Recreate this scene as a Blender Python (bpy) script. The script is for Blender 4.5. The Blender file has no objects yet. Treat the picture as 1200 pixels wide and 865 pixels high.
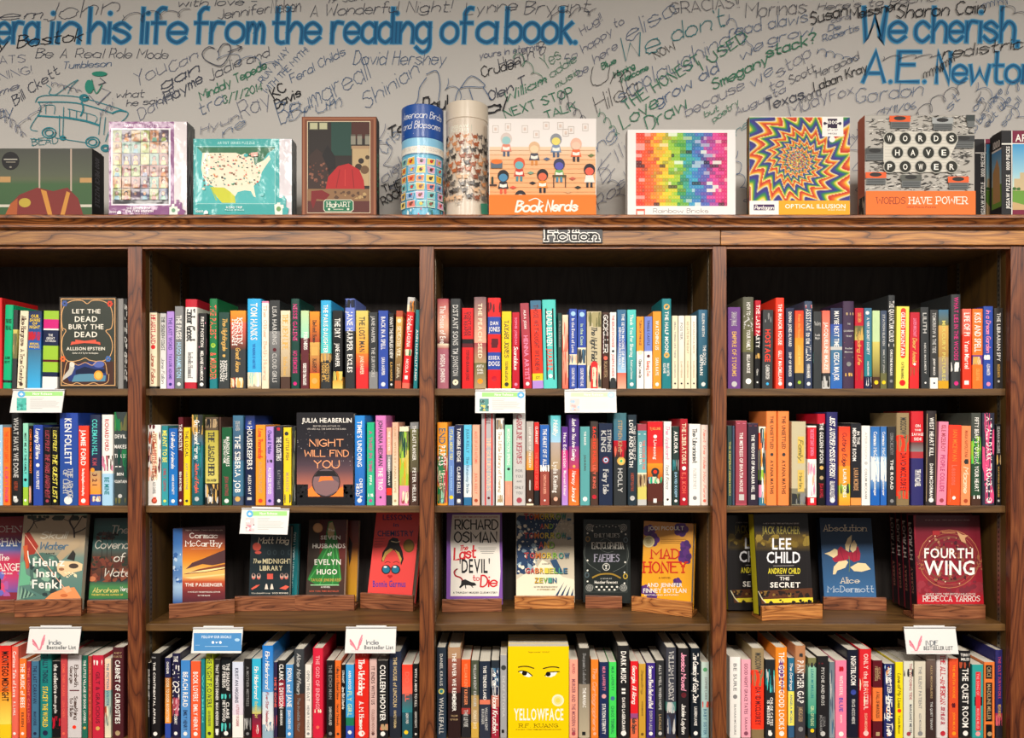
import bpy, bmesh, math, random
from mathutils import Vector, Matrix

# ------------------------------------------------------------------ camera, world, lamps, exposure
sc = bpy.context.scene
COL = sc.collection
FPX, CX, CY, CAMY, HZ = 937.0, 603.0, 487.0, -2.05, 1.45   # focal length in px (1200 wide), principal point, camera
cam = bpy.data.cameras.new('camera'); camo = bpy.data.objects.new('camera', cam); COL.objects.link(camo)
cam.sensor_width = 36; cam.lens = FPX / 1200 * 36
cam.shift_x = -(CX - 600) / 1200; cam.shift_y = (CY - 432.5) / 1200
camo.location = (0, CAMY, HZ); camo.rotation_euler = (math.pi / 2, 0, 0)
cam.clip_start = 0.05
sc.camera = camo
sc.view_settings.view_transform = 'Standard'; sc.view_settings.look = 'None'
sc.view_settings.gamma = 1; sc.view_settings.use_curve_mapping = False
sc.view_settings.exposure = 0.0
world = bpy.data.worlds.new('shop_air'); sc.world = world; world.use_nodes = True
world.node_tree.nodes['Background'].inputs[0].default_value = (1.0, 0.95, 0.88, 1)
world.node_tree.nodes['Background'].inputs[1].default_value = 0.26
def lamp(x, y, z, sx, sy, w, col=(1, 0.93, 0.84)):
    l = bpy.data.lights.new('ceiling_lamp', 'AREA'); l.shape = 'RECTANGLE'; l.size = sx; l.size_y = sy
    l.energy = w; l.color = col
    o = bpy.data.objects.new('ceiling_lamp', l); COL.objects.link(o); o.location = (x, y, z)
    l.spread = 1.75; d = Vector((x * 0.9, 0.1, 0.75)) - o.location
    o.rotation_euler = d.to_track_quat('-Z', 'Y').to_euler()
for lx, w in ((-2.1, 50), (-1.0, 44), (0.15, 44), (1.25, 44), (2.4, 50)):
    lamp(lx, -2.2, 2.95, 0.5, 0.75, w * 0.56)

# ------------------------------------------------------------------ small helpers
def XP(px, Y=0.0): return (px - CX) / FPX * (Y - CAMY)
def ZP(py, Y=0.0): return HZ + (CY - py) / FPX * (Y - CAMY)
def s2l(v): return v / 12.92 if v <= 0.04045 else ((v + 0.055) / 1.055) ** 2.4
PAL = {}
for ln in '''white f4f1ea,cream efe2c2,black 141416,charcoal 313436,gray 868686,silver c6c5c1,red e01f22,crimson c2182f,maroon 5e1a24,brown 4a3024,tan b59a72,khaki c2b68a,gold dcae5a,yellow f7d020,mustard d9a423,lemon f3e65e,orange f2701c,amber fb9a26,tangerine ff7a2a,coral f06a55,peach f3b296,pink f08fb0,rose a84350,magenta d4247c,lilac b68fdc,purple 6b3a86,plum 402a48,indigo 2f2a80,navy 1b2547,blue 1f62b8,royal 2c4aa6,sky 35b1ea,paleblue a9d3ee,steel 3f7291,slate 41506a,teal 1f8088,darkteal 1f5560,aqua 55cfc6,mint 9be0c0,emerald 12b57c,green 1f7a48,darkgreen 16443a,lime 9fc93a,neon 3fd455,olive 6b6a40,periwinkle 6f84d6,rust b04a2c,straw d8cc6a,palegreen c6e0a8,hot ff3b22'''.split(','):
    n, h = ln.split(); PAL[n] = tuple(s2l(int(h[i:i+2], 16) / 255) for i in (0, 2, 4))
def C3(c):
    if isinstance(c, tuple): return c
    if c in PAL: return PAL[c]
    return tuple(s2l(int(c[i:i+2], 16) / 255) for i in (0, 2, 4))
def mixc(a, b, t): a, b = C3(a), C3(b); return tuple(a[i] * (1 - t) + b[i] * t for i in range(3))

def tag(o, label=None, cat=None, group=None, kind=None):
    if label: o['label'] = label
    if cat: o['category'] = cat
    if group: o['group'] = group
    if kind: o['kind'] = kind
    return o
def empty(name, loc, rz=0.0, parent=None):
    o = bpy.data.objects.new(name, None); COL.objects.link(o); o.location = loc; o.rotation_euler = (0, 0, rz)
    o.empty_display_size = 0.02
    if parent: o.parent = parent
    return o
def mesh_obj(name, verts, faces, mat, parent=None, cols=None, smooth=False):
    me = bpy.data.meshes.new(name); me.from_pydata(verts, [], faces)
    if cols is not None:
        at = me.color_attributes.new('Col', 'FLOAT_COLOR', 'CORNER')
        flat = []
        for p, c in zip(me.polygons, cols):
            if isinstance(c, list):
                for k in c: flat += [k[0], k[1], k[2], 1.0]
            else:
                flat += [c[0], c[1], c[2], 1.0] * p.loop_total
        at.data.foreach_set('color', flat)
    if smooth: me.polygons.foreach_set('use_smooth', [True] * len(me.polygons))
    me.materials.append(mat); me.update()
    o = bpy.data.objects.new(name, me); COL.objects.link(o)
    if parent: o.parent = parent
    return o
class MB:                                   # solid shapes collected into one mesh
    def __init__(s): s.v = []; s.f = []
    def prism(s, prof, a, b, axis='x'):     # profile polygon in the two other axes, extruded from a to b
        n = len(prof); o = len(s.v)
        for t in (a, b):
            for p, q in prof:
                s.v.append({'x': (t, p, q), 'y': (p, t, q), 'z': (p, q, t)}[axis])
        s.f.append(tuple(o + i for i in range(n))[::-1]); s.f.append(tuple(o + n + i for i in range(n)))
        for i in range(n):
            j = (i + 1) % n; s.f.append((o + i, o + j, o + n + j, o + n + i))
        return s
    def box(s, x0, y0, z0, x1, y1, z1):
        return s.prism([(y0, z0), (y1, z0), (y1, z1), (y0, z1)], x0, x1)
    def build(s, name, mat, parent=None, bevel=0.0, smooth=False):
        me = bpy.data.meshes.new(name); me.from_pydata(s.v, [], s.f)
        bm = bmesh.new(); bm.from_mesh(me); bmesh.ops.recalc_face_normals(bm, faces=bm.faces)
        if bevel: bmesh.ops.bevel(bm, geom=list(bm.edges), offset=bevel, segments=2, profile=0.5, affect='EDGES', clamp_overlap=True)
        bm.to_mesh(me); bm.free(); me.materials.append(mat)
        o = bpy.data.objects.new(name, me); COL.objects.link(o)
        if parent: o.parent = parent
        return o

# ------------------------------------------------------------------ materials
def mat_new(name):
    m = bpy.data.materials.new(name); m.use_nodes = True; return m, m.node_tree, m.node_tree.nodes['Principled BSDF']
def simple(name, col, rough=0.5, metal=0.0, spec=0.5):
    m, nt, b = mat_new(name); b.inputs['Base Color'].default_value = (*C3(col), 1); b.inputs['Roughness'].default_value = rough
    b.inputs['Metallic'].default_value = metal; b.inputs['Specular IOR Level'].default_value = spec; return m
def printed(name, rough, coat=0.0, bump=0.0):
    m, nt, b = mat_new(name); a = nt.nodes.new('ShaderNodeVertexColor'); a.layer_name = 'Col'
    nt.links.new(a.outputs[0], b.inputs['Base Color']); b.inputs['Roughness'].default_value = rough
    b.inputs['Specular IOR Level'].default_value = 0.35; b.inputs['Coat Weight'].default_value = coat; b.inputs['Coat Roughness'].default_value = 0.12
    if bump:
        n = nt.nodes.new('ShaderNodeTexNoise'); n.inputs['Scale'].default_value = 14; n.inputs['Detail'].default_value = 3
        bp = nt.nodes.new('ShaderNodeBump'); bp.inputs['Strength'].default_value = bump; bp.inputs['Distance'].default_value = 0.01
        tc = nt.nodes.new('ShaderNodeTexCoord'); nt.links.new(tc.outputs['Object'], n.inputs[0])
        nt.links.new(n.outputs[0], bp.inputs['Height']); nt.links.new(bp.outputs[0], b.inputs['Coat Normal'])
    return m
M_MATTE = printed('printed_matte', 0.55); M_GLOSS = printed('printed_gloss', 0.32, 0.15); M_WRAP = printed('shrink_wrapped_print', 0.5, 0.4, 0.35)
M_BOX = printed('printed_carton', 0.6); M_INK = printed('marker_ink', 0.7)
def paper():
    m, nt, b = mat_new('page_edges'); tc = nt.nodes.new('ShaderNodeTexCoord'); mp = nt.nodes.new('ShaderNodeMapping')
    mp.inputs['Scale'].default_value = (1800, 3, 3); n = nt.nodes.new('ShaderNodeTexNoise'); n.inputs['Scale'].default_value = 1
    r = nt.nodes.new('ShaderNodeValToRGB'); r.color_ramp.elements[0].color = (0.52, 0.47, 0.38, 1); r.color_ramp.elements[1].color = (0.80, 0.76, 0.66, 1)
    nt.links.new(tc.outputs['Object'], mp.inputs[0]); nt.links.new(mp.outputs[0], n.inputs[0]); nt.links.new(n.outputs[0], r.inputs[0]); nt.links.new(r.outputs[0], b.inputs['Base Color'])
    b.inputs['Roughness'].default_value = 0.9; return m
M_PAPER = paper()
def wood(name, axis, dark, mid, light, rough=0.42, ring=1.0, coat=0.15, seed=0.0, fine=.75):
    m, nt, b = mat_new(name); N = nt.nodes; L = nt.links
    tc = N.new('ShaderNodeTexCoord'); oi = N.new('ShaderNodeObjectInfo')
    add = N.new('ShaderNodeVectorMath'); add.operation = 'MULTIPLY_ADD'; add.inputs[1].default_value = (7, 5, 9)
    L.new(oi.outputs['Random'], add.inputs[0]); L.new(tc.outputs['Object'], add.inputs[2])
    def mp(al, ac):
        q = N.new('ShaderNodeMapping'); s = [ac, ac, ac]; s['xyz'.index(axis)] = al
        q.inputs['Scale'].default_value = s; q.inputs['Location'].default_value = (seed, seed * .7, seed * .3); L.new(add.outputs[0], q.inputs[0]); return q
    big = N.new('ShaderNodeTexNoise'); big.inputs['Scale'].default_value = 1; big.inputs['Detail'].default_value = 1.5
    L.new(mp(2.2 * ring, 17 * ring).outputs[0], big.inputs[0])
    mu = N.new('ShaderNodeMath'); mu.operation = 'MULTIPLY'; mu.inputs[1].default_value = 13; L.new(big.outputs[0], mu.inputs[0])
    fr = N.new('ShaderNodeMath'); fr.operation = 'FRACT'; L.new(mu.outputs[0], fr.inputs[0])       # cathedral growth rings
    fin = N.new('ShaderNodeTexNoise'); fin.inputs['Scale'].default_value = 1; fin.inputs['Detail'].default_value = 6
    L.new(mp(14, 420).outputs[0], fin.inputs[0])
    r1 = N.new('ShaderNodeValToRGB'); e = r1.color_ramp.elements
    e[0].position = 0.0; e[0].color = (*C3(dark), 1); e[1].position = 1.0; e[1].color = (*mixc(mid, dark, .35), 1)
    k = e.new(0.14); k.color = (*C3(mid), 1); k = e.new(0.55); k.color = (*C3(light), 1); k = e.new(0.86); k.color = (*C3(mid), 1)
    L.new(fr.outputs[0], r1.inputs[0])
    r2 = N.new('ShaderNodeValToRGB'); r2.color_ramp.elements[0].position = .36; r2.color_ramp.elements[0].color = (.42, .36, .33, 1); r2.color_ramp.elements[1].position = .6; r2.color_ramp.elements[1].color = (1, 1, 1, 1)
    L.new(fin.outputs[0], r2.inputs[0])
    mx = N.new('ShaderNodeMix'); mx.data_type = 'RGBA'; mx.blend_type = 'MULTIPLY'; mx.inputs[0].default_value = fine
    L.new(r1.outputs[0], mx.inputs[6]); L.new(r2.outputs[0], mx.inputs[7]); L.new(mx.outputs[2], b.inputs['Base Color'])
    b.inputs['Roughness'].default_value = rough; b.inputs['Coat Weight'].default_value = coat; b.inputs['Coat Roughness'].default_value = .25
    bp = N.new('ShaderNodeBump'); bp.inputs['Strength'].default_value = .25; bp.inputs['Distance'].default_value = .001
    L.new(fin.outputs[0], bp.inputs['Height']); L.new(bp.outputs[0], b.inputs['Normal'])
    return m
W_FASCIA = wood('stained_oak_horizontal', 'x', '4a2a12', '96622f', 'ae7a3e')
W_FASCIA2 = wood('golden_oak_horizontal', 'x', '54300f', 'ae6e28', 'cc8c3c')
W_POST = wood('stained_oak_vertical', 'z', '40200f', '764020', '8a5028')
W_POST2 = wood('red_oak_vertical', 'z', '421c0e', '70381c', '864a26')
W_CROWN = wood('crown_oak', 'x', '2a1208', '7e4620', 'b06e34', ring=1.6)
W_SHELF = wood('shelf_walnut', 'x', '4a3214', '624420', '705026', ring=.4, rough=.5, fine=.5)
W_SIDE = wood('side_walnut', 'z', '46300e', '5a3e14', '644818', ring=.25, rough=.6, coat=0, fine=.35)
W_BACK = wood('dark_back_board', 'z', '2c2624', '332d2a', '3a3330', ring=.5, rough=.8, coat=0, fine=.3)
W_STAND = wood('walnut_stand', 'x', '4a2414', '8a5030', 'a06440', ring=1.5)
W_STAND2 = wood('cherry_stand', 'x', '6a3416', 'b87236', 'd08c4a', ring=1.5)
M_METAL = simple('brushed_nickel', 'b8ab96', .35, .9); M_HOLE = simple('slot_shadow', '1a1512', .8)
M_CLIP = simple('clear_grey_plastic', 'b9b9bb', .25); M_GREYP = simple('warm_grey_card', 'c9c2c6', .5)

# ------------------------------------------------------------------ lettering: one sans face and one drawn pen face
GL = {}
def sans(ch):
    if ch in GL: return GL[ch]
    cu = bpy.data.curves.new('glyph', 'FONT'); cu.body = ch; cu.resolution_u = 2; cu.offset = 0.018
    ob = bpy.data.objects.new('glyph', cu); me = ob.to_mesh()
    vs = [(v.co.x, v.co.y) for v in me.vertices]; fs = [tuple(p.vertices) for p in me.polygons]
    ob.to_mesh_clear(); bpy.data.objects.remove(ob); bpy.data.curves.remove(cu)
    x0 = min((v[0] for v in vs), default=0); x1 = max((v[0] for v in vs), default=.25)
    GL[ch] = ([(x - x0, y) for x, y in vs], fs, (x1 - x0) if vs else .22)
    return GL[ch]
PEN = {}
for ln in r'''a ~45 26 05 03 22 43/46 42
b 09 02/~05 26 45 43 22 03
c ~45 26 05 03 22 43
d 49 42/~45 26 05 03 22 43
e 04 44/~44 45 26 05 03 22 43
f ~39 29 18 17 12/06 36
g ~45 26 05 03 22 43/~46 44 41 20 01
h 09 02/~04 26 45 42
i 06 02/08 08
j ~16 11 00/18 18
k 09 02/36 04/14 32
l 09 02
m 06 02/~04 16 25 22/~24 36 45 42
n 06 02/~04 26 45 42
o ~26 05 03 22 43 45 26
p 06 00/~05 26 45 43 22 03
q 46 40/~45 26 05 03 22 43
r 06 02/~04 16 36
s ~45 26 05 34 43 22 03
t ~19 13 22 32/06 36
u ~06 03 22 43/46 42
v 06 22 46
w 06 12 35 52 66
x 06 42/02 46
y 06 22/46 10
z 06 46 02 42
A 02 29 42/14 34
B 09 02/~09 29 48 37 26 06/~06 26 45 44 22 02
C ~48 29 07 04 22 43
D 09 02/~09 29 47 44 22 02
E 49 09 02 42/06 36
F 49 09 02/06 36
G ~48 29 07 04 22 43/43 45 25
H 09 02/49 42/06 46
I 09 02
J ~39 33 22 03
K 09 02/49 05/16 42
L 09 02 42
M 02 09 35 69 62
N 02 09 42 49
O ~29 07 04 22 44 47 29
P 02 09/~09 39 47 35 05
Q ~29 07 04 22 44 47 29/24 51
R 02 09/~09 39 47 35 05/25 42
S ~48 29 07 26 44 22 03
T 09 49/29 22
U ~09 04 22 44 49
V 09 22 49
W 09 12 37 52 69
X 09 42/02 49
Y 09 26 49/26 22
Z 09 49 02 42
0 ~29 07 04 22 44 47 29
1 07 19 12
2 ~08 29 47 02/02 42
3 ~08 29 47 26 44 22 03
4 32 39 04 44
5 49 09 06/~06 35 43 22 03
6 ~39 06 04 22 43 35 05
7 09 49 12
8 ~29 07 26 44 22 04 26 47 29
9 ~12 36 47 29 07 25 46
! 09 04/02 02
? ~08 29 47 25 24/22 22
. 02 02
, 02 01
' 09 08
- 05 35
/ 01 49
: 05 05/02 02
& 42 08 29 36 03 22 44'''.split('\n'):
    PEN[ln[0]] = [([(int(q[0]), int(q[1]) - 2) for q in s.strip('~ ').split()], s.strip().startswith('~')) for s in ln[2:].split('/')] if ln[0] != '/' else [([(0, -1), (4, 7)], False)]
def catmull(P, k=4):
    if len(P) < 3: return P
    closed = P[0] == P[-1]; out = []
    for i in range(len(P) - 1):
        p0 = P[i-1] if i else (P[-2] if closed else P[0]); p1 = P[i]; p2 = P[i+1]
        p3 = P[i+2] if i + 2 < len(P) else (P[1] if closed else P[-1])
        for j in range(k):
            t = j / k
            out.append(tuple(0.5 * (2*p1[a] + (p2[a]-p0[a])*t + (2*p0[a]-5*p1[a]+4*p2[a]-p3[a])*t*t + (3*p1[a]-p0[a]-3*p2[a]+p3[a])*t**3) for a in (0, 1)))
    out.append(P[-1]); return out
class Ink:
    """Flat print collected into one mesh: shapes are given in any 2D frame, fn maps them onto the object."""
    def __init__(s, fn, z0=0.0002, dz=0.00002):
        s.fn = fn; s.v = []; s.f = []; s.c = []; s.z = z0; s.dz = dz
    def add(s, pts, faces, col, keep=False):
        o = len(s.v); s.v += [s.fn(x, y, s.z) for x, y in pts]
        s.f += [tuple(o + i for i in f) for f in faces]
        if isinstance(col, list): s.c += col
        else: s.c += [C3(col)] * len(faces)
        if not keep: s.z += s.dz
        return s
    def rect(s, x0, y0, x1, y1, c): return s.add([(x0, y0), (x1, y0), (x1, y1), (x0, y1)], [(0, 1, 2, 3)], c)
    def poly(s, pts, c): return s.add(pts, [tuple(range(len(pts)))], c)
    def ell(s, cx, cy, rx, ry, c, n=16, a0=0.0, a1=6.2832):
        full = abs(a1 - a0) > 6.2; m = n if full else n + 1
        P = [(cx + rx * math.cos(a0 + (a1 - a0) * i / n), cy + ry * math.sin(a0 + (a1 - a0) * i / n)) for i in range(m)]
        return s.poly(P, c)
    def grad(s, x0, y0, x1, y1, stops, n=14, horiz=False):
        st = [(t, C3(c)) for t, c in stops]
        def at(t):
            for (a, ca), (b, cb) in zip(st, st[1:]):
                if t <= b: return mixc(ca, cb, (t - a) / max(b - a, 1e-6))
            return st[-1][1]
        P = []; F = []; K = []
        for i in range(n + 1):
            t = i / n
            if horiz: P += [(x0 + (x1 - x0) * t, y0), (x0 + (x1 - x0) * t, y1)]
            else: P += [(x0, y0 + (y1 - y0) * t), (x1, y0 + (y1 - y0) * t)]
            if i: F.append((2*i-2, 2*i-1, 2*i+1, 2*i)); K.append([at((i-1)/n), at((i-1)/n), at(t), at(t)])
        return s.add(P, F, K)
    def line(s, P, w, c, smooth=False, keep=False, aspect=1.0):
        if smooth: P = catmull(P)
        if len(P) == 2 and abs(P[0][0]-P[1][0]) + abs(P[0][1]-P[1][1]) < 1e-9:
            x, y = P[0]; r = w * .6
            return s.add([(x + r*math.cos(a*math.pi/4), y + r*math.sin(a*math.pi/4)) for a in range(8)], [tuple(range(8))], c, keep)
        n = len(P); V = []; F = []; cl = n > 3 and abs(P[0][0]-P[-1][0]) + abs(P[0][1]-P[-1][1]) < 1e-9
        for i in range(n):
            a = P[max(i-1, 0)]; b = P[min(i+1, n-1)]
            if cl and i in (0, n-1): a = P[-2]; b = P[1]
            dx, dy = b[0]-a[0], b[1]-a[1]; L = math.hypot(dx, dy) or 1
            px, py = P[i]
            if i == 0 and not cl: px -= dx/L*w*.4; py -= dy/L*w*.4
            if i == n-1 and not cl: px += dx/L*w*.4; py += dy/L*w*.4
            k = w / 2
            if 0 < i < n-1:
                d1 = (P[i][0]-a[0], P[i][1]-a[1]); l1 = math.hypot(*d1) or 1
                cs = abs((d1[0]*dx + d1[1]*dy) / (l1*L)); k = w / 2 / max(cs, .5)
            V += [(px - dy/L*k, py + dx/L*k), (px + dy/L*k, py - dx/L*k)]
            if i: F.append((2*i-2, 2*i-1, 2*i+1, 2*i))
        return s.add(V, F, c, keep)
    def frame(s, x0, y0, x1, y1, w, c):
        s.rect(x0, y0, x1, y0 + w, c); s.rect(x0, y1 - w, x1, y1, c); s.rect(x0, y0, x0 + w, y1, c); s.rect(x1 - w, y0, x1, y1, c); return s
    def text(s, t, A, U, Vv, c, font='b', wt=1.1, outline=None, jit=0.0, rnd=random):
        """t laid from A along vector U (whole width), letters rising along Vv (cap height)."""
        if not t: return s
        def lay(x, y): return (A[0] + U[0]*x + Vv[0]*y, A[1] + U[1]*x + Vv[1]*y)
        if font == 'b':
            X = 0; V = []; F = []
            for ch in t:
                if ch == ' ': X += .30; continue
                vs, fs, w = sans(ch); o = len(V); V += [(X + x, y / .70) for x, y in vs]; F += [tuple(o + i for i in f) for f in fs]; X += w + .10
            X -= .10
            return s.add([lay(x / X, y) for x, y in V], F, c)
        sl = {'c': .22, 'u': .07}.get(font, 0.0); X = 0; S = []
        for ch in t:
            if ch == ' ': X += 3.2; continue
            g = PEN.get(ch) or PEN.get(ch.upper()) or PEN['-']; w = 0
            for P, sm in g:
                w = max(w, max(p[0] for p in P))
                if sm: P = catmull(P)
                if jit: P = [(p[0] + rnd.uniform(-jit, jit), p[1] + rnd.uniform(-jit, jit)) for p in P]
                S.append([(X + p[0] + p[1]*sl, p[1]) for p in P])
                if font == 's' and ch not in '.,-!:':
                    for q, nb in ((P[0], P[1]), (P[-1], P[-2])):
                        if abs(q[1] - nb[1]) > abs(q[0] - nb[0]): S.append([(X + q[0] - .8, q[1]), (X + q[0] + .8, q[1])])
            X += w + (1.5 if font == 's' else 1.2)
        X -= 1.2; H = 7.0
        ul = math.hypot(*U); vl = math.hypot(*Vv)
        W = wt * vl / 7.0
        for ww, cc in ([(W * 1.35, outline)] if outline else []) + [(W, c)]:
            z0 = s.z
            for i, P in enumerate(S):
                s.z = z0 + (i % 6) * s.dz * .3
                s.line([lay(p[0] / X, p[1] / H) for p in P], ww, cc, keep=True)
            s.z = z0 + s.dz * 2
        return s
    def tx(s, t, x0, y0, x1, y1, c, font='b', wt=1.1, **k):        # upright text box in a y-down frame: cap top y0, baseline y1
        return s.text(t, (x0, y1), (x1 - x0, 0), (0, y0 - y1), c, font, wt, **k)
    def spray(s, x0, y0, x1, y1, n, cols, r0, r1, seed=1):
        rr = random.Random(seed)
        for i in range(n):
            x = rr.uniform(x0, x1); y = rr.uniform(y0, y1); r = rr.uniform(r0, r1)
            P = [(min(max(x + r*rr.uniform(.5, 1.2)*math.cos(a*1.047), x0), x1), min(max(y + r*rr.uniform(.5, 1.2)*math.sin(a*1.047), y0), y1)) for a in range(6)]
            s.add(P, [tuple(range(6))], rr.choice(cols), keep=(i % 4 != 3))
        return s
    def build(s, name, mat, parent=None):
        if not s.f: return None
        return mesh_obj(name, s.v, s.f, mat, parent, s.c)

# ------------------------------------------------------------------ the setting
R = random.Random(7)
YS = 0.022                                    # shelf front edges stand this far behind the posts
WALLY = 0.32
def plaster():
    m, nt, b = mat_new('painted_plaster'); n = nt.nodes.new('ShaderNodeTexNoise'); n.inputs['Scale'].default_value = 60; n.inputs['Detail'].default_value = 5
    n2 = nt.nodes.new('ShaderNodeTexNoise'); n2.inputs['Scale'].default_value = 2.5
    r = nt.nodes.new('ShaderNodeValToRGB'); r.color_ramp.elements[0].color = (*C3('c8c5c0'), 1); r.color_ramp.elements[1].color = (*C3('d2cfca'), 1)
    tc = nt.nodes.new('ShaderNodeTexCoord'); nt.links.new(tc.outputs['Object'], n.inputs[0]); nt.links.new(tc.outputs['Object'], n2.inputs[0])
    nt.links.new(n2.outputs[0], r.inputs[0]); nt.links.new(r.outputs[0], b.inputs['Base Color']); b.inputs['Roughness'].default_value = .85
    bp = nt.nodes.new('ShaderNodeBump'); bp.inputs['Strength'].default_value = .12; bp.inputs['Distance'].default_value = .002
    nt.links.new(n.outputs[0], bp.inputs['Height']); nt.links.new(bp.outputs[0], b.inputs['Normal']); return m
wall = MB().box(-3.2, WALLY, 0, 3.2, WALLY + .1, 3.05).build('wall_back', plaster()); tag(wall, kind='structure')
tag(MB().box(-3.2, -3.2, -.05, 3.2, WALLY, 0).build('floor', wood('floor_boards', 'x', '3a2414', '7a5230', '8a6038')), kind='structure')
tag(MB().box(-3.2, -3.2, 3.0, 3.2, WALLY, 3.05).build('ceiling', simple('ceiling_paint', 'd8d4cc', .9)), kind='structure')

# writing on the wall: marker lines lying on the plaster
def wallfn(x, y, z): return (XP(x, WALLY), WALLY - z, ZP(y, WALLY))
K = Ink(wallfn)
BL, BL2, OUT = '2876a6', '1d5c8a', '7ab8d8'
for t, x0, x1, yb in (('era', -3, 44, 50), ('in', 60, 92, 50), ('his', 104, 151, 50), ('life', 166, 217, 50), ('from', 228, 308, 50), ('the', 320, 374, 50), ('reading', 389, 503, 50),
                      ('of', 518, 552, 50), ('a', 560, 581, 50), ('book.', 593, 674, 50), ('We', 1010, 1060, 49), ('cherish,', 1073, 1192, 49), ('A.E.', 1011, 1083, 96), ('Newton', 1097, 1213, 97)):
    h = 40 if yb < 60 else 35
    K.text(t, (x0, yb), (x1 - x0, 0), (0, -h), BL if x0 < 900 else '2e80b2', 'u', .86, outline=OUT)
    K.text(t, (x0, yb), (x1 - x0, 0), (0, -h), BL2, 'u', .3)
K.build('painted_quote_lettering', M_INK, wall)
K = Ink(wallfn, z0=.0012)
DK, GN, TL, PN, BK = '454b5c', '3a7f64', '3a828a', '69718a', '1c1e26'
BU = '4a688f'
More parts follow.
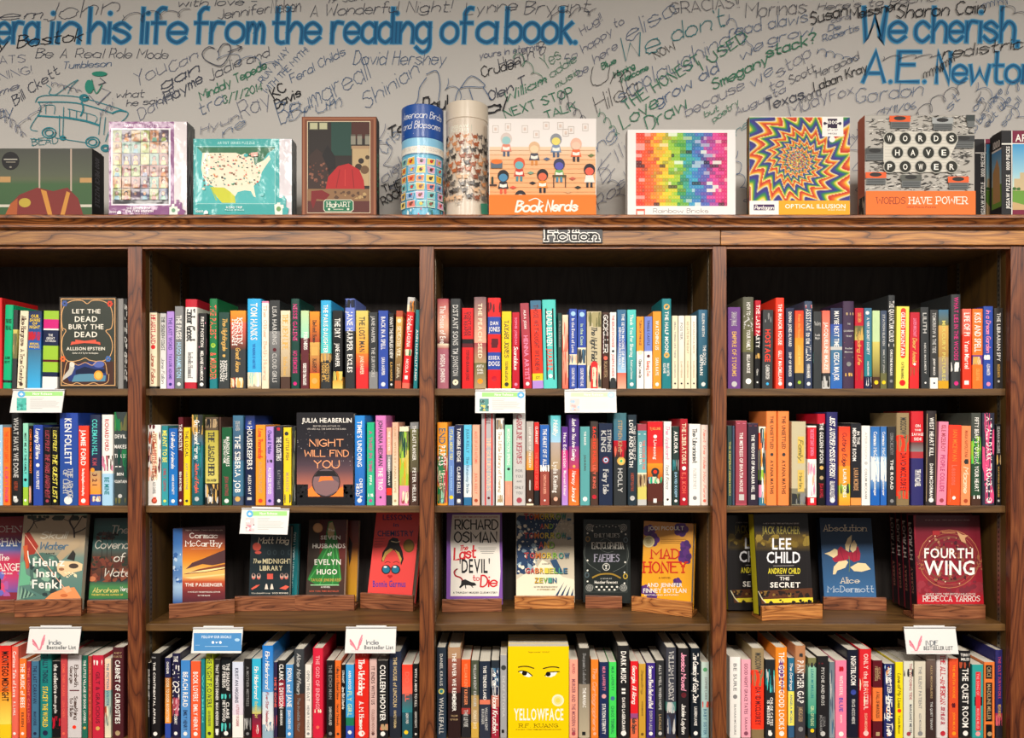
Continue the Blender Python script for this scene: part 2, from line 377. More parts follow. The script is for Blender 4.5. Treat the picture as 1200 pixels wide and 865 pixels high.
for row in '''ry Bostok,-14 60 96 48 14 BK 1.5|ATS,0 75 30 73 9 PN|NING!,0 94 38 86 9 PN|Be A Real,42 68 120 68 11 DK|Role Mode,128 68 196 69 11 DK|Bill Ckett,18 124 70 86 11 DK 1.1|Tumbleson,74 81 130 78 8 BU|what,136 115 168 114 9 DK|he said!,148 125 192 121 8 DK|Daniel,165 141 206 112 12 PN|John,50 26 138 14 20 DK|Can,200 86 232 68 12 PN|You,160 102 195 84 16 PN|Hayme,196 122 238 96 13 DK 1.4|gan,190 106 234 84 13 DK 1.4|ay,-2 140 16 134 14 BU|BEAD,38 171 68 168 8 TL|me,0 112 22 104 8 PN|em,0 24 48 22 12 DK|with love -,208 8 300 6 9 DK|Jennifer,256 23 316 15 11 DK|Nielsen,318 16 352 14 16 DK|RUN AWAY,308 98 340 60 7 BU|WITH THE MYTH!,313 110 362 60 7 BU|Feral Childs,342 98 405 64 10 BU|and,290 76 316 66 11 DK|Jadie,246 96 284 76 12 DK|Mindaly Tepede,236 118 313 80 10 GN 1.3|3/7/2014,262 122 308 106 9 GN 1.1|KC,322 116 336 106 11 BK 1.7|Davis,324 128 353 112 10 BK 1.7|Ray,284 140 318 122 20 PN|tra,236 136 262 120 14 BU|Brumgreall,330 146 434 92 24 BU|A Wonderful,364 20 466 15 13 DK|Night!,476 15 528 14 13 DK|19 Jan,384 4 424 1 6 DK|David Hershey,414 76 522 76 16 BU|Shinian,430 128 492 86 18 BU|Lynne,545 18 605 12 14 DK|Bryant,614 17 690 14 15 DK|yours in eternity,562 69 636 58 8 PN|Heath B,586 84 640 62 14 DK|Cruden,565 91 610 78 12 BK 1.1|Olen T,574 119 616 100 11 DK 1.3|William,592 121 640 97 10 GN 1.3|NEXT STOP,593 139 672 112 10 GN 1.3|TALK,640 140 676 128 9 GN 1.3|Hug!!,682 42 706 24 9 PN|So happy,664 76 718 40 10 PN|here,697 75 724 57 10 PN|to,720 33 731 29 10 PN|Yes,640 82 658 68 16 GN|addie,646 92 676 72 10 GN|music,652 104 680 86 8 GN|be,678 91 690 83 10 PN|Blue,706 82 722 74 7 GN 1.2|Winning,720 92 744 80 7 GN 1.2|Welcome,728 98 760 82 7 GN 1.2|elisa,736 50 792 16 20 BU|GRACIAS!!,786 17 866 9 13 DK|We,728 74 774 60 28 TL 1.2|don't,788 50 850 30 20 TL 1.2|NOW,768 70 792 58 9 BK|laughing,768 96 856 52 18 BU|stop,728 122 764 98 18 BU|THE HONEST,734 130 822 74 12 GN 1.4|grow old,770 126 842 84 13 BU 1.1|Hilda,700 134 748 108 20 BK|Um,690 102 736 96 22 BK|Love,730 152 772 124 16 GN 1.4|Draw,760 154 806 126 16 GN 1.4|I USED,824 82 876 46 11 GN 1.5|Morinas,873 22 944 16 18 DK|read alaws,854 44 946 26 15 BU|grow,900 53 952 40 12 BU|we,868 72 894 56 12 BU|Smegony,836 106 900 74 12 GN 1.5|stack?,898 68 956 50 12 GN 1.7|we,882 104 906 86 14 BU|stop,912 92 950 66 14 PN|because,804 138 872 104 13 PN|Augusta,862 136 920 108 8 PN|to,902 108 918 100 10 PN|but,826 138 842 130 7 GN|poetry,836 144 866 122 7 GN|Scott,926 100 956 84 10 DK|Hergood,956 92 1006 70 9 DK|De,970 37 984 35 7 BU|Robertis,964 50 1006 36 8 BU|Texas,898 130 942 116 13 DK 1.3|ward,938 122 962 112 12 DK|Laban Kray,954 108 1016 84 11 BK 1.2|Mudy,926 138 970 118 14 PN|Fox,973 120 1000 110 13 PN|Gordon,1002 122 1080 112 17 BU|Susan,950 30 992 18 14 BK 1.4|Meissner,996 24 1052 12 12 BK 1.4|Sharon Cain,1050 22 1152 16 15 BK 1.4|Here's to Pacific!,957 13 1098 2 8 DK|carol,974 28 996 22 6 PN|redistrict,1104 70 1208 56 14 BK 1.2|4/11/06,1031 135 1072 128 8 BU|to be where,1140 158 1174 108 8 BU|out the,1156 150 1184 118 8 BU|scroll,1176 150 1196 120 8 BU|om,1142 132 1152 118 8 BU|st,1112 132 1124 116 10 BU|THE,450 226 472 218 8 BK 1.3|ROCK,450 241 474 228 9 BK 1.3|Cris,452 182 470 160 16 BU|aiel,450 216 472 196 12 PN|To,456 162 476 152 10 BK 1.9|Paul,496 132 524 128 16 BK 1.9|ol,568 134 590 130 14 BK 1.9|Brum,340 142 400 126 18 BU|Elli,706 215 734 180 14 PN|Rosl,702 246 736 214 13 PN|ing,698 182 722 160 14 BU|ne,862 160 878 148 10 TL|hug,996 170 1012 150 10 PN|Hyun,236 158 280 140 8 PN|ne,262 162 288 148 12 BU|mi,120 138 134 126 9 PN'''.split('|'):
    t, r = row.split(',', 1) if not row.startswith(',') else row[1:].split(',', 1); r = r.split()
    x0, y0, x1, y1, h = map(float, r[:5]); c = {'DK': DK, 'GN': GN, 'TL': TL, 'PN': PN, 'BK': BK, 'BU': BU}[r[5]]; w = float(r[6]) if len(r) > 6 else .8
    L = math.hypot(x1 - x0, y1 - y0)
    K.text(t, (x0, y0), (x1 - x0, y1 - y0), ((y1 - y0) / L * h, -(x1 - x0) / L * h), c, 'c' if not t.isupper() else 'p', w * 5.8 / max(h, 7), jit=.3, rnd=R)
def loops(x0, y0, x1, y1, n, amp, c, w, seed):       # a signature: a running pen line
    rr = random.Random(seed); P = []; m = n * 5; L = math.hypot(x1 - x0, y1 - y0); e = amp
    for i in range(m):
        t = i / (m - 1); ph = t * n * 3.4
        if i % 5 == 0: e = amp * rr.uniform(.35, 1)
        P.append((x0 + (x1 - x0) * t + L / n * .45 * math.cos(ph), y0 + (y1 - y0) * t + e * .7 * math.sin(ph * 1.03) - .25 * L / n * math.cos(ph)))
    K.z += K.dz
    K.line(P, w, c, True, keep=True)
for i, a in enumerate(((140, 22, 222, 16, 7, 10, DK), (250, 64, 330, 80, 6, 9, BU), (520, 96, 560, 140, 5, 12, BU), (600, 60, 640, 100, 7, 9, GN), (655, 110, 690, 150, 8, 14, DK), (700, 130, 725, 160, 7, 8, GN), (850, 20, 880, 60, 6, 10, BU), (955, 60, 1003, 72, 9, 7, BU), (1030, 70, 1100, 66, 7, 4, DK),
                       (1080, 90, 1104, 80, 12, 8, BK), (1100, 80, 1118, 70, 10, 9, BK), (1070, 135, 1130, 100, 7, 14, DK), (1140, 100, 1200, 140, 7, 8, BU), (1176, 110, 1210, 90, 5, 12, BU), (1148, 8, 1180, 2, 12, 7, BU), (1170, 6, 1200, 20, 4, 8, DK), (0, 130, 30, 160, 9, 12, PN), (20, 150, 60, 120, 6, 4, PN),
                       (60, 98, 95, 108, 9, 5, PN), (445, 150, 470, 240, 6, 6, PN), (860, 180, 876, 240, 7, 6, BU), (700, 190, 735, 240, 6, 8, PN), (999, 160, 1010, 240, 6, 4, PN), (1144, 110, 1160, 150, 5, 4, DK), (640, 20, 700, 14, 5, 9, DK), (1010, 150, 1040, 128, 4, 10, PN))):
    loops(*a[:6], a[6], .65, 100 + i)
heart = [(252, 58), (246, 56), (240, 60), (238, 66), (244, 73), (260, 78), (270, 64), (270, 54), (262, 53), (256, 62)]
K.line(heart, 1.1, DK, True); K.line([(268, 62), (284, 56)], 1, DK); K.line([(278, 54), (284, 56), (280, 61)], 1, DK)
for P in (((547, 128), (545, 140)), ((540, 104), (552, 90), (566, 98), (566, 103), (540, 104), (533, 122)), ((566, 103), (576, 118)), ((550, 105), (556, 124)), ((500, 92), (492, 104), (489, 120), (478, 128)), ((500, 88), (512, 84), (516, 100), (514, 118))): K.line(list(P), .9, BU, True)
K.build('visitors_handwriting', M_INK, wall)
K = Ink(wallfn, z0=.0024)                     # the bus drawn in teal marker
TB = '2e8a98'
for P, w in ((((42, 120), (46, 114), (60, 112), (92, 114), (128, 124), (148, 131), (150, 135), (144, 142), (130, 152), (124, 166)), 1.0), (((45, 120), (90, 121), (132, 133)), 1.4), (((132, 133), (140, 130), (148, 131)), 2), (((46, 121), (48, 130), (36, 150), (44, 154)), .9),
             (((45, 136), (75, 138)), 1.8), (((77, 138), (100, 142), (116, 147)), 2.4), (((75, 126), (74, 160)), .9), (((70, 136), (70, 160)), .9), (((118, 138), (116, 158)), .9), (((124, 138), (122, 158)), .9), (((96, 120), (98, 128), (95, 136)), 1.8), (((66, 162), (104, 168)), .9), (((36, 163), (60, 165)), .7),
             (((52, 124), (64, 124), (64, 134)), .8), (((54, 124), (54, 134)), .8), (((80, 128), (112, 136), (112, 144)), .8), (((82, 128), (82, 138)), .8), (((90, 130), (90, 140)), .8), (((102, 134), (102, 142)), .8), (((55, 100), (60, 104), (58, 110), (66, 111), (76, 104), (84, 98), (92, 94), (84, 102), (80, 110)), .8)): K.line(list(P), w, TB, True)
for cx, cy, r in ((58, 156, 8), (109, 167, 8), (124, 174, 5), (74, 162, 3), (99, 115, 5)):
    for q in (1, .6): K.line([(cx + r*q*math.cos(a*.7), cy + r*q*.75*math.sin(a*.7)) for a in range(10)], 1.4, TB, True)
K.ell(117, 87, 9, 3, '2c8f78'); K.ell(105, 102, 5, 8, '2f9480'); K.line([(108, 94), (113, 110), (120, 100)], 1.2, '2c8f78', True); K.line([(118, 92), (124, 97), (116, 100)], .9, DK); K.line([(105, 112), (115, 123), (130, 108), (120, 104)], .8, PN)
K.build('bus_drawing', M_INK, wall)

# ------------------------------------------------------------------ the bookcase
case = empty('bookcase', (0, 0, 0)); tag(case, 'long built-in stained oak bookcase of four bays with a moulded crown', 'bookcase')
ZTOP = ZP(251.5, -.03); ZF0, ZF1 = ZP(287, -.008), ZP(266.5, -.008)
POSTS = [(149.5, 166.3), (491.5, 508.5), (835, 851.6), (1184.5, 1201)]
posts = [(-210 + 0.0, -176.0)] + POSTS        # one more post beyond the left edge of the picture
XS = [(XP(a), XP(b)) for a, b in posts]; XL, XR = XS[0][0], XS[-1][1]
DEPTH = 0.30
prof = [(-.030, ZTOP), (-.034, ZTOP - .003), (-.034, ZTOP - .009), (-.028, ZTOP - .011), (-.022, ZTOP - .018), (-.019, ZTOP - .023), (-.024, ZTOP - .0245), (-.024, ZTOP - .030), (-.010, ZTOP - .0335), (-.006, ZTOP - .0345), (0.02, ZTOP - .0345), (0.02, ZTOP)]
JX = XP(843.5)
for a, b in ((XL - .02, XR + .03),):
    MB().prism(prof, a, b).build('crown_moulding', W_CROWN, case)
MB().box(XL - .02, .0201, ZTOP - .03, XR + .03, WALLY - .002, ZTOP - .001).build('top_board', W_FASCIA, case)
MB().box(XL - .01, -.008, ZF0, JX - .0008, .02, ZF1 + .002).build('fascia_board', W_FASCIA, case, .0012)
MB().box(JX + .0008, -.008, ZF0, XR + .02, .02, ZF1 + .002).build('fascia_board', W_FASCIA2, case, .0012)
MB().box(XL, .002, ZF0 - .008, XR, .02, ZF0 - .0002).build('fascia_underlip', W_CROWN, case)
BASE = .10
for i, (a, b) in enumerate(XS):
    MB().box(a, 0, BASE, b, .022, ZF0 - .0002).build('post', (W_POST2, W_POST2, W_POST, W_FASCIA2 and W_POST, W_POST2)[i], case, .0015)
    m = (a + b) / 2
    MB().box(m - .0105 - .0075, .0222, BASE, m + .018, DEPTH, ZF0 + .02).build('side_panel', W_SIDE, case)
W_SOFF = W_SIDE
MB().box(XL, DEPTH, BASE, XR, DEPTH + .012, ZTOP - .031).build('back_panel', W_BACK, case)
MB().box(XL, .03, 0, XR, .05, BASE - .001).build('toe_kick', W_POST2, case)
SH = {1: ZP(455.5, YS), 2: ZP(592.8, YS), 3: ZP(731.5, YS)}
SH[4] = ZP(759, YS) - .238; SH[5] = SH[4] - .305
TH = 8.1 / 457
for bay in range(4):
    a = (XS[bay][0] + XS[bay][1]) / 2 + .0182; b = (XS[bay+1][0] + XS[bay+1][1]) / 2 - .0182
    for k in (1, 2, 3, 4, 5):
        MB().box(a, YS, SH[k] - TH, b, DEPTH - .001, SH[k]).build('shelf', W_SHELF, case, .0009)
    MB().box(a - .01, YS + .01, ZF0 + .0, b + .01, DEPTH - .001, ZF0 + .012).build('soffit_board', W_SIDE, case)
    MB().box(a, .03, BASE + .001, b, DEPTH - .001, BASE + .02).build('bottom_board', W_SHELF, case)
    MB().box(a - .012, .004, BASE + .02, b + .012, .020, SH[5] - TH - .003).build('cupboard_panel', W_POST, case, .002)
    for x, sg in ((a, 1), (b, -1)):
        for y0 in (.044, .235):
            m = MB(); m.box(x - .0012 if sg > 0 else x - .0003, y0, SH[5], x + .0003 if sg > 0 else x + .0012, y0 + .014, ZF0 - .001)
            st = m.build('shelf_standard', M_METAL, case)
            h = MB(); z = SH[5] + .01
            while z < ZF0 - .02:
                h.box(x + (.0003 if sg > 0 else -.0005), y0 + .005, z, x + (.0005 if sg > 0 else -.0003), y0 + .009, z + .006); z += .0127
            tag(h.build('slots', M_HOLE, st), kind='stuff')

# ------------------------------------------------------------------ spine-out books
def spine_book(x0, x1, top, hard, lean, bands, items, zb, Yf, mat):
    """x0, x1: spine edges measured in the photo at mid height; top: its upper edge; lean: px the top stands right of the foot."""
    xa, xb = XP(x0, Yf), XP(x1, Yf); w = max(xb - xa - .0007, .002); h = ZP(top, Yf) - zb; mx = (xa + xb) / 2
    d = .158 if hard else .132
    la = math.atan2(lean / FPX * (Yf - CAMY), h)
    o = empty('book', (mx - math.tan(la) * h / 2, Yf, zb + abs(math.sin(la)) * w / 2)); o.rotation_euler = (0, la, 0)
    h = h / math.cos(la) - abs(math.sin(la)) * w
    t = .0024 if hard else .0005; t = min(t, w * .2); bul = min(w * .10, .003) if hard else min(w * .03, .0006)
    n = 6 if hard else 4; r = min(.0018 if hard else .0009, w * .2)
    def surf(x): return bul * (2 * x / w) ** 2 + (r * max(0, (abs(x) - (w/2 - r)) / r) ** 2 if r else 0)
    XSn = sorted(set([-w/2 + w * i / n for i in range(n + 1)] + [-w/2 + r*.4, w/2 - r*.4, -w/2 + r, w/2 - r]))
    outer = [(-w/2, d)] + ([(-w/2, .012), (-w/2 + .0007, .0085), (-w/2, .005)] if hard else []) + [(x, surf(x)) for x in XSn] + ([(w/2, .005), (w/2 - .0007, .0085), (w/2, .012)] if hard else []) + [(w/2, d)]
    inner = [(-w/2 + t, d)] + ([(-w/2 + t, .012), (-w/2 + t, .0085), (-w/2 + t, .006)] if hard else []) + [(max(min(x, w/2 - t), -w/2 + t), surf(x) + t + (bul if 0 else 0)) for x in XSn] + ([(w/2 - t, .006), (w/2 - t, .0085), (w/2 - t, .012)] if hard else []) + [(w/2 - t, d)]
    # colour bands from the top down
    lv = []; c_at = []
    pos = 0.0
    bl = []
    for s in bands.split(','):
        c, _, e = s.partition('/'); e = float(e) if e else 1.0
        bl.append((pos, e, c)); pos = e
    for p, e, c in bl:
        if '>' in c:
            a, b2 = c.split('>'); k = max(3, int((e - p) * 12))
            for i in range(k): lv.append(p + (e - p) * i / k); c_at.append((mixc(a, b2, i / k), mixc(a, b2, (i + 1) / k)))
        else: lv.append(p); c_at.append((C3(c), C3(c)))
    lv.append(1.0)
    V = []; F = []; CC = []; m = len(outer)
    for L in lv:
        z = h * (1 - L)
        V += [(x, y, z) for x, y in outer] + [(x, y, z) for x, y in inner]
    INN = C3('e6e0d2') if hard else C3('efe9dc')
    for i in range(len(lv) - 1):
        a, b = i * 2 * m, (i + 1) * 2 * m; ct, cb = c_at[i]
        for j in range(m - 1):
            F.append((a + j, b + j, b + j + 1, a + j + 1)); CC.append([ct, cb, cb, ct])
            F.append((a + m + j, a + m + j + 1, b + m + j + 1, b + m + j)); CC.append(INN)
        for j, q in ((0, m), (m - 1, 2*m - 1)): F.append((a + j, a + q, b + q, b + j)); CC.append(cb)
    e = (len(lv) - 1) * 2 * m
    for j in range(m - 1):
        F.append((j, j + 1, m + j + 1, m + j)); CC.append(c_at[0][0])
        F.append((e + j, e + m + j, e + m + j + 1, e + j + 1)); CC.append(c_at[-1][1])
    cov = mesh_obj('cover', V, F, mat, o, CC)
    q = .003 if hard else .0003
    MB().box(-w/2 + t, t + bul + .0012, q, w/2 - t, d - q, h - q).build('pages', M_PAPER, o)
    K = Ink(lambda x, y, z: (x * w, surf(x * w) - z - (bul * .12), h * (1 - y)))   # x -0.5..0.5 across, y 0..1 down
    for it in items:
        p = it.split(';')
        if p[0] == '*o': K.ell(float(p[1]) - .5, float(p[2]), float(p[3]), float(p[3]) * w / h, p[4])
        elif p[0] == '*r': K.rect(float(p[1]) - .5, float(p[2]), float(p[3]) - .5, float(p[4]), p[5])
        elif p[0] == '*n': K.spray(-.48, float(p[2]), .48, float(p[3]), int(p[1]), [C3(c) for c in p[4].split('-')], .06, .2 if len(p) < 6 else float(p[5]), seed=len(p[4]) + int(p[1]))
        elif p[0] == '*t':
            for k in range(int(p[1])): K.poly([(-.5, .03 + k*.3), (.42, .13 + k*.3), (-.5, .25 + k*.3)] if k % 2 == 0 else [(.5, .03 + k*.3), (-.42, .15 + k*.3), (.5, .25 + k*.3)], p[2])
        else:
            t_, a, b, c = p[0], float(p[1]), float(p[2]), p[3]; sz = float(p[4]) if len(p) > 4 and p[4] else .52; fo = p[5] if len(p) > 5 else 'b'
            off = float(p[6]) if len(p) > 6 else 0.0
            if fo[0] == 'h':
                K.text(t_, (-.5 + (1 - sz) / 2, b), (sz, 0), (0, a - b), c, fo[1:] or 'b', 1.2)
            else:
                # x is in spine widths and y in spine heights: stroke widths are handled by building in metres
                K2 = Ink(lambda x, y, z: (x, surf(x) - z - bul * .12, h - y), z0=K.z); 
                K2.text(t_, ((-sz / 2 + off) * w, a * h), (0, (b - a) * h), (sz * w, 0), c, fo, 1.15)
                oo = len(K.v); K.v += K2.v; K.f += [tuple(oo + i for i in f) for f in K2.f]; K.c += K2.c; K.z = K2.z
    K.build('spine_print', mat, cov)
    return o
def cname(c):
    names = {'hot': 'bright red', 'paleblue': 'pale blue', 'darkteal': 'dark teal', 'darkgreen': 'dark green', 'palegreen': 'pale green', 'neon': 'bright green', 'tangerine': 'orange', 'sky': 'sky blue', 'slate': 'slate blue', 'steel': 'steel blue', 'royal': 'royal blue', 'gray': 'grey', 'silver': 'pale grey', 'charcoal': 'charcoal', 'straw': 'straw yellow', 'amber': 'amber'}
    if c not in PAL:
        v = [int(c[k:k+2], 16) for k in (0, 2, 4)]
        def dist(n):
            u = [255 * (12.92 * x if x < .0031308 else 1.055 * x ** (1 / 2.4) - .055) for x in PAL[n]]
            mu, mv = sum(u) / 3, sum(v) / 3
            return (mu - mv) ** 2 * .7 + sum(((u[k] - mu) - (v[k] - mv)) ** 2 for k in range(3))
        c = min((n for n in PAL if n not in ('straw', 'plum', 'periwinkle')), key=dist)
    return names.get(c, c)
ORD = 'first second third fourth fifth sixth seventh eighth ninth tenth eleventh twelfth thirteenth fourteenth fifteenth sixteenth seventeenth eighteenth nineteenth twentieth'.split() + ['twenty-' + s for s in 'first second third fourth fifth sixth seventh eighth ninth'.split()] + ['thirtieth', 'thirty-first', 'thirty-second']
BAY = {1: 'far left', 2: 'centre left', 3: 'centre right', 4: 'far right'}
ROW = {1: 'top', 2: 'second', 4: 'bottom'}
SEEN = {}
def book_row(row, bay, text):
    lines = [l for l in text.strip().split('\n') if l.strip()]
    rr = random.Random(row * 10 + bay); geo = []
    for l in lines:
        hd = l.split('|')[0].split(); geo.append([float(hd[0]), float(hd[1]), float(hd[3][1:] or 0)])
    for u, v in zip(geo, geo[1:]):          # neighbours that lean differently must not cut into each other
        bad = max(u[1] + u[2] / 2 - v[0] - v[2] / 2, u[1] - u[2] / 2 - v[0] + v[2] / 2)
        if bad > 0: u[1] -= bad / 2 + .2; v[0] += bad / 2 + .2
    wl = (XS[bay-1][0] + XS[bay-1][1]) / 2 + .0202; wr = (XS[bay][0] + XS[bay][1]) / 2 - .0202; q = FPX / (YS + .006 - CAMY)
    geo[0][0] = max(geo[0][0], CX + wl * q + abs(geo[0][2]) / 2); geo[-1][1] = min(geo[-1][1], CX + wr * q - abs(geo[-1][2]) / 2)
    for i, l in enumerate(lines):
        p = l.split('|'); hd = p[0].split(); x0, x1, top = map(float, hd[:3]); hard = hd[3][0] == 'h'; lean = float(hd[3][1:] or 0)
        x0, x1 = geo[i][:2]; note = p[3] if len(p) > 3 else ''
        Yf = YS + .004 + rr.uniform(0, .005) + (.0 if hard else .002)
        its = [q for q in p[2].split('~') if q] if len(p) > 2 else []
        cols = []
        for s in p[1].split(','):
            for c in s.split('/')[0].split('>'):
                if cname(c) not in cols: cols.append(cname(c))
        big = p[1]
        tc = next((q.split(';')[3] for q in its if q[0] != '*'), None)
        sat = [q for q in its]
        if tc and not any(q.split(';')[0] == '*o' for q in its) and (x1 - x0) > 6 and ',' not in p[1]:
            sat.append(f'*o;.5;.945;.22;{tc}')
        o = spine_book(x0, x1, top, hard, lean, p[1], sat, SH[row] + .0004, Yf, M_GLOSS if rr.random() < .5 else M_MATTE)
        w = x1 - x0
        size = ('thick ' if w > 16 else 'slim ' if w < 8 else '')
        look = f"{size}{note or ' and '.join(cols[:2])} {'hardback' if hard else 'paperback'}"
        if tc and len(look.split()) < 6: look += f", {cname(tc)} lettering" if cname(tc) != cols[0] else ''
        cut, add = {(1, 1): (6, 2), (2, 2): (15, 1), (4, 3): (7, 1)}.get((row, bay), (99, 0)); io = i + (add if i >= cut else 0)
        lab = f"{look}, {ORD[io]} from the left, {ROW[row]} shelf, {BAY[bay]} bay"
        if len(lab.split()) > 16: lab = f"{size}{cols[0]} {'hardback' if hard else 'paperback'}, {ORD[io]} from the left, {ROW[row]} shelf, {BAY[bay]} bay"
        tag(o, lab, 'book', f'spine-out books on the {ROW[row]} shelf of the {BAY[bay]} bay')

# x0 x1 top kind+lean | colour bands top to foot | print items | note for the label
book_row(1, 1, '''
-8 3 349 h|red|
3 14 357 h3|emerald/.9,charcoal/.93,emerald|THE RISE;.17;.22;black;.7;h~THE FALL;.25;.3;black;.7;h~SUSIE;.62;.65;black;.6;h~BOYT;.67;.7;black;.6;h~*r;.1;.9;.8;.93;black
14.5 20.5 363 p2|charcoal/.25,straw>olive/.62,charcoal|*n;14;.3;.6;tan-olive
21 31.5 364 p4|cream|Alice Hargrave;.07;.45;brown;.5;s~A True Country;.5;.94;brown;.42;s
32.5 48 364 p2|navy>blue/.5,steel>sky|OUR;.05;.09;yellow;.6;h~SHARE;.1;.14;yellow;.8;h~OF;.15;.18;yellow;.4;h~NIGHT;.19;.23;yellow;.8;h~*n;8;.27;.38;crimson-purple~MARIANA;.41;.44;yellow;.7;h~ENRIQUEZ;.45;.48;yellow;.8;h
50 68 364 p2|lime/.11,magenta/.23,white/.25,navy/.45,lime/.63,maroon/.66,lime/.79,navy/.85,white|THE;.3;.33;white;.3;h~GREAT;.34;.37;white;.55;h~GATHERING;.38;.4;white;.7;h|colour-blocked green and navy
145 149.3 350 h|black|STATE OF GRACE;.06;.9;white;.7;c
''')
book_row(1, 2, '''
175 184 365 p|black/.015,cream/.97,black|HEARTLAND;.05;.42;crimson;.55;s~*o;.5;.46;.3;red~Jane Fallon;.55;.93;rust;.5;c
187.3 194.8 366 p|black/.015,silver>white|THE SHADOW COAST;.06;.5;charcoal;.5;s~Jane Fallon;.6;.93;gray;.5;c
195.3 204 365 p|lilac|THE LAST WORD;.08;.5;indigo;.5~TAYLOR ADAMS;.55;.88;indigo;.42
204.7 214.6 359 p|gray>667070|THE PAGES;.11;.4;white;.62~HUGO HAMILTON;.44;.87;paleblue;.55
216 230.5 350.5 h1|crimson/.09,white/.93,crimson|Enter Ghost;.12;.47;charcoal;.6;s~Isabella Hammad;.6;.88;gray;.35;s
231.5 242 367 p1|black|FIRST POSITION;.05;.45;white;.34~*t;3;pink~MELANIE HAMRICK;.5;.9;white;.34
245 254.6 350 h|green/.88,teal|THE PALEST;.07;.45;coral;.75~*o;.5;.52;.3;lime~& MURDER;.6;.9;coral;.75
256 269 366 p|darkgreen>charcoal|The Nightingale;.08;.5;gold;.4;c;.08~*o;.5;.57;.14;gold~KRISTIN;.64;.88;white;.28;s;.12~HANNAH;.64;.9;white;.28;s;-.18
269.8 288 364 p|amber>tangerine/.15,coral>brown/.5,charcoal|KRISTIN;.1;.42;white;.3;s;.12~HANNAH;.12;.44;white;.3;s;-.22~Great Alone;.48;.78;gold;.28;c~*n;12;.86;.99;rust-cream-gold
289.3 306 350 h|sky/.82,paleblue>tan|TOM HANKS;.05;.46;white;.48~THE MAKING OF ANOTHER;.5;.78;blue;.2~*n;10;.82;.98;cream-aqua-white
306.6 315 353 p|pink/.02,white>cream|The Other Beth Huang;.05;.9;peach;.45;s
315.6 328 352 p|charcoal/.35,gray>charcoal|LISA HARDING;.07;.5;silver;.42~*o;.5;.56;.18;maroon~CLOUD GIRLS;.6;.93;silver;.42
328.6 340 364 p|cream>tan/.85,brown|THE NEW LIFE;.05;.5;gold;.5;s~Kate Ross;.6;.83;gold;.35;s|cream and tan
340.6 351 350 h|darkgreen|NESSIE GALENE;.06;.47;magenta;.5~NO REMORSE;.58;.83;magenta;.5
352.3 362 364 p|palegreen>mint/.35,maroon|FOUR WINDS;.28;.5;white;.4;s;.1~*r;0;.55;1;.63;yellow~KRISTIN HANNAH;.68;.95;white;.35;s
362.8 374.5 365 p|amber>rust/.4,gold>rust/.8,amber|Distant Home;.12;.4;brown;.34;s~*r;.15;.46;.85;.57;gold~KAREN;.62;.78;brown;.34;s~*o;.5;.9;.3;gold
375.3 388 352 h|sky>aqua/.6,tan/.68,charcoal|THE PARIS DAUGHTER;.05;.6;white;.42~KRISTIN;.72;.92;gold;.3;s;.15~HARMEL;.72;.92;gold;.3;s;-.2~*n;8;.6;.7;gold-charcoal
389.5 401.6 364 p|black/.85,amber>straw|THE DRY;.1;.35;white;.55~JANE HARPER;.42;.72;white;.42~*n;16;.78;.9;black-amber-straw
404 416 350 h|periwinkle/.36,charcoal|*n;14;.01;.1;navy-black~JANE HARPER;.14;.58;white;.55~EXILES;.62;.82;white;.5
417 431.6 364 p|straw>amber/.55,tangerine>red/.75,red|THE LOST MAN;.08;.53;charcoal;.46~JANE HARPER;.58;.82;cream;.3
432.2 442.6 366 p|charcoal/.78,gray|JANE HARPER;.05;.4;silver;.4~THE SURVIVORS;.46;.85;silver;.4
443.2 455 364 p|royal|BACK IN A SPELL;.08;.5;white;.42~SARA HARPER;.6;.83;white;.34
455.4 463 367 p|black|WHAT THE FIREFLIES KNEW;.05;.6;white;.6~KAI HARRIS;.65;.9;gold;.4
462 472.5 364 p2|rust/.08,gold>brown/.9,rust|*o;.5;.13;.32;cream~SEVENTH VEIL;.2;.6;cream;.5;s~TARA;.68;.86;cream;.36;s
472.7 484 348 h7|silver/.08,cream/.16,red/.94,coral|*n;8;.04;.16;amber-brown~Hotel;.2;.36;white;.55;c~LAGUNA;.37;.55;white;.45~*n;7;.57;.64;green-cream~NICOLA;.68;.83;white;.34~*r;.3;.86;.7;.9;white
485 491 363 p3|teal|ANN NAPOLITANO;.25;.9;white;.5
''')
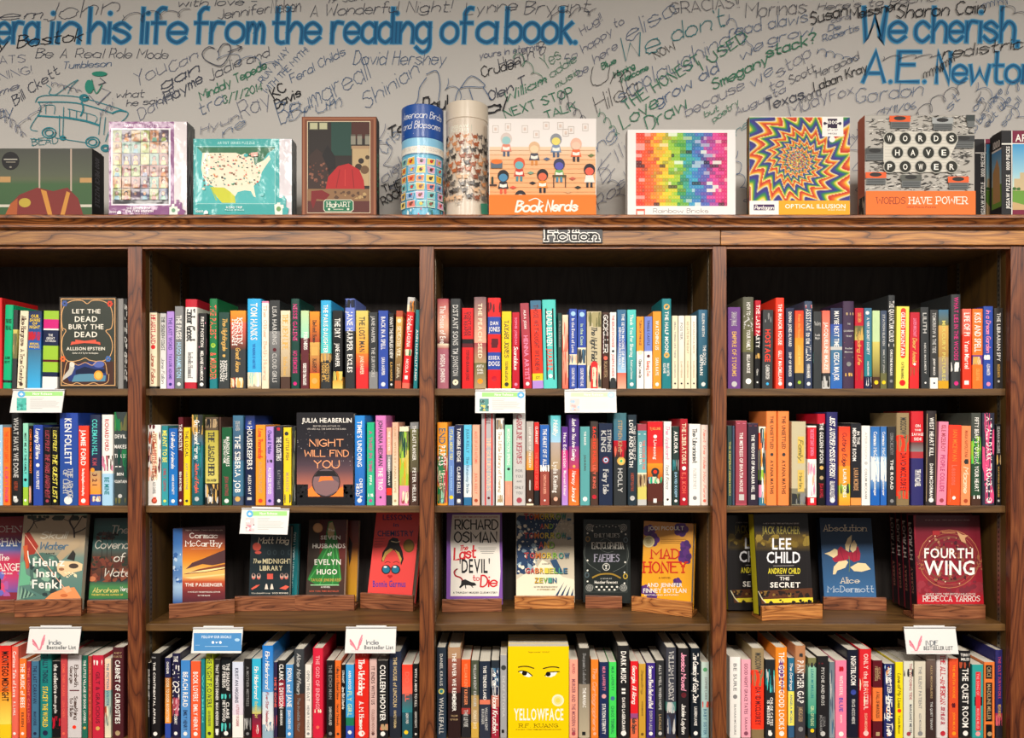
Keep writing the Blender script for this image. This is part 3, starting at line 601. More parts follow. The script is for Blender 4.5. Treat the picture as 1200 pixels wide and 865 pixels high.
book_row(1, 3, '''
512 525.8 350 h|rose>peach/.3,peach>maroon/.5,cream>rose/.56,a86070|The House of Eve;.08;.5;white;.48~SADEQA JOHNSON;.62;.93;white;.38
527.5 540 350 h|charcoal|DISTANT SONS;.07;.52;silver;.5~TIM JOHNSTON;.55;.86;silver;.5~*o;.5;.93;.28;cream
541.3 554.8 361 p|red/.385,black/.44,maroon/.49,red|DON'T FEAR;.05;.35;maroon;.3;b;.15~THE REAPER;.05;.35;maroon;.3;b;-.18~STEPHEN GRAHAM JONES;.52;.9;maroon;.26
555.3 570 348 h|7c5f62>peach/.5,rose>tan/.72,olive>tan|THE PEACH SEED;.07;.67;cream;.34~ANITA;.74;.77;white;.6;h~GAIL;.78;.81;white;.5;h~JONES;.82;.84;white;.5;h~*o;.5;.92;.22;amber
571.3 587 349 h|red/.21,royal/.4,red/.6,royal/.79,red|*n;6;.05;.16;maroon;.12~DAN;.26;.3;white;.6;h~JONES;.32;.37;white;.85;h~*n;5;.45;.55;maroon~ESSEX;.64;.68;white;.85;h~DOGS;.7;.75;white;.85;h~*o;.5;.89;.2;crimson
588 599.4 365 p|yellow|TAYARI JONES;.12;.6;charcoal;.4;s~LEAVING ATLANTA;.65;.9;charcoal;.24;s
600.2 610.8 366 p|crimson|SOPHIE JORDAN;.07;.42;pink;.32~Scandalous;.45;.75;white;.5;c
609.5 622 355 p-4|rose>crimson|ALKA JOSHI;.08;.3;white;.28~HENNA ARTIST;.38;.9;pink;.5
622.3 635.5 352 p-3|steel/.1,hot/.83,yellow/.91,lilac|THOSE WE THOUGHT WE KNEW;.05;.8;maroon;.42~JOY;.86;.89;charcoal;.4;h
636 652.8 351 h-2|aqua|*r;.22;.1;.82;.9;black~DEAD ELEVEN;.13;.52;white;.4~JUAREZ;.55;.8;hot;.35~*o;.52;.86;.15;white
653.2 658.4 367 p|darkgreen|CROSSINGS;.1;.45;gray;.5
658.8 666 369 p|cream>coral/.5,peach>coral|*n;12;.1;.95;rust-cream-coral
667 676.4 362 p|royal/.57,cream/.7,royal|*n;5;.58;.68;peach-steel~In the Event of Love;.12;.55;white;.4~COURTNEY KAE;.74;.97;white;.36~*o;.5;.06;.3;paleblue
677 687 363 p|royal/.48,cream/.7,royal|*n;8;.5;.68;charcoal-steel~In the Case;.18;.45;palegreen;.34~COURTNEY KAE;.74;.97;white;.36~*o;.5;.06;.3;paleblue
687.7 704.8 365 p|c8bb98|*n;16;.01;.2;olive-aaa070~*n;14;.7;.98;charcoal-cream~The Night Field;.2;.64;charcoal;.36;c~*r;.27;.68;.75;1;red~*o;.51;.69;.24;red~MARI KRUK;.72;.9;cream;.2
705.6 713.8 366 p|brown|*n;20;.02;.98;black-brown-maroon~GODKILLER;.04;.53;white;.6;s~*o;.5;.6;.3;coral~KANER;.65;.85;tan;.4;s
714.6 722.4 366 p|white/.9,charcoal|THE BERLIN EXCHANGE;.04;.46;crimson;.36~*o;.5;.51;.2;charcoal~JOSEPH KANON;.55;.84;crimson;.36~*o;.5;.89;.42;charcoal
723.4 734 363 p|steel>blue/.4,royal>paleblue/.8,coral>peach|THE SEVEN MOONS OF MAALI;.05;.75;white;.3;b;.14~SHEHAN KARUNATILAKA;.22;.7;white;.26;b;-.22
735 745.5 363 p|aqua>teal|Thank You For Sharing;.06;.6;white;.38~Rachel Lynn Solomon;.64;.88;white;.26
746 754.7 371 p|amber/.48,white|TURN OF PHRASE;.05;.4;charcoal;.3~*o;.5;.5;.3;cream~Claire Love On;.6;.85;charcoal;.36;s
755.2 764.6 371 p|periwinkle/.48,white|TINGLE CASTLE;.05;.4;navy;.3~*o;.5;.55;.2;maroon~Kissing Two;.62;.83;coral;.4;s
765 775 365 p|amber|WATCHING US;.12;.5;white;.4~SARA KAYE;.6;.83;white;.36
775.6 787 350 h|teal|*o;.5;.09;.32;gold~THE HALF MOON;.14;.6;white;.38~*o;.5;.63;.3;gold~MARY BETH;.72;.86;white;.26;b;.15~KEANE;.72;.83;white;.26;b;-.22
787.6 794.6 370 p|cream|SMALL THINGS LIKE THESE;.08;.58;gray;.3~CLAIRE KEEGAN;.62;.85;gray;.24~*o;.5;.93;.16;black
795.1 802.2 370 p|white>cream|FOSTER;.1;.33;gray;.4~CLAIRE KEEGAN;.62;.85;tan;.26~*o;.5;.93;.16;black
802.6 809.4 370 p|cream|SO LATE IN THE DAY;.08;.52;tan;.35~CLAIRE KEEGAN;.62;.85;tan;.26~*o;.5;.93;.16;black
809.8 816.4 370 p|white>cream|ANTARCTICA NOW;.08;.52;tan;.3~CLAIRE KEEGAN;.62;.85;tan;.26~*o;.5;.93;.16;black
818.5 830 363 h|steel>darkteal|ELLEN KEITH;.05;.34;white;.26~THE DUTCH;.45;.7;white;.32;b;.12~ORPHAN;.57;.83;white;.32;b;-.2
''')
book_row(1, 4, '''
853 868 360 p|purple|SARAH J MAAS;.06;.23;silver;.42~EMPIRE OF STORMS;.3;.85;gold;.34
870.4 883.8 348 h|5c5c4e>olive/.6,4c4a40|HOW TO;.06;.2;white;.34~Kill;.21;.34;silver;.7;c~YOUR FAMILY;.36;.58;white;.34~BELLA MACKIE;.63;.83;white;.3~*o;.5;.92;.26;white
884.3 891.8 352 h1|crimson/.4,black|THE LAST PARTY;.05;.54;white;.6~*n;4;.6;.66;gold~Clare;.78;.85;white;.3~*o;.5;.93;.15;white
893.5 906 363 p1|charcoal|*n;4;.04;.16;gray;.1~HOSTAGE;.25;.66;hot;.5~CLARE MACKINTOSH;.7;.88;white;.36~*o;.5;.94;.14;sky
909 919.5 349 h|hot|THE MANOR HOUSE;.07;.52;white;.42~GILLY MACMILLAN;.58;.92;white;.4
921 930.8 361 p|navy|DONNA JONES ALWARD;.05;.48;white;.36~SHIP OF BRIDES;.55;.85;white;.3
931.6 942 364 p|hot>tangerine/.35,amber>gold/.8,charcoal|From the House;.05;.35;gold;.3~LOUISE MARR;.45;.7;straw;.3~*o;.5;.92;.2;lime
942.6 952.6 353 h|slate>323c58|*n;4;.04;.08;crimson-silver~ASSISTANT to the VILLAIN;.09;.68;white;.58~HANNAH MAEHRER;.72;.88;white;.42
953.2 963 365 p|charcoal/.52,2c3234/1|*t;0;aqua~*r;0;.53;1;.67;7fd4cc~*o;.5;.54;.2;charcoal~The Liberty;.13;.18;silver;.8;h~Rosella;.29;.32;silver;.6;h~Major;.33;.36;silver;.6;h
963.4 973 364 p|coral>peach/.8,charcoal/.9,silver|*n;6;.84;.98;black-silver~JACQUELINE MAZE;.15;.76;white;.45
973.4 987.4 361 p|navy/.2,royal>steel/.48,silver/.52,steel>blue|MAYBE NEXT TIME;.04;.48;white;.4~CESCA MAJOR;.55;.9;white;.44
987.8 1001.6 353 h|plum|*n;4;.13;.16;tan;.14~THE;.25;.27;silver;.25;h~GUARDIAN;.33;.35;silver;.85;h~TRAP;.39;.41;silver;.5;h~*r;.1;.47;.9;.475;rose~Rachel;.53;.55;silver;.6;h~Mattson;.57;.59;silver;.7;h~*r;.1;.64;.9;.645;tan~*o;.5;.72;.2;gray~*n;4;.82;.86;gold;.14
1002 1012.4 361 p|crimson/.22,olive>straw/.4,crimson|SARA SHEW;.06;.18;gold;.4~*n;8;.22;.4;gold-olive~Reading Life;.3;.7;gold;.4;c~*n;6;.74;.9;rust-crimson
1012.8 1022 361 p|steel>teal/.85,navy|*o;.4;.06;.24;white~A VERY SECRET SOCIETY;.12;.58;white;.34~SANGU MANDANNA;.66;.84;white;.22~*n;5;.86;.97;white-navy
1022.4 1031.4 364 p|palegreen/.4,straw>7a6a3c/.85,brown|LAST LIGHT;.1;.3;palegreen;.3~*o;.5;.92;.28;yellow|pale green and brown
1031.8 1040 364 p|slate>4a5046/.8,olive|STATION ELEVEN;.05;.45;silver;.34~EMILY ST JOHN;.5;.8;silver;.24~*o;.5;.92;.3;yellow
1040.2 1049 346 h1|charcoal|THE QUANTUM CURIO;.06;.5;white;.66~*r;.1;.52;.9;.55;white~CHRISTINE MANGAN;.58;.86;white;.34~*o;.5;.92;.22;gray
1050.4 1065.4 359 p1|lemon|*r;.32;.04;.72;.6;e0402c~*o;.52;.05;.2;e0402c~*o;.52;.6;.2;e0402c~GILDED MOUNTAIN;.07;.6;white;.3~KATE MANNING;.68;.88;brown;.22~*o;.5;.93;.24;red
1066.2 1079 366 p1|crimson>red|LAUREN MARCHANT;.08;.32;pink;.34~Dear Amelia;.34;.68;gold;.4;c~*o;.5;.68;.14;white~*n;5;.72;.84;rust
1077.8 1089 360 p-1|charcoal|LILITH;.07;.32;silver;.46~NIKKI MARMERY;.44;.82;silver;.24~*o;.5;.93;.12;white
1090 1099.6 363 p|333333/.86,white|TOMORROW & THE TIDE;.04;.55;silver;.44~JENNY MARCH;.62;.83;white;.26~*o;.5;.93;.12;navy
1100 1112 363 p|steel>olive/.2,gold>b08a4a/.6,tan>gray/.9,mustard|MERCURY PICTURES;.14;.9;straw;.34
1114.6 1126.6 345 h|charcoal|WHAT LIES IN THE WOODS;.03;.7;magenta;.42~*n;6;.72;.82;white;.14~*r;0;.79;1;.81;white
1127.8 1138.6 362 p|coral/.32,hot/1|LIFE OF PI;.05;.34;white;.62~Yann Martel;.4;.75;white;.5~*r;.2;.9;.7;.95;white
1139.6 1152 362 p|tangerine/.58,purple/.7,tangerine|KISS AND SPELL;.05;.54;white;.6~*n;7;.6;.7;white-gold~CELESTINE;.75;.9;gold;.3
1152.6 1164 359 p|royal|In a Dream Garden;.05;.56;pink;.44;c~*n;5;.59;.65;white~ALISA MARTIN;.7;.84;white;.34
1165 1176.8 361 p|33302f|THE LIBRARIAN SPY;.06;.66;white;.4~MADELINE MARTIN;.7;.86;gold;.3~*o;.5;.91;.14;silver
''')
book_row(2, 1, '''
-6 3 498 p|paleblue|LOVE SONG;.2;.9;white;.5
3.4 12 501 p|tangerine|THE COLONY LIGHTS;.05;.45;hot;.5~A CURVY FINGER;.5;.95;magenta;.46
12.4 25 484 h|black|WHAT HAVE WE DONE;.05;.7;silver;.46~ALEX FINLAY;.74;.84;rust;.34~*r;.25;.9;.6;.95;white
26.6 33 496 p|mint>aqua/.78,lime|MEET ME AT THE FAMILY;.12;.62;black;.42~*o;.5;.69;.3;black~*o;.5;.94;.26;white
33.6 38 499 p|black|COMES FROM THE FOREST;.04;.6;tangerine;.55~*n;5;.76;.97;peach
38.7 50 498 p|royal|Longing Still Here;.05;.42;white;.42;c~*o;.5;.5;.2;white~NORA PERRET;.57;.8;white;.32
51 60 501 p|black|LUCY FOLEY;.04;.3;rose;.5;c~THE PARIS APARTMENT;.34;.9;rose;.55;c
60.3 68.5 501 p|black|LUCY FOLEY;.04;.3;lemon;.5;c~THE GUEST LIST;.34;.9;lemon;.6;c
68.8 91 484 h|royal>274f96|KEN FOLLETT;.06;.56;white;.36~THE ARMOR;.6;.92;silver;.22;s;.12~OF LIGHT;.62;.88;silver;.22;s;-.15
91.4 104 499 p|hot|JAMIE FORD;.05;.5;white;.46~The Many Daughters of Afong Moy;.54;.88;white;.2;s
104.4 117.6 486 h|navy/.62,tan>amber/.88,royal|COLEMAN HILL;.05;.45;aqua;.46~KIM;.48;.56;rose;.4~*o;.3;.61;.2;amber~3 2 1;.65;.78;maroon;.4~*n;5;.9;.96;rose-cream
118.4 132 486 h|white/.65,paleblue|RICHARD FORD;.05;.4;crimson;.34~*n;18;.45;.62;pink-rose-brown;.08~BE MINE;.69;.88;teal;.4
133 148.6 483 h|3a4444|*n;7;.0;.2;lime-olive-green;.3~DEVIL;.24;.28;white;.85;h~MAKES;.35;.39;white;.92;h~THREE;.45;.49;white;.92;h~*r;.1;.58;.6;.59;white~BEN;.65;.68;white;.5;h~FOUNTAIN;.73;.76;white;.95;h~*n;5;.4;.7;green-darkgreen~*o;.5;.9;.16;silver~*n;4;.92;.98;olive;.3
''')
book_row(2, 2, '''
173.2 188.6 498 p|white|*n;3;.0;.05;maroon;.3~*n;44;.08;.7;maroon-rust-peach;.09~*r;.3;.1;.75;.68;cream~ONCE A LITTLE WHITE;.12;.66;rust;.3;s~ALEX GABRIEL;.71;.86;gray;.22~*r;.4;.9;.65;.96;coral
189.2 197 499 p|teal>35a0a8|MEANT TO BE;.06;.46;lemon;.66~EMILY GIFFIN;.54;.82;rose;.42
197.6 208 502 p|blue>1f7cc8|Unlikely Animals;.05;.52;white;.4;c~ANNIE HARTNETT;.6;.86;white;.26
208.4 214.6 489 h|maroon|THE MINISTRY;.08;.38;white;.6~BEN BORTNER;.62;.84;white;.4
215 222.8 501 p|yellow|THE LOCAL;.04;.38;charcoal;.46~JOEY HARTSTONE;.46;.8;gray;.34
224 237.4 486 h|4e5a34/.14,6a5c2c>steel/.34,teal>darkteal|*n;14;.0;.22;gold-olive-charcoal~*n;20;.3;.7;steel-teal-darkteal~Only Vincent Harvey;.06;.5;white;.4;c~Return of English;.54;.86;coral;.3;c~*o;.5;.93;.2;silver
239.6 255.6 489 h|5a4a38/.15,b4a83c>straw/.75,2e2a24|*n;16;.02;.12;black-tan~THE JASAD HEIR;.17;.66;charcoal;.4;s~SARA HASHEM;.7;.73;charcoal;.7;h~*n;16;.76;.98;silver-black-gold;.1~*r;.36;.9;.6;.96;white
256.4 259.2 489 h|brown|
259.6 271.6 501 p|1c5c38|MAGNOLIA PARKS;.12;.5;white;.34;b;.12~THE LONG WAY HOME;.15;.46;white;.26;b;-.2~JESSA HASTINGS;.63;.88;rose;.34
272 285 487 h|steel>slate/.5,steel/.9,slate|JOSH HAVEN;.06;.17;silver;.42~THE SIBERIA JOB;.22;.86;white;.5~*o;.5;.93;.24;gold
286.6 298.6 487 h|navy>royal/.15,navy|THE;.06;.1;silver;.3~HOUSEKEEPERS;.12;.6;white;.5~ALEX HAY;.66;.88;white;.3~*r;.25;.91;.7;.94;silver
299.4 311 498 p|amber|Love, Theoretically;.05;.42;hot;.44;c~ALI HAZELWOOD;.46;.85;tan;.34
311.6 320.6 500 p|lilac|Check & Mate;.05;.34;indigo;.46;c~*n;3;.42;.46;black~ALI HAZELWOOD;.52;.86;white;.42
322.2 331.4 499 p|252638|*n;3;.02;.06;crimson~THE CLOISTERS;.14;.44;white;.62~KATY HAYS;.56;.8;gray;.4
332 341.4 501 p|yellow|*o;.4;.08;.26;charcoal~LITTLE FISH;.14;.42;charcoal;.4~MARION;.58;.82;tan;.4~*n;4;.86;.97;charcoal-olive
342 346.6 500 p|1e2420|*n;10;.05;.95;olive-brown-gray
415.2 427.6 487 h|2489dc>blue|TIME'S;.06;.25;white;.44~UNDOING;.28;.57;white;.44~CHERYL A;.7;.92;white;.3;b;.14~HEAD;.76;.9;white;.3;b;-.2
429.8 438.8 495 p|emerald>3cb590|A THIEF IN TIME;.1;.6;c04a8a;.44~PIPPA;.64;.76;white;.36~*n;3;.86;.9;white
439.6 452.4 487 h|d97cc0|JOHANNA HEDMAN;.05;.56;charcoal;.4~THE TRIO;.58;.83;white;.42~*o;.5;.91;.1;charcoal
453 458.8 501 p|peach/.35,gray/.56,charcoal/.78,hot/.87,charcoal|THE WATER;.05;.3;white;.4~HEMMINGWAY;.38;.75;white;.4
459.4 466.8 495 p|peach>cream|QUIET WIVES BY ANNA HOPE;.05;.85;tan;.36
467.8 479 500 p|cream/.06,darkgreen>lime/.3,straw>b8a83a/.75,pink|*n;16;.06;.4;darkgreen-lime-olive~*n;14;.4;.75;mustard-lime-straw~*n;5;.82;.98;rose-cream
480.4 490.6 495 p|gray/.08,olive>5c523c/.6,brown|THE LAST RANGER;.04;.46;white;.42~PETER HELLER;.55;.96;white;.4
''')
book_row(2, 3, '''
512 524.6 495 h|amber|*n;24;.4;.98;crimson-green-cream-mint-rose;.3~*r;.2;.28;.9;.5;1f7a48~END;.07;.26;2a6a80;.6~PAPERS;.28;.52;white;.66~LEAVEN;.58;.8;cream;.5~*r;.25;.86;.75;.96;crimson
525.4 532.4 500 p|6a8ac8|IT'S ALL ABOUT YOU;.04;.42;lemon;.5~SOPHIA RANALD;.5;.82;paleblue;.3~*o;.5;.9;.34;yellow
532.8 542.6 498 p|232a4c|TANGIBLE EDGE;.04;.46;white;.42~CLAIRE KELLS;.52;.85;white;.4~*r;.25;.92;.75;.98;gray
543.4 552.8 498 p|5fc3e4/.5,paleblue>white/.9,2f6f9c|JULIA KELLY;.05;.35;steel;.34~The Runaway Bride;.4;.85;steel;.3;s
553.4 562.4 498 p|peach|ALICE OF LATE AUTUMN;.08;.48;coral;.36~JULIA KELLY;.6;.86;coral;.34~*o;.5;.94;.24;rust
564 579.6 484 h|b8b4b6|*r;.26;0;.86;1;d42a26~THE GOLDEN DOVES;.27;.84;e8c9b0;.32;s;.06~HALL;.03;.13;maroon;.3;s~*o;.56;.92;.1;maroon|grey-edged red
581 590.8 490 p|white|*n;14;.02;.13;gray-brown-tan~The Little Library of Evening;.16;.85;tan;.34;s~*n;5;.88;.97;tan
591.6 600.4 498 p|8fd8b4/.7,f09a80|MISDIRECTION SPRING;.05;.5;white;.4~*o;.5;.55;.2;charcoal~KENNEDY;.75;.9;peach;.3
601 616 484 h|c9c6c2|CAROLINE KEPNES;.02;.55;rose;.36;s~FOR;.61;.64;gray;.55;h~YOU;.67;.7;gray;.6;h~AND;.73;.75;gray;.45;h~ONLY;.79;.82;gray;.7;h~YOU;.85;.88;gray;.5;h~*r;.1;.58;.9;.583;gray|pale grey
616.6 625.4 494 p|b4aca4/.35,tan>amber/.58,brown/.98,cream|LOST BODY OF THE EARTH;.07;.55;white;.3~*r;.4;.7;.6;.82;silver~*o;.5;.94;.2;white
625.8 632 495 p|d8201c/.82,black|CLAIRE KNIT;.05;.26;white;.45~THE SECRET OF ISLA;.36;.8;coral;.5
632.8 644 498 p|1f62b8>2858a0/.52,9a4438/1|*n;5;.5;.58;white-silver-charcoal~THE HEART OF IT ALL;.05;.5;white;.42~CHRISTIAN KIEFER;.62;.86;peach;.28~*o;.5;.94;.1;white
645 657.4 487 h|5cc6cc>paleblue/.3,b8a8a0>tan/.6,8a7468>5a4638/.92,brown|Mobility;.05;.22;white;.4;c~Lydia Kiesling;.52;.86;white;.44~*o;.5;.93;.2;peach
658.2 665.8 500 p|5a2f8a/.3,magenta>lilac|Hex Education;.08;.52;white;.5~Maureen Kilmer;.56;.88;white;.4
666.4 679 486 h|4a2678/.35,8a3488>c03a5c/.6,hot>tangerine|Just as You Are Coming;.04;.5;white;.34;c~*o;.5;.57;.14;gold~Nancy Jonquil;.62;.95;white;.34;c
679.8 691.4 500 p|5aa3a4|*t;0;amber~*r;0;.28;1;.56;e8a868~THE BAKER;.06;.24;white;.22~JULIA KING;.36;.56;brown;.2~*o;.5;.92;.24;white
692 701 494 p|3a302c/.2,8a4a2c>rust/.6,brown|SACRED FUEL;.06;.5;hot;.4~LILY KING;.52;.8;coral;.4~*o;.5;.9;.3;crimson
701.8 718 496 p|1f2a44|STEPHEN;.08;.35;silver;.28;b;.26~KING;.09;.35;silver;.36;b;-.16~*o;.5;.45;.25;rose~*o;.5;.45;.17;paleblue~*o;.5;.45;.08;maroon~Fairy Tale;.57;.86;silver;.34;s
719 734.6 484 h|4a7880>steel/.3,crimson>brown/.48,charcoal|*n;8;.36;.48;crimson-charcoal-coral~STEPHEN KING;.08;.42;tan;.32~*o;.58;.52;.32;gold~*o;.58;.52;.2;straw~*o;.58;.52;.09;emerald~HOLLY;.6;.86;silver;.36
735.8 746.4 486 h|26343e|THE HOUSE OF;.12;.5;silver;.3;b;.24~LOVE AND DEATH;.06;.58;white;.44;b;-.14~ANDREW KLAVAN;.64;.84;rust;.36~*o;.5;.92;.28;silver
747 758 497 p|rose/.08,5c9aa2>7cb8b8/.6,cream/.75,straw/.93,silver|*r;.1;.12;.9;.13;white~THE HOUSE IN THE;.2;.56;coral;.3;b;.18~CERULEAN SEA;.22;.5;white;.26;b;-.18~*n;8;.62;.78;tan-brown-charcoal
758.6 777 494 p|d8232a/.3,hot>e8622a/.5,amber>b0481f/.7,5a2a22/.95,brown|TJ KLUNE;.07;.1;gold;.7;h~*o;.5;.18;.12;white~Livesong;.22;.45;white;.2~*o;.5;.6;.26;charcoal~*r;.33;.6;.66;.7;charcoal~*o;.5;.6;.12;hot~*n;9;.66;.74;emerald-steel-cream~*r;.38;.92;.6;.97;white
777.8 787 494 p|white|The Applicant;.05;.45;pink;.46;c~Nazli Koca;.52;.8;gray;.4;c~*o;.5;.93;.15;black
788 796 500 p|1f3430|AURORA;.06;.34;white;.55~*n;7;.42;.56;gray-teal~DAVID KOEPP;.58;.9;paleblue;.36
796.8 806.4 491 h|b01f2c|THE LIBERATORS;.05;.52;cream;.52~*o;.5;.57;.26;white~E.J. KOH;.62;.86;coral;.5~*o;.5;.93;.2;white
807.4 821 497 p|white|The Librarianist;.06;.48;charcoal;.34;s~PATRICK DEWITT;.55;.8;silver;.24;s~*o;.5;.91;.18;gray
821.4 830 498 p|f2ddd0|Next the Wide Way Farm;.06;.9;coral;.34;c|pale peach
''')
book_row(2, 4, '''
852.6 858 499 p|2f4a4a|THE KEEPER;.2;.5;straw;.4~OF HIDDEN BOOKS;.5;.88;straw;.4
858.4 861 499 p|slate|
862 875.4 493 p|b04a58/.02,9c3f4e/.98,b04a58|*r;.12;.03;.88;.035;pink~THE MISTRESS OF BHATIA HOUSE;.14;.84;white;.3~*r;.3;.87;.75;.94;silver
876.4 888.6 496 p|3a2640/.02,271c30|*r;.12;.03;.88;.035;rose~THE WIDOWS OF MALABAR HILL;.14;.84;white;.32~*r;.3;.87;.7;.93;silver
889.4 897.6 500 p|f2ead8/.08,hot>tangerine/.3,cream/.55,lime/.68,black/.74,pink/.9,steel|*n;22;.02;.98;white-charcoal-amber-teal;.3|multicoloured
898.2 910.8 482 h|f58a45|THE UNSETTLED;.05;.4;5a3320;.3~*o;.5;.46;.15;charcoal~AYANA MATHIS;.52;.88;5a3320;.3
911.6 925.4 482 h|f58a45|THE UNSETTLED;.05;.4;5a3320;.3~*o;.5;.46;.15;charcoal~AYANA MATHIS;.52;.88;5a3320;.3
927.6 944.6 494 p|c8be9c/.8,8a8670|*r;.42;.18;.88;.5;e0bf62~Family;.22;.46;olive;.3;c;.14~*r;.42;.58;.88;.84;e0bf62~Martin;.62;.8;olive;.2;s;.14~*n;14;.86;.99;charcoal-olive-gray
946.4 957 499 p|white/.02,d6202c/.42,white/.9,d6202c|THE SECRET DIARY OF MONA;.04;.38;pink;.4~*n;16;.46;.88;peach-pink;.1~*r;.3;.91;.7;.97;white
957.8 967.8 485 h|crimson/.11,black|THE GOLDEN SPOON;.1;.54;white;.44~*o;.5;.59;.24;gold~*o;.5;.7;.24;tan~JESSA MAXWELL;.76;.92;crimson;.4
968.6 982.4 483 h|262460|JUST ANOTHER MISSING PERSON;.05;.7;white;.42;c~GILLIAN MCALLISTER;.74;.93;white;.4
983.2 996.6 500 p|hot>tangerine/.5,amber/.75,lime>amber|Cutting Edge;.08;.5;maroon;.34;c~*n;5;.72;.85;charcoal-lime~LAURA;.54;.72;white;.3~JONES;.74;.9;white;.3
997 1009.4 496 p|23242a/.91,e89a4c|IN THE;.1;.26;white;.26;b;.22~MIDNIGHT ROOM;.06;.46;white;.34;b;-.16~LAURA MCBRIDE;.55;.82;cc9a6a;.44
1009.8 1020 499 p|white|APEIROGON;.08;.42;silver;.28~*o;.5;.47;.2;silver~COLUM MCCANN;.54;.92;gray;.26
1020.4 1031.2 500 p|2f6cb4>5a94d0/.45,paleblue>2f6cb4/.8,blue|*n;8;.38;.7;white-paleblue;.25~Cormac McCarthy;.07;.52;white;.34;s~The Passenger;.58;.88;white;.26;s
1031.8 1039.4 500 p|2f6cb4>5a94d0/.45,paleblue>2f6cb4/.8,blue|*n;8;.38;.7;white-paleblue;.25~Cormac McCarthy;.07;.52;white;.4;s~The Passenger;.58;.88;white;.3;s
1040 1050.2 500 p|262628|CORMAC MCCARTHY;.08;.36;gray;.4~THE ROAD;.42;.8;white;.34
1051 1066.4 484 h|9a8560/.25,hot/.3,8a7a54/.4,hot/.9,8a7450|*n;12;.24;.42;hot-8a7a54;.3~*n;8;.84;.93;hot-8a7450;.3~MOSCOW X;.05;.28;charcoal;.46~DAVID MCCLOSKEY;.43;.85;maroon;.42
1068 1083.2 482 h|d0202c/.33,6a3434>gray/.43,b0343c/.5,2a2868|ON;.14;.17;white;.4;h~THE;.19;.21;white;.5;h~SAVAGE;.23;.26;white;.9;h~SIDE;.28;.31;white;.6;h~TIFFANY MCDANIEL;.62;.8;white;.44
1085.2 1098 481.5 h1|2c2426|WEST HEART KILL;.07;.48;white;.38~DANN MCDORMAN;.56;.93;white;.3~*r;.06;.03;.1;.96;tan~*r;.9;.03;.94;.96;tan
1099 1110.6 494 p3|f08ca8|ISLE MCELROY;.04;.36;rose;.44~PEOPLE COLLIDE;.4;.84;b03a68;.44
1111.2 1126 498 p2|hot>f0541c|IAN MCEWAN;.06;.45;tangerine;.36~Lessons;.5;.75;coral;.42~*r;-.2;.8;.2;.96;white~*o;.5;.91;.14;white
1126.6 1137.8 499 p1|f0925c|MARIA NAPOLITANA;.06;.4;rust;.34~*n;3;.42;.48;charcoal~Maame;.52;.84;cream;.5;c
1138.6 1150.6 484 h|4a4e48/.3,2a5a34>43b03a/.5,2a4a34/.9,brown|*n;20;.25;.55;neon-lime-darkgreen;.25~FIFTY BEASTS TO BREAK YOUR HEART;.05;.85;white;.4~*n;3;.89;.93;white
1151.6 1166.6 484 h|2c2e40|*n;24;.0;.98;e04a80-2c2e40-e04a80;.26~A TALL DARK TROUBLE;.04;.86;white;.42
1167 1173.4 497 p|1d1c1e|SEANAN MCGUIRE;.03;.36;silver;.5~*n;5;.38;.5;gold-tan~WAYWARD CHILDREN;.52;.9;gold;.3
''')
book_row(4, 1, '''
-6 12.4 757 h|red>tangerine/.5,amber>lemon/.85,yellow|MONTEGO MIDNIGHT;.06;.6;black;.4;b;.16|red and yellow
13 21 758 h|coral/1|Curious Tale of Love;.05;.55;white;.5~R. L. HALL;.6;.75;white;.34
22.4 30.6 772 p|tangerine|THE MUSIC of BEES;.06;.62;white;.6~EILEEN;.68;.86;brown;.36
31 36 775 p|b03038|THE LIGHT CALLING;.08;.8;coral;.5
36.5 45.4 775 p|steel|THE LAST CARAVAN;.06;.55;navy;.5~MARJORIE;.66;.84;navy;.36
46 60 757 h|12807c|ACTUALLY THINGS;.03;.4;navy;.44~STACEY THE WORLD;.44;.88;yellow;.44
60.6 70.4 775 p|black/.75,crimson/.85,black|*n;10;.72;.88;hot-crimson-black;.25~the collective;.04;.42;white;.5~alison gaylin;.44;.68;white;.36
70.8 78.6 766 p|c8474c|COME THEN AGAIN;.12;.5;coral;.4~LISA CHEN;.56;.75;coral;.36
79 95.2 768 p|d4cfcf|Elizabeth;.12;.38;brown;.24;s;.14~George;.14;.34;brown;.24;s;-.2~*r;.15;.42;.85;.435;maroon~Something;.5;.78;brown;.24;s;.12~to Hide;.52;.74;brown;.24;s;-.2~*o;.5;.87;.14;hot|grey-white
95.8 102.6 768 p|1f6a56|THE LITTLE VILLAGE OF BOOK LOVERS;.06;.82;white;.42~*o;.5;.88;.26;gold
103 107.6 769 p|b04434|ORIGIN STORY;.08;.8;coral;.4
108 121.2 768 p|c8203c|*n;4;.06;.12;white;.1~GILT & GRACIOUS;.2;.82;6e1428;.34~*o;.5;.88;.18;gold
122.4 130 772 p|e8d8bc>peach/.4,7fb0a8>cream|THE FICTION WRITER;.06;.6;steel;.4~*n;9;.6;.85;darkteal-rust-cream
131 144.8 759 h|4c1820|ANDY;.05;.07;tan;.7;h~KURTZ;.09;.11;tan;.7;h~CABINET OF CURIOSITIES;.14;.84;white;.42
''')
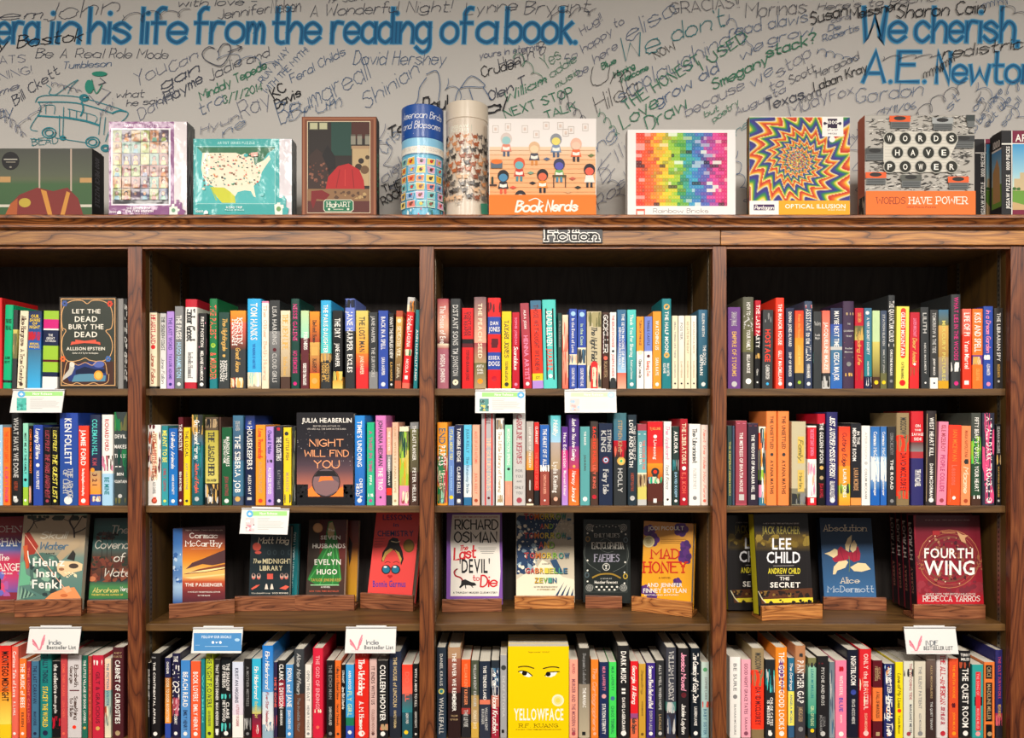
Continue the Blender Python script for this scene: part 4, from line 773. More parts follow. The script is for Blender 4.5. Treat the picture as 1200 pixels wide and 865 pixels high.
book_row(4, 2, '''
167 175.8 777 p|18181a|THE FINAL GIRL;.08;.5;white;.34;b;.2~SUPPORT GROUP;.08;.45;white;.3;b;-.2~GRADY HENDRIX;.52;.72;white;.36
176.4 187.6 766 h|1b1a1c|*r;.1;.04;.55;.055;gray~THE CONTINENTAL AFFAIR;.1;.83;white;.24;b;-.1
193 200 771 p|232450/.25,b06a28>amber/.82,royal|CHANDLER;.05;.2;white;.4~DOOR TO DOOR BOOKSTORE;.26;.8;cream;.5
201 211 766 h|211f40|THE;.03;.1;white;.5~FAVORITES;.13;.66;white;.7;c~*n;8;.52;.74;pink-rose;.22~ROSEMARY;.72;.84;white;.36
211.6 222.8 774 p|3f86cc>5c98d4|BEACH READ;.15;.6;white;.54~EMILY HENRY;.64;.9;navy;.4
223.4 235 775 p|ee5c30|BOOK LOVERS;.14;.52;white;.5~EMILY HENRY;.56;.9;white;.42
235.4 240 772 p|teal|WOMEN;.2;.8;aqua;.4
240.6 250 765 h|bfd02a|THE NIGHT FLOWERS;.02;.64;charcoal;.56~SARA HERCHENROETHER;.68;.86;olive;.34
250.6 258.2 773 p|1b1a1b|THAT THING'S DINNER;.06;.52;white;.44~MARA HENDERSON;.55;.84;white;.44~*r;.25;.88;.75;.93;white
258.8 271 770 p|151a1c|THE SHADOW;.08;.42;white;.32;b;.18~OF PERSEUS;.1;.38;white;.32;b;-.2~*n;5;.46;.52;aqua;.26~CLAIRE;.56;.76;white;.3;b;.16~HEYWOOD;.54;.8;white;.3;b;-.2~*n;5;.82;.92;aqua;.24
272 285 776 p|d4def0>e8dce8/.7,white|KRISTAN HIGGINS;.08;.54;navy;.3;b;-.08~A LITTLE RAY OF SUNSHINE;.56;.85;rose;.26
286 294.4 772 p|1b1b1d|A MOTHER MISTRESS;.1;.6;gray;.36~*n;5;.75;.9;gray-silver
295 305.8 772 p|35b6d6/.6,5aa8b4>straw/.7,5a2a44>crimson|Elin Hilderbrand;.1;.5;white;.4;c~Golden Girl;.54;.74;straw;.3;c~*n;4;.84;.95;white-crimson
306.6 320 757 h|1f7ad0>5aa0dc/.5,bcd8ee>white/.85,9ab8c8|Elin Hilderbrand;.06;.46;white;.34;c~Five-Star Weekend;.5;.86;rose;.24;c~*n;8;.82;.92;steel-white
320.6 325 776 p|2a2044|SHE'S GONE;.2;.6;coral;.6~*n;4;.7;.9;steel-rose
325.6 334 774 p|1a1a1c/.25,7a1c2c>c02840/.6,black|CLARK & DIVISION;.05;.62;white;.6~NAOMI HIRAHARA;.64;.84;white;.36
334.6 343.6 779 p|4a90cc|FIONA;.05;.24;white;.6~and JANE;.27;.58;white;.6~JEAN CHEN HO;.62;.88;white;.36
344 356.4 761 h|3a3e42>26282a/.5,5a3424>6a3c28|Alice Hoffman;.05;.5;silver;.36;c~The Invisible Hour;.54;.92;gray;.26;c
357.4 365 779 p|ece6dc|OPEN THROAT;.08;.5;gray;.44~HENRY HOKE;.56;.9;gray;.4
366 378.6 760 h|d81c3c/1|*r;0;0;1;.04;6a1c28~THE GOD OF ENDINGS;.08;.68;f0a0a8;.36~*n;3;.68;.72;cream~*o;.5;.88;.16;coral
382.4 392 774 p|1c1c1e|THE ECHO MAN;.06;.5;gray;.4~SAM HOLLAND;.6;.84;silver;.34
392.4 399.6 774 p|f0702a|Calling for a Blanket Dance;.08;.5;brown;.4;s~Oscar Hokeah;.56;.84;brown;.36;s
400 404.6 779 p|black|STRAIGHT;.08;.25;white;.5~Jane Eliot Lifestyle;.3;.6;white;.6;c
405 414.8 779 p|3fa0dc/.72,1f7a58/.83,royal|ANN HOOD;.08;.34;white;.34~FLY GIRL;.36;.7;palegreen;.5~*o;.5;.92;.24;white
415.4 432 764 h|e0281e|*n;3;.02;.05;coral;.06~The Unfolding;.09;.5;white;.38;s~A. M. Homes;.58;.9;white;.3;s~*n;3;.93;.96;coral;.06
432.8 441.6 772 p|d8b4ac|IT ENDS WITH US;.1;.58;5a3a3a;.46~COLLEEN HOOVER;.64;.95;8a5a50;.36
442.2 455 774 p|161618|COLLEEN HOOVER;.06;.78;white;.5~*n;6;.82;.9;coral-tan;.18
456 470 764 h|26324c/.75,1c222e|THE HOUSE of LINCOLN;.06;.64;d8c08c;.3~NANCY HORAN;.68;.88;d8c08c;.22
471 483.4 779 p|hot>coral/.4,5a4a50>teal/.65,darkteal|DO TELL;.1;.5;coral;.4~LINDSAY LYNCH;.66;.8;white;.24~*o;.4;.92;.2;yellow
484 490.6 778 p|1c1c1e|WITH A MIND TO KILL;.06;.58;white;.44~ANTHONY HOROWITZ;.64;.86;white;.4
''')
book_row(4, 3, '''
511.4 523 759 h|1f2c3a>26384a|DANIEL KRAUS;.07;.42;silver;.3~*o;.5;.48;.3;straw~*o;.5;.48;.18;teal~WHALEFALL;.55;.95;silver;.46
524.6 540 759 h|b08a68/.12,9a5a48>6a2c2a/.5,2c1c1c|THE RIVER WE REMEMBER;.06;.7;white;.3~WILLIAM;.74;.76;tan;.5;h~KENT KRUEGER;.78;.8;tan;.6;h
540.6 551.4 773 p|f0561c/.35,2a2224/.62,a0342c/.7,1c1c20|WILLIAM KENT KRUEGER;.05;.58;f09060;.36~THE LEVEE;.64;.86;silver;.44
552 561.2 774 p|4a5040/.45,b09050>tan/.8,d0a848|WILLIAM KENT KRUEGER;.05;.6;silver;.36~ORDINARY GRACE;.64;.88;cream;.42
561.8 574.6 775 p|222c3e/.5,e0785c/.56,2c3242|THIS TENDER LAND;.06;.5;white;.3~WILLIAM KENT;.6;.9;silver;.24;b;.14~KRUEGER;.62;.82;silver;.24;b;-.18
575.6 585 774 p|1f2a34/.1,6a90a8/.35,202838/.45,c07060/.6,a01c34|*n;16;.1;.45;silver-steel-navy~The Family;.12;.36;white;.6;c~Naomi Krupitsky;.45;.95;white;.6;c
586.2 594 768 p|a0a0a2|*o;.5;.15;.4;charcoal~DEAF UTOPIA;.25;.75;silver;.4~*r;.2;.9;.6;.94;black
667 677.4 773 p|f0a48c|ALFRED;.05;.18;rose;.3~MURDER AND THE MODERN GIRL;.25;.96;8a4a58;.42
678 691.6 760 h|2a2824>3a3630/.4,8a8070>b8ac90|Benjamin Labatut;.06;.4;gray;.24;s~THE MANIAC;.44;.66;white;.3~*r;.3;.93;.6;.97;black
692.4 701.4 773 p|f0822a|The Cartographers;.1;.9;peach;.5;c
702.4 713 776 p|1c2c54|MUR LAFFERTY;.06;.38;e08098;.34~*o;.5;.45;.26;e0a0a0~STATION ETERNITY;.55;.95;white;.4
713.6 722.4 776 p|40d858|MUR LAFFERTY;.06;.38;1f7a48;.34~*o;.5;.48;.3;steel~CHAOS TERMINAL;.58;.95;1f7a48;.44
723.6 738 757 h|161618|DARK MUSIC;.06;.4;white;.42~11;.46;.52;white;.3~DAVID LAGERCRANTZ;.56;.96;white;.26
738.8 748 775 p|e0202a/.68,9a4a80/.75,e8704a|Georgie, All Along;.06;.55;white;.5;c~Kate Clayborn;.74;.94;charcoal;.5;c
748.6 756.8 778 p|c89a30|Seedling;.08;.4;6a4c18;.3;c~WRENMARIE;.5;.7;6a4c18;.24
757.4 768 777 p|3a2680|Someone Else's Bed and Bed;.04;.6;white;.46;c~DONYA LALLI;.64;.9;silver;.34
768.6 778.6 774 p|26282a|ALL'S WELL WHEN HOPE;.06;.64;silver;.32~LACALLE;.7;.9;tan;.3
780.4 792.8 759 h|3a3c46/.6,4a8078/.7,2c2a38|WILLIAM LANDAY;.05;.58;silver;.42;s~*n;6;.6;.72;teal-silver~*n;6;.74;.95;silver-slate;.2
794.6 808 760 h|18161a|Jessica Moved;.05;.46;f0a0b8;.42;c~*o;.5;.52;.24;maroon~Jackie Layton;.62;.95;white;.34;c
809.6 821 760 h|101b24|The Comedy of Coby Dow;.05;.6;white;.52;c~LAUREN LANGE;.65;.86;white;.3
821.8 833 776 p|c8dcd0>9cc8cc|*o;.5;.1;.28;5aa870~SOPHIE LARK;.2;.5;gray;.3;b;.1~*n;5;.52;.6;coral-crimson~BABY SISTER;.62;.96;steel;.4|pale mint
''')
book_row(4, 4, '''
855 868 770 p|f0eee8|BE SURE;.08;.42;gray;.3~*o;.5;.49;.2;gray~SEANAN MCGUIRE;.58;.96;gray;.18
868.6 880 773 p|f0a8b8|GOOD NIGHT GRACE TATES;.05;.7;8a4a60;.34~SARAH;.74;.9;8a4a60;.26
881 896 760 h|9a8560/.25,hot/.3,8a7a54/.4,hot/.9,8a7450|*n;12;.24;.42;hot-8a7a54;.3~MOSCOW X;.05;.28;charcoal;.46~DAVID MCCLOSKEY;.43;.85;maroon;.42
896.8 908.4 773 p|23282c|*n;12;.12;.42;aqua-silver-teal;.15~CHLOE CATES;.48;.84;white;.28;b;.14~IS MISSING;.52;.82;white;.28;b;-.18~*r;.3;.9;.6;.96;white
909 923 759 h|f58a1e|*n;4;.12;.5;purple;.2~THE GOD OF GOOD LOOKS;.05;.9;white;.46
923.6 931 771 p|1f6a8c/.42,lemon/.85,2f5a80|The Darlings;.06;.4;white;.4;c~ANGELA MCGILL;.46;.82;steel;.36
932 944.6 757 h|b88058/.2,c09070>8a6a58/.3,3c3a40|*n;3;.08;.12;charcoal;.1~PANTHER GAP;.16;.62;white;.6~JAMES MCLAUGHLIN;.66;.82;tan;.4~*o;.5;.9;.24;gray
947 956.8 771 p|7a7a50/.1,8fc8ac>3a9a80/.7,1f6a60/.88,charcoal|*n;4;.06;.12;charcoal;.3~LEAH MCMULLIN;.14;.5;teal;.3~GIRL OF FLEAS;.6;.85;palegreen;.4~*o;.5;.91;.24;yellow
957.6 971 769 p|18171a|*n;3;.08;.1;maroon;.14~PSYCHE AND EROS;.14;.6;silver;.28~LUNA;.74;.86;gray;.22;b;.12~MCNAMARA;.72;.95;gray;.22;b;-.16
972 978.4 776 p|6c7c84>8a98a0|*n;10;.1;.95;steel-silver-slate
979 992.4 774 p|f080a0|*n;4;.08;.14;crimson;.14~WHITE & ROYAL;.2;.45;white;.3~BLUE;.48;.66;3a4aa8;.34~MCQUISTON;.7;.8;white;.16
993.4 1006.8 762 h|151a2c|NIGHTBLOOM;.07;.4;white;.44~*o;.5;.48;.24;3a4aa0~PEACE ADZO MEDIE;.56;.84;silver;.28
1007.6 1022 761 h|d8202a|*n;5;.3;.9;coral-cream;.1~ONLY the BEAUTIFUL;.05;.68;f4c8c0;.36~SUSAN MEISSNER;.72;.92;peach;.22
1023 1034.4 774 p|5c1420/.35,f07c3c/.78,5c1420|SUSAN;.09;.24;tan;.26;s;.12~MEISSNER;.08;.26;tan;.26;s;-.16~A FALL OF MARIGOLDS;.4;.74;brown;.34~*r;.3;.92;.7;.97;tan
1036 1048.6 778 p|1c2460|*n;22;.02;.98;white-amber-paleblue;.06~ANN MELTZER;.05;.4;white;.4~Unworldly Twin;.44;.94;white;.5;c
1049.4 1058.4 776 p|f0dc1e|Love of My Lives;.15;.6;5a4a18;.44;c~*o;.5;.64;.26;hot~Yamile Menon;.7;.94;5a4a18;.3
1059 1070.8 775 p|dcdccc|*n;4;.1;.2;charcoal;.2~THE WITCHING TIDE;.03;.5;rose;.26;b;.2~MARGARET MEYER;.56;.94;navy;.24;b;.2
1071.8 1085 775 p|d8d0bc|THE SILENT PATIENT;.07;.62;gray;.28~ALEX MICHAELIDES;.68;.94;gray;.2
1085.6 1097.6 768 h|b0a498/.06,6a5850>4a3a36/.4,3c2c2a|ALEX MICHAELIDES;.12;.52;tan;.2~THE QUIET TENANT;.56;.9;silver;.22
1098 1111.8 766 h|dcd6d4|THE ALL-AMERICAN;.02;.6;c02838;.36;s~JOE MILAN JR.;.63;.84;b04050;.3;s|grey-white
1112.4 1123.4 772 p|e0502c|THE MILITIA HOUSE;.08;.5;amber;.26~*n;4;.56;.62;maroon;.16~JOHN MILAS;.68;.9;amber;.24
1124.4 1138.4 763 h|141416|TERRY;.03;.06;white;.8;h~MILES;.08;.11;white;.7;h~*n;5;.13;.2;rust;.14~THE QUIET ROOM;.2;.88;white;.5
1139.4 1152.6 779 p|2aa09a|*r;.3;.1;.75;.9;e02c30~THE SONG OF;.12;.42;f0a0a0;.22~*r;.2;.44;.9;.56;black~MADELINE MILLER;.6;.88;f0a0a0;.22
1153.4 1166 776 p|e87c38|*r;.14;.04;.74;.22;black~CIRCE;.06;.2;tan;.36;b;-.06~*r;.14;.27;.74;.78;black~MADELINE MILLER;.29;.76;tan;.34;b;-.06~*r;.14;.82;.74;1;black
1167 1179 762 h|2c2a6c/.72,b03050/.8,24202c|THE CULT SURVIVORS;.07;.55;c04a78;.36~MEGAN MIRANDA;.62;.77;e8b868;.4~*n;8;.74;.86;e06070-24202c;.3
''')

# ------------------------------------------------------------------ book with its front cover to the room
def plane_fn(o, ox, oy, s, thick_off=0.0, lim=None):
    """Print drawn in the coordinates of a photo crop (origin ox, oy; s crop px per photo px) lands where that ray meets the cover's plane."""
    bpy.context.view_layer.update()
    M = o.matrix_world; inv = M.inverted(); cam_l = inv @ Vector((0, CAMY, HZ))
    def fn(x, y, z):
        px = ox + x / s; py = oy + y / s
        d = inv.to_3x3() @ Vector(((px - CX) / FPX, 1, (CY - py) / FPX))
        t = (thick_off - cam_l.y) / d.y; p = cam_l + d * t
        if lim: return (min(max(p.x, .0003), lim[0] - .0003), thick_off - z, min(max(p.z, .0004), lim[1] - .0003))
        return (p.x, thick_off - z, p.z)
    return fn
def local_px(o, px, py):
    fn = plane_fn(o, 0, 0, 1); p = fn(px, py, 0); return p[0], p[2]
def cover_book(frame, w, h, th, col, hard=True, spine=None, label='', mat=None, back=None, name='book', group=None):
    """Box-built book in frame: x 0..w, z 0..h, front cover at y = 0, pages behind it."""
    mat = mat or M_GLOSS; t = .0024 if hard else .0006; o = frame
    V = []; F = []; CC = []
    def bx(x0, y0, z0, x1, y1, z1, c):
        k = len(V); V.extend([(x0, y0, z0), (x1, y0, z0), (x1, y1, z0), (x0, y1, z0), (x0, y0, z1), (x1, y0, z1), (x1, y1, z1), (x0, y1, z1)])
        for f in ((0, 3, 2, 1), (4, 5, 6, 7), (0, 1, 5, 4), (1, 2, 6, 5), (2, 3, 7, 6), (3, 0, 4, 7)): F.append(tuple(k + i for i in f)); CC.append(C3(c))
    bx(0, 0, 0, w, t, h, col); bx(0, th - t, 0, w, th, h, back or col); bx(0, t, 0, t, th - t, h, spine or col)
    cov = mesh_obj('cover', V, F, mat, o, CC)
    q = .003 if hard else .0002
    pg = MB().box(t, t, q, w - q, th - t, h - q).build('pages', M_PAPER_Y, o)
    if label: tag(o, label, 'book', group)
    return cov
M_PAPER_Y = M_PAPER.copy(); M_PAPER_Y.name = 'page_edges_front'
M_PAPER_Y.node_tree.nodes['Mapping'].inputs['Scale'].default_value = (3, 1800, 3)

def upright(px0, px1, top, zb, Y):
    o = empty('book', (XP(px0, Y), Y, zb)); return o, XP(px1, Y) - XP(px0, Y), ZP(top, Y) - zb

# top shelf, far left: dark cover with gold scrollwork
o, w, h = upright(69.6, 136, 348, SH[1] + .0004, YS + .006)
cov = cover_book(o, w, h, .028, '2e2a24', label='dark green face-out book with a gold scroll frame and pale owl, top shelf', spine='2e2a24')
K = Ink(plane_fn(o, 0, 335, 6.653)); GD = 'dba871'
K.rect(476, 100, 898, 778, '3a3f38'); K.frame(474, 98, 900, 780, 7, GD)
K.rect(490, 590, 886, 768, '4a2f28')
for P in (((490, 350), (480, 250), (500, 160), (560, 118), (640, 115), (680, 140), (720, 115), (800, 118), (860, 160), (880, 250), (868, 330), (826, 350), (862, 400), (878, 480), (850, 560), (780, 590), (700, 580), (664, 562), (620, 580), (540, 590), (500, 550), (482, 480), (490, 400), (515, 350), (490, 330)),): K.line(list(P), 6, GD, True)
K.poly([(560, 640), (600, 610), (700, 590), (760, 600), (810, 640), (830, 690), (830, 740), (540, 745), (520, 700)], '2c3c78'); K.poly([(580, 700), (650, 680), (760, 690), (826, 700), (820, 745), (560, 748)], '5a8ea6')
K.poly([(590, 660), (660, 630), (740, 650), (820, 650), (820, 680), (590, 690)], '1a2440')
K.ell(770, 612, 44, 26, '5a6ab0'); K.ell(768, 698, 36, 38, 'f0a030'); K.ell(768, 698, 24, 26, 'f6c060')
K.poly([(545, 600), (575, 590), (582, 640), (560, 690), (480, 745), (500, 700), (540, 650)], 'c8c4b8'); K.ell(563, 612, 20, 22, 'e0dcd0')
for P in (((500, 690), (490, 750), (560, 770), (600, 755), (664, 775), (730, 755), (780, 772), (840, 750), (850, 690)), ((500, 690), (520, 600), (560, 590), (610, 620), (664, 598), (720, 620), (760, 588), (820, 600), (835, 690))): K.line(list(P), 5, GD, True)
for x, y, c in ((505, 138, '4a5fa0'), (858, 140, 'd8442e'), (492, 570, 'e8703a'), (845, 570, '4a70b0')): 
    for a in range(6): K.ell(x + 14*math.cos(a*1.05), y + 16*math.sin(a*1.05), 9, 9, c)
for t, x0, x1, y0, y1 in (('LET THE', 565, 785, 182, 215), ('DEAD', 585, 760, 238, 280), ('BURY THE', 537, 808, 300, 338), ('DEAD', 583, 760, 358, 400), ('ALLISON EPSTEIN', 520, 820, 478, 502), ('Author of A Tip for the Hangman', 565, 768, 518, 530)): K.tx(t, x0, y0, x1, y1, 'f2ecdc')
K.poly([(552, 462), (560, 436), (590, 436), (590, 420), (660, 430), (750, 420), (752, 436), (782, 440), (786, 462), (752, 452), (660, 446), (590, 455)], 'e8604a')
K.build('cover_print', M_GLOSS, cov)
# grey-edged book just right of it
o = spine_book(137.4, 144.6, 350, True, 0, '8c8a88', [], SH[1] + .0004, YS + .012, M_MATTE)
tag(o, 'grey-spined hardback right of the dark gold-framed face-out book, top shelf', 'book')

# second shelf, centre left: Night Will Find You
o, w, h = upright(347.6, 414.4, 484, SH[2] + .0004, YS + .006)
cov = cover_book(o, w, h, .034, '242225', label='black face-out book with orange lettering over a glass ball, second shelf', back='1c1c20')
K = Ink(plane_fn(o, 325, 470, 6.651))
K.grad(152, 90, 590, 800, [(0, '1f1e22'), (.42, '2a2830'), (.62, '5a4650'), (.78, 'b06a5a'), (.9, 'e06a3a'), (.93, '242024'), (1, '1c1a1e')])
K.spray(152, 240, 590, 520, 40, [C3('d8d0d0'), C3('8a8488')], 1.5, 3.5, 4)
K.poly([(235, 745), (240, 690), (270, 665), (330, 720), (335, 745)], 'ff8a3a'); K.poly([(400, 745), (470, 690), (510, 665), (530, 745)], 'ff8a3a')
K.spray(152, 650, 240, 760, 60, [C3('1a1a1c'), C3('242226')], 16, 34, 5); K.spray(515, 650, 590, 760, 50, [C3('1a1a1c'), C3('242226')], 16, 34, 6)
K.rect(152, 752, 590, 800, '1c1b1e')
K.ell(380, 635, 110, 113, '2a2628', 32); K.ell(380, 635, 104, 107, '6a5a60', 32)
K.poly([(290, 590), (335, 590), (345, 585), (420, 585), (440, 610), (482, 640), (470, 700), (380, 740), (300, 715), (278, 640)], '8a6a6c')
K.poly([(320, 632), (335, 588), (425, 588), (440, 620), (400, 618), (350, 622)], 'f0803a'); K.poly([(285, 590), (320, 545), (440, 545), (475, 590), (430, 585), (340, 585)], '2a2628')
K.tx('JULIA HEABERLIN', 192, 133, 580, 168, 'f4efe6')
K.tx('BESTSELLING AUTHOR OF', 280, 190, 490, 200, 'c8c0b8'); K.tx('WE ARE ALL THE SAME IN THE DARK', 232, 212, 538, 224, 'c8c0b8')
for t, x0, x1, y0, y1 in (('NIGHT', 252, 514, 300, 353), ('WILL FIND', 214, 553, 384, 432), ('YOU', 288, 482, 465, 522)): K.tx(t, x0, y0, x1, y1, 'f6a878', 'p', .95)
K.build('cover_print', M_GLOSS, cov)

# bottom shelf, centre right: the yellow cover with three copies behind it
YT = [(757, YS + .006, 'yellow', 'front copy of the yellow face-out book with two drawn eyes, bottom shelf')]
z4 = SH[4] + .0004; Y0 = YS + .006
H0 = ZP(757.5, Y0) - z4
for k in range(4):
    o = empty('book', (XP(595.4, Y0), Y0 + k * .0285, z4))
    wv = XP(666.6, Y0) - XP(595.4, Y0)
    cov = cover_book(o, wv, H0, .027, 'f2cf00', False, spine='f2cf00', label=('front copy of the yellow face-out book with two drawn eyes, bottom shelf', 'yellow book directly behind the front copy with drawn eyes, bottom shelf', 'yellow book third deep behind the cover with drawn eyes, bottom shelf', 'rearmost yellow book behind the cover with drawn eyes, bottom shelf')[k], group='stacked copies of the yellow book')
    if k: continue
    K = Ink(plane_fn(o, 500, 725, 6.178))
    K.tx('"Hugely enjoyable"   NOVELIST', 735, 238, 890, 247, '8a6a10')
    for sx, x in ((1, 665), (0, 845)):
        P = [(x, 352), (x + 30, 346), (x + 70, 348), (x + 110, 360)] if sx else [(x, 362), (x + 40, 352), (x + 80, 350), (x + 112, 356)]
        K.line(P, 8, '1a1614', True)
    K.poly([(670, 386), (690, 378), (725, 386), (765, 415), (740, 424), (705, 416), (690, 400)], 'f8f6ee'); K.ell(708, 396, 19, 17, '16120f'); K.line([(665, 384), (690, 378), (730, 388), (765, 414)], 7, '16120f', True)
    K.poly([(860, 414), (885, 392), (915, 386), (945, 388), (930, 412), (900, 424), (868, 420)], 'f8f6ee'); K.ell(880, 402, 18, 17, '16120f'); K.line([(858, 412), (885, 390), (915, 386), (960, 384)], 7, '16120f', True)
    K.ell(950, 592, 44, 44, 'f6eecb'); K.ell(950, 592, 31, 31, 'eadf8e'); K.ell(950, 592, 17, 17, 'f0d95a')
    K.tx('YELLOWFACE', 632, 652, 990, 735, 'fbf6e4', 'b'); K.tx('R.F. KUANG', 670, 762, 950, 786, '5a4408', 's', .8); K.tx('A #1 NEW YORK TIMES BESTSELLING AUTHOR', 645, 800, 975, 806, '7a5c10')
    K.build('cover_print', M_GLOSS, cov)

# ------------------------------------------------------------------ display shelf: wooden stands and leaning books
FZ = SH[3]
def yfloor(py): return (YS - CAMY) * (731.5 - CY) / (py - CY) + CAMY
def stand(p0, b0, p1, b1, hpx, mat, label, rest=True):
    Ya, Yb = yfloor(b0), yfloor(b1); A = Vector((XP(p0, Ya), Ya, 0)); B = Vector((XP(p1, Yb), Yb, 0)); d = B - A; rz = math.atan2(d.y, d.x); w = d.length
    hh = hpx / FPX * (Ya - CAMY)
    o = empty('book_stand', (A.x, A.y, FZ + .0004), rz); tag(o, label, 'stand', 'wooden stands on the display shelf')
    MB().box(0, 0, 0, w, .009, hh).build('front_lip', mat, o, .0008)
    MB().box(0, .0091, 0, w, .060, .010).build('base_board', mat, o, .0008)
    return o, w, hh
LAST = []
def lean_book(st, hh, x0, x1, top, col, th, label, lean=10, spine=None, hard=True, crop=None, art=None, shift=0.0, roll=0.0, hfix=None, group=None, dx=0.0, mat=None, back=None):
    la = math.radians(lean)
    o = empty('book', (0, 0, 0)); rz = st.rotation_euler.z
    base = st.matrix_world if False else Matrix.Translation(st.location) @ Matrix.Rotation(rz, 4, 'Z')
    zoff = .0105 + th * math.sin(la) + (.003 if roll else 0)
    loc = base @ Vector((0, .0098 + shift, zoff))
    o.location = loc; o.rotation_euler = (-la, 0, rz); bpy.context.view_layer.update()
    # foot corners measured at the lip's upper edge
    def lx(px):
        fn = plane_fn(o, 0, 0, 1)
        for py in range(680, 730):
            p = fn(px, py, 0)
            if p[2] < hh - zoff: return p[0]
        return p[0]
    a, b = lx(x0), lx(x1); _, h = local_px(o, (x0 + x1) / 2, top)
    if hfix: a, b, h = hfix
    LAST[:] = [(a, b, h)]
    o.location = o.matrix_world @ Vector((a + dx, 0, 0))
    if roll: o.rotation_euler = (Matrix.Rotation(rz, 3, 'Z') @ Matrix.Rotation(-la, 3, 'X') @ Matrix.Rotation(math.radians(roll), 3, 'Y')).to_euler()
    bpy.context.view_layer.update()
    cov = cover_book(o, b - a, h, th, col, hard, spine, label, mat, group=group, back=back)
    if art:
        K = Ink(plane_fn(o, *crop, lim=(b - a, h))); art(K); K.build('cover_print', mat or M_GLOSS, cov)
    return o, b - a, h
C0 = (0, 595, 6.653); C1 = (165, 595, 6.653); C2 = (325, 595, 6.651); C3c = (500, 595, 6.651); C4 = (660, 595, 6.656); C5 = (840, 595, 6.656); C6 = (1010, 595, 6.316)
LW = 'f4efe4'

# far left bay
def art(K):
    K.grad(-120, 80, 200, 660, [(0, '8a2420'), (.25, 'a03040'), (.34, '3a5f9a'), (.42, '46609c'), (.55, 'c02c50'), (.75, 'd8345c'), (1, '6a5aa8')]); K.spray(-100, 500, 190, 690, 18, [C3('b05aa0'), C3('6a6ac0'), C3('e04870')], 20, 44, 3)
    K.tx('JOHN', -60, 145, 165, 190, 'd8ccc4', 's', .8); K.tx('GRISHAM', -160, 240, 188, 298, LW, 's', .8); K.tx('The', -10, 365, 70, 410, LW, 's', .7); K.tx('EXCHANGE', -200, 438, 165, 492, LW, 's', .8); K.tx('AFTER THE FIRM', -60, 508, 95, 520, LW)
    K.poly([(-30, 640), (-30, 560), (-10, 530), (8, 560), (8, 640)], '1c1418')
st, w, hh = stand(-45, 721, 17, 718, 15, W_STAND, 'walnut stand at the far left edge, under a red and blue cover')
lean_book(st, hh, -42, 28, 606, '8a2838', .034, 'red and blue face-out book cut off by the left edge, display shelf', spine='6a2030', crop=C0, art=art)
def art(K):
    K.grad(150, 60, 690, 720, [(0, 'b8a488'), (.4, 'a89478'), (.5, '6f8a80'), (1, '4f7a70')])
    K.spray(205, 62, 690, 100, 26, [C3('2c3228'), C3('3a4032')], 14, 36, 8)
    for P, wd in (((250, 60), (265, 110), (240, 160), (215, 190)), 9), (((265, 110), (330, 95), (380, 70)), 7), (((265, 110), (290, 160)), 5), (((570, 60), (545, 110), (575, 170), (580, 230)), 14), (((575, 170), (610, 120), (640, 70)), 8), (((580, 200), (640, 175), (680, 150)), 9), (((545, 110), (500, 90)), 5): K.line(list(P), wd, '3a2c26', True)
    K.poly([(195, 200), (230, 190), (300, 300), (270, 360), (220, 480), (185, 400)], 'a03426'); K.poly([(180, 300), (215, 290), (225, 460), (205, 480)], 'c85a30')
    K.poly([(225, 370), (330, 350), (470, 380), (480, 600), (360, 700), (240, 640)], '4a6a60'); K.spray(235, 380, 470, 690, 26, [C3('8ab49a'), C3('2c3c3c'), C3('5a8a78')], 14, 40, 9)
    K.poly([(165, 430), (190, 415), (205, 520), (240, 540), (230, 600), (150, 610)], '6ab08a')
    K.poly([(520, 290), (600, 240), (630, 250), (620, 300), (560, 340), (470, 420), (440, 380)], 'b09a7a'); K.poly([(520, 400), (570, 330), (590, 360), (580, 415)], '2a2826'); K.poly([(440, 440), (500, 415), (600, 420), (645, 440), (640, 490), (560, 510), (500, 540), (450, 500)], 'e8c89a'); K.ell(575, 455, 38, 20, '4a3c34'); K.ell(480, 480, 22, 12, 'a06a4a')
    K.spray(500, 500, 600, 545, 12, [C3('f0e0b8')], 6, 16, 2)
    K.poly([(350, 715), (400, 670), (500, 630), (580, 620), (640, 700), (620, 718)], 'e8925a'); K.ell(500, 685, 30, 13, 'c86a3a'); K.poly([(480, 625), (540, 610), (560, 650), (520, 665)], 'e8a878')
    for i in range(9): K.poly([(150 + i*14, 715 - i*4), (170 + i*14, 610 + i*9), (190 + i*14, 712 - i*4)], '3a5450' if i % 2 else '86ac94')
    K.line([(200, 212), (330, 400), (450, 560), (515, 640)], 6, 'e8aa90'); K.line([(218, 340), (222, 380), (235, 430)], 8, LW, True)
    K.tx('Skull', 318, 190, 515, 240, 'd8d0bc', 'c', 1.1); K.tx('Water', 310, 270, 525, 325, '4a6a80', 'c', 1.1); K.tx('a novel', 360, 348, 425, 362, '1a2024')
    for t, x0, x1, y0, y1 in (('Heinz', 258, 505, 395, 455), ('Insu', 285, 440, 480, 540), ('Fenkl', 252, 480, 562, 628)): K.tx(t, x0, y0, x1, y1, LW)
    K.poly([(628, 715), (640, 500), (690, 60), (700, 60), (665, 715)], '7aa898') if 0 else None
st, w, hh = stand(17, 724, 95, 722, 20, W_STAND, 'walnut stand under the book with a skull and jungle leaves')
lean_book(st, hh, 19.6, 95, 603, '86a090', .022, 'face-out book with a skull among jungle leaves and white lettering, display shelf', spine='5a7a6a', hard=False, crop=C0, art=art)
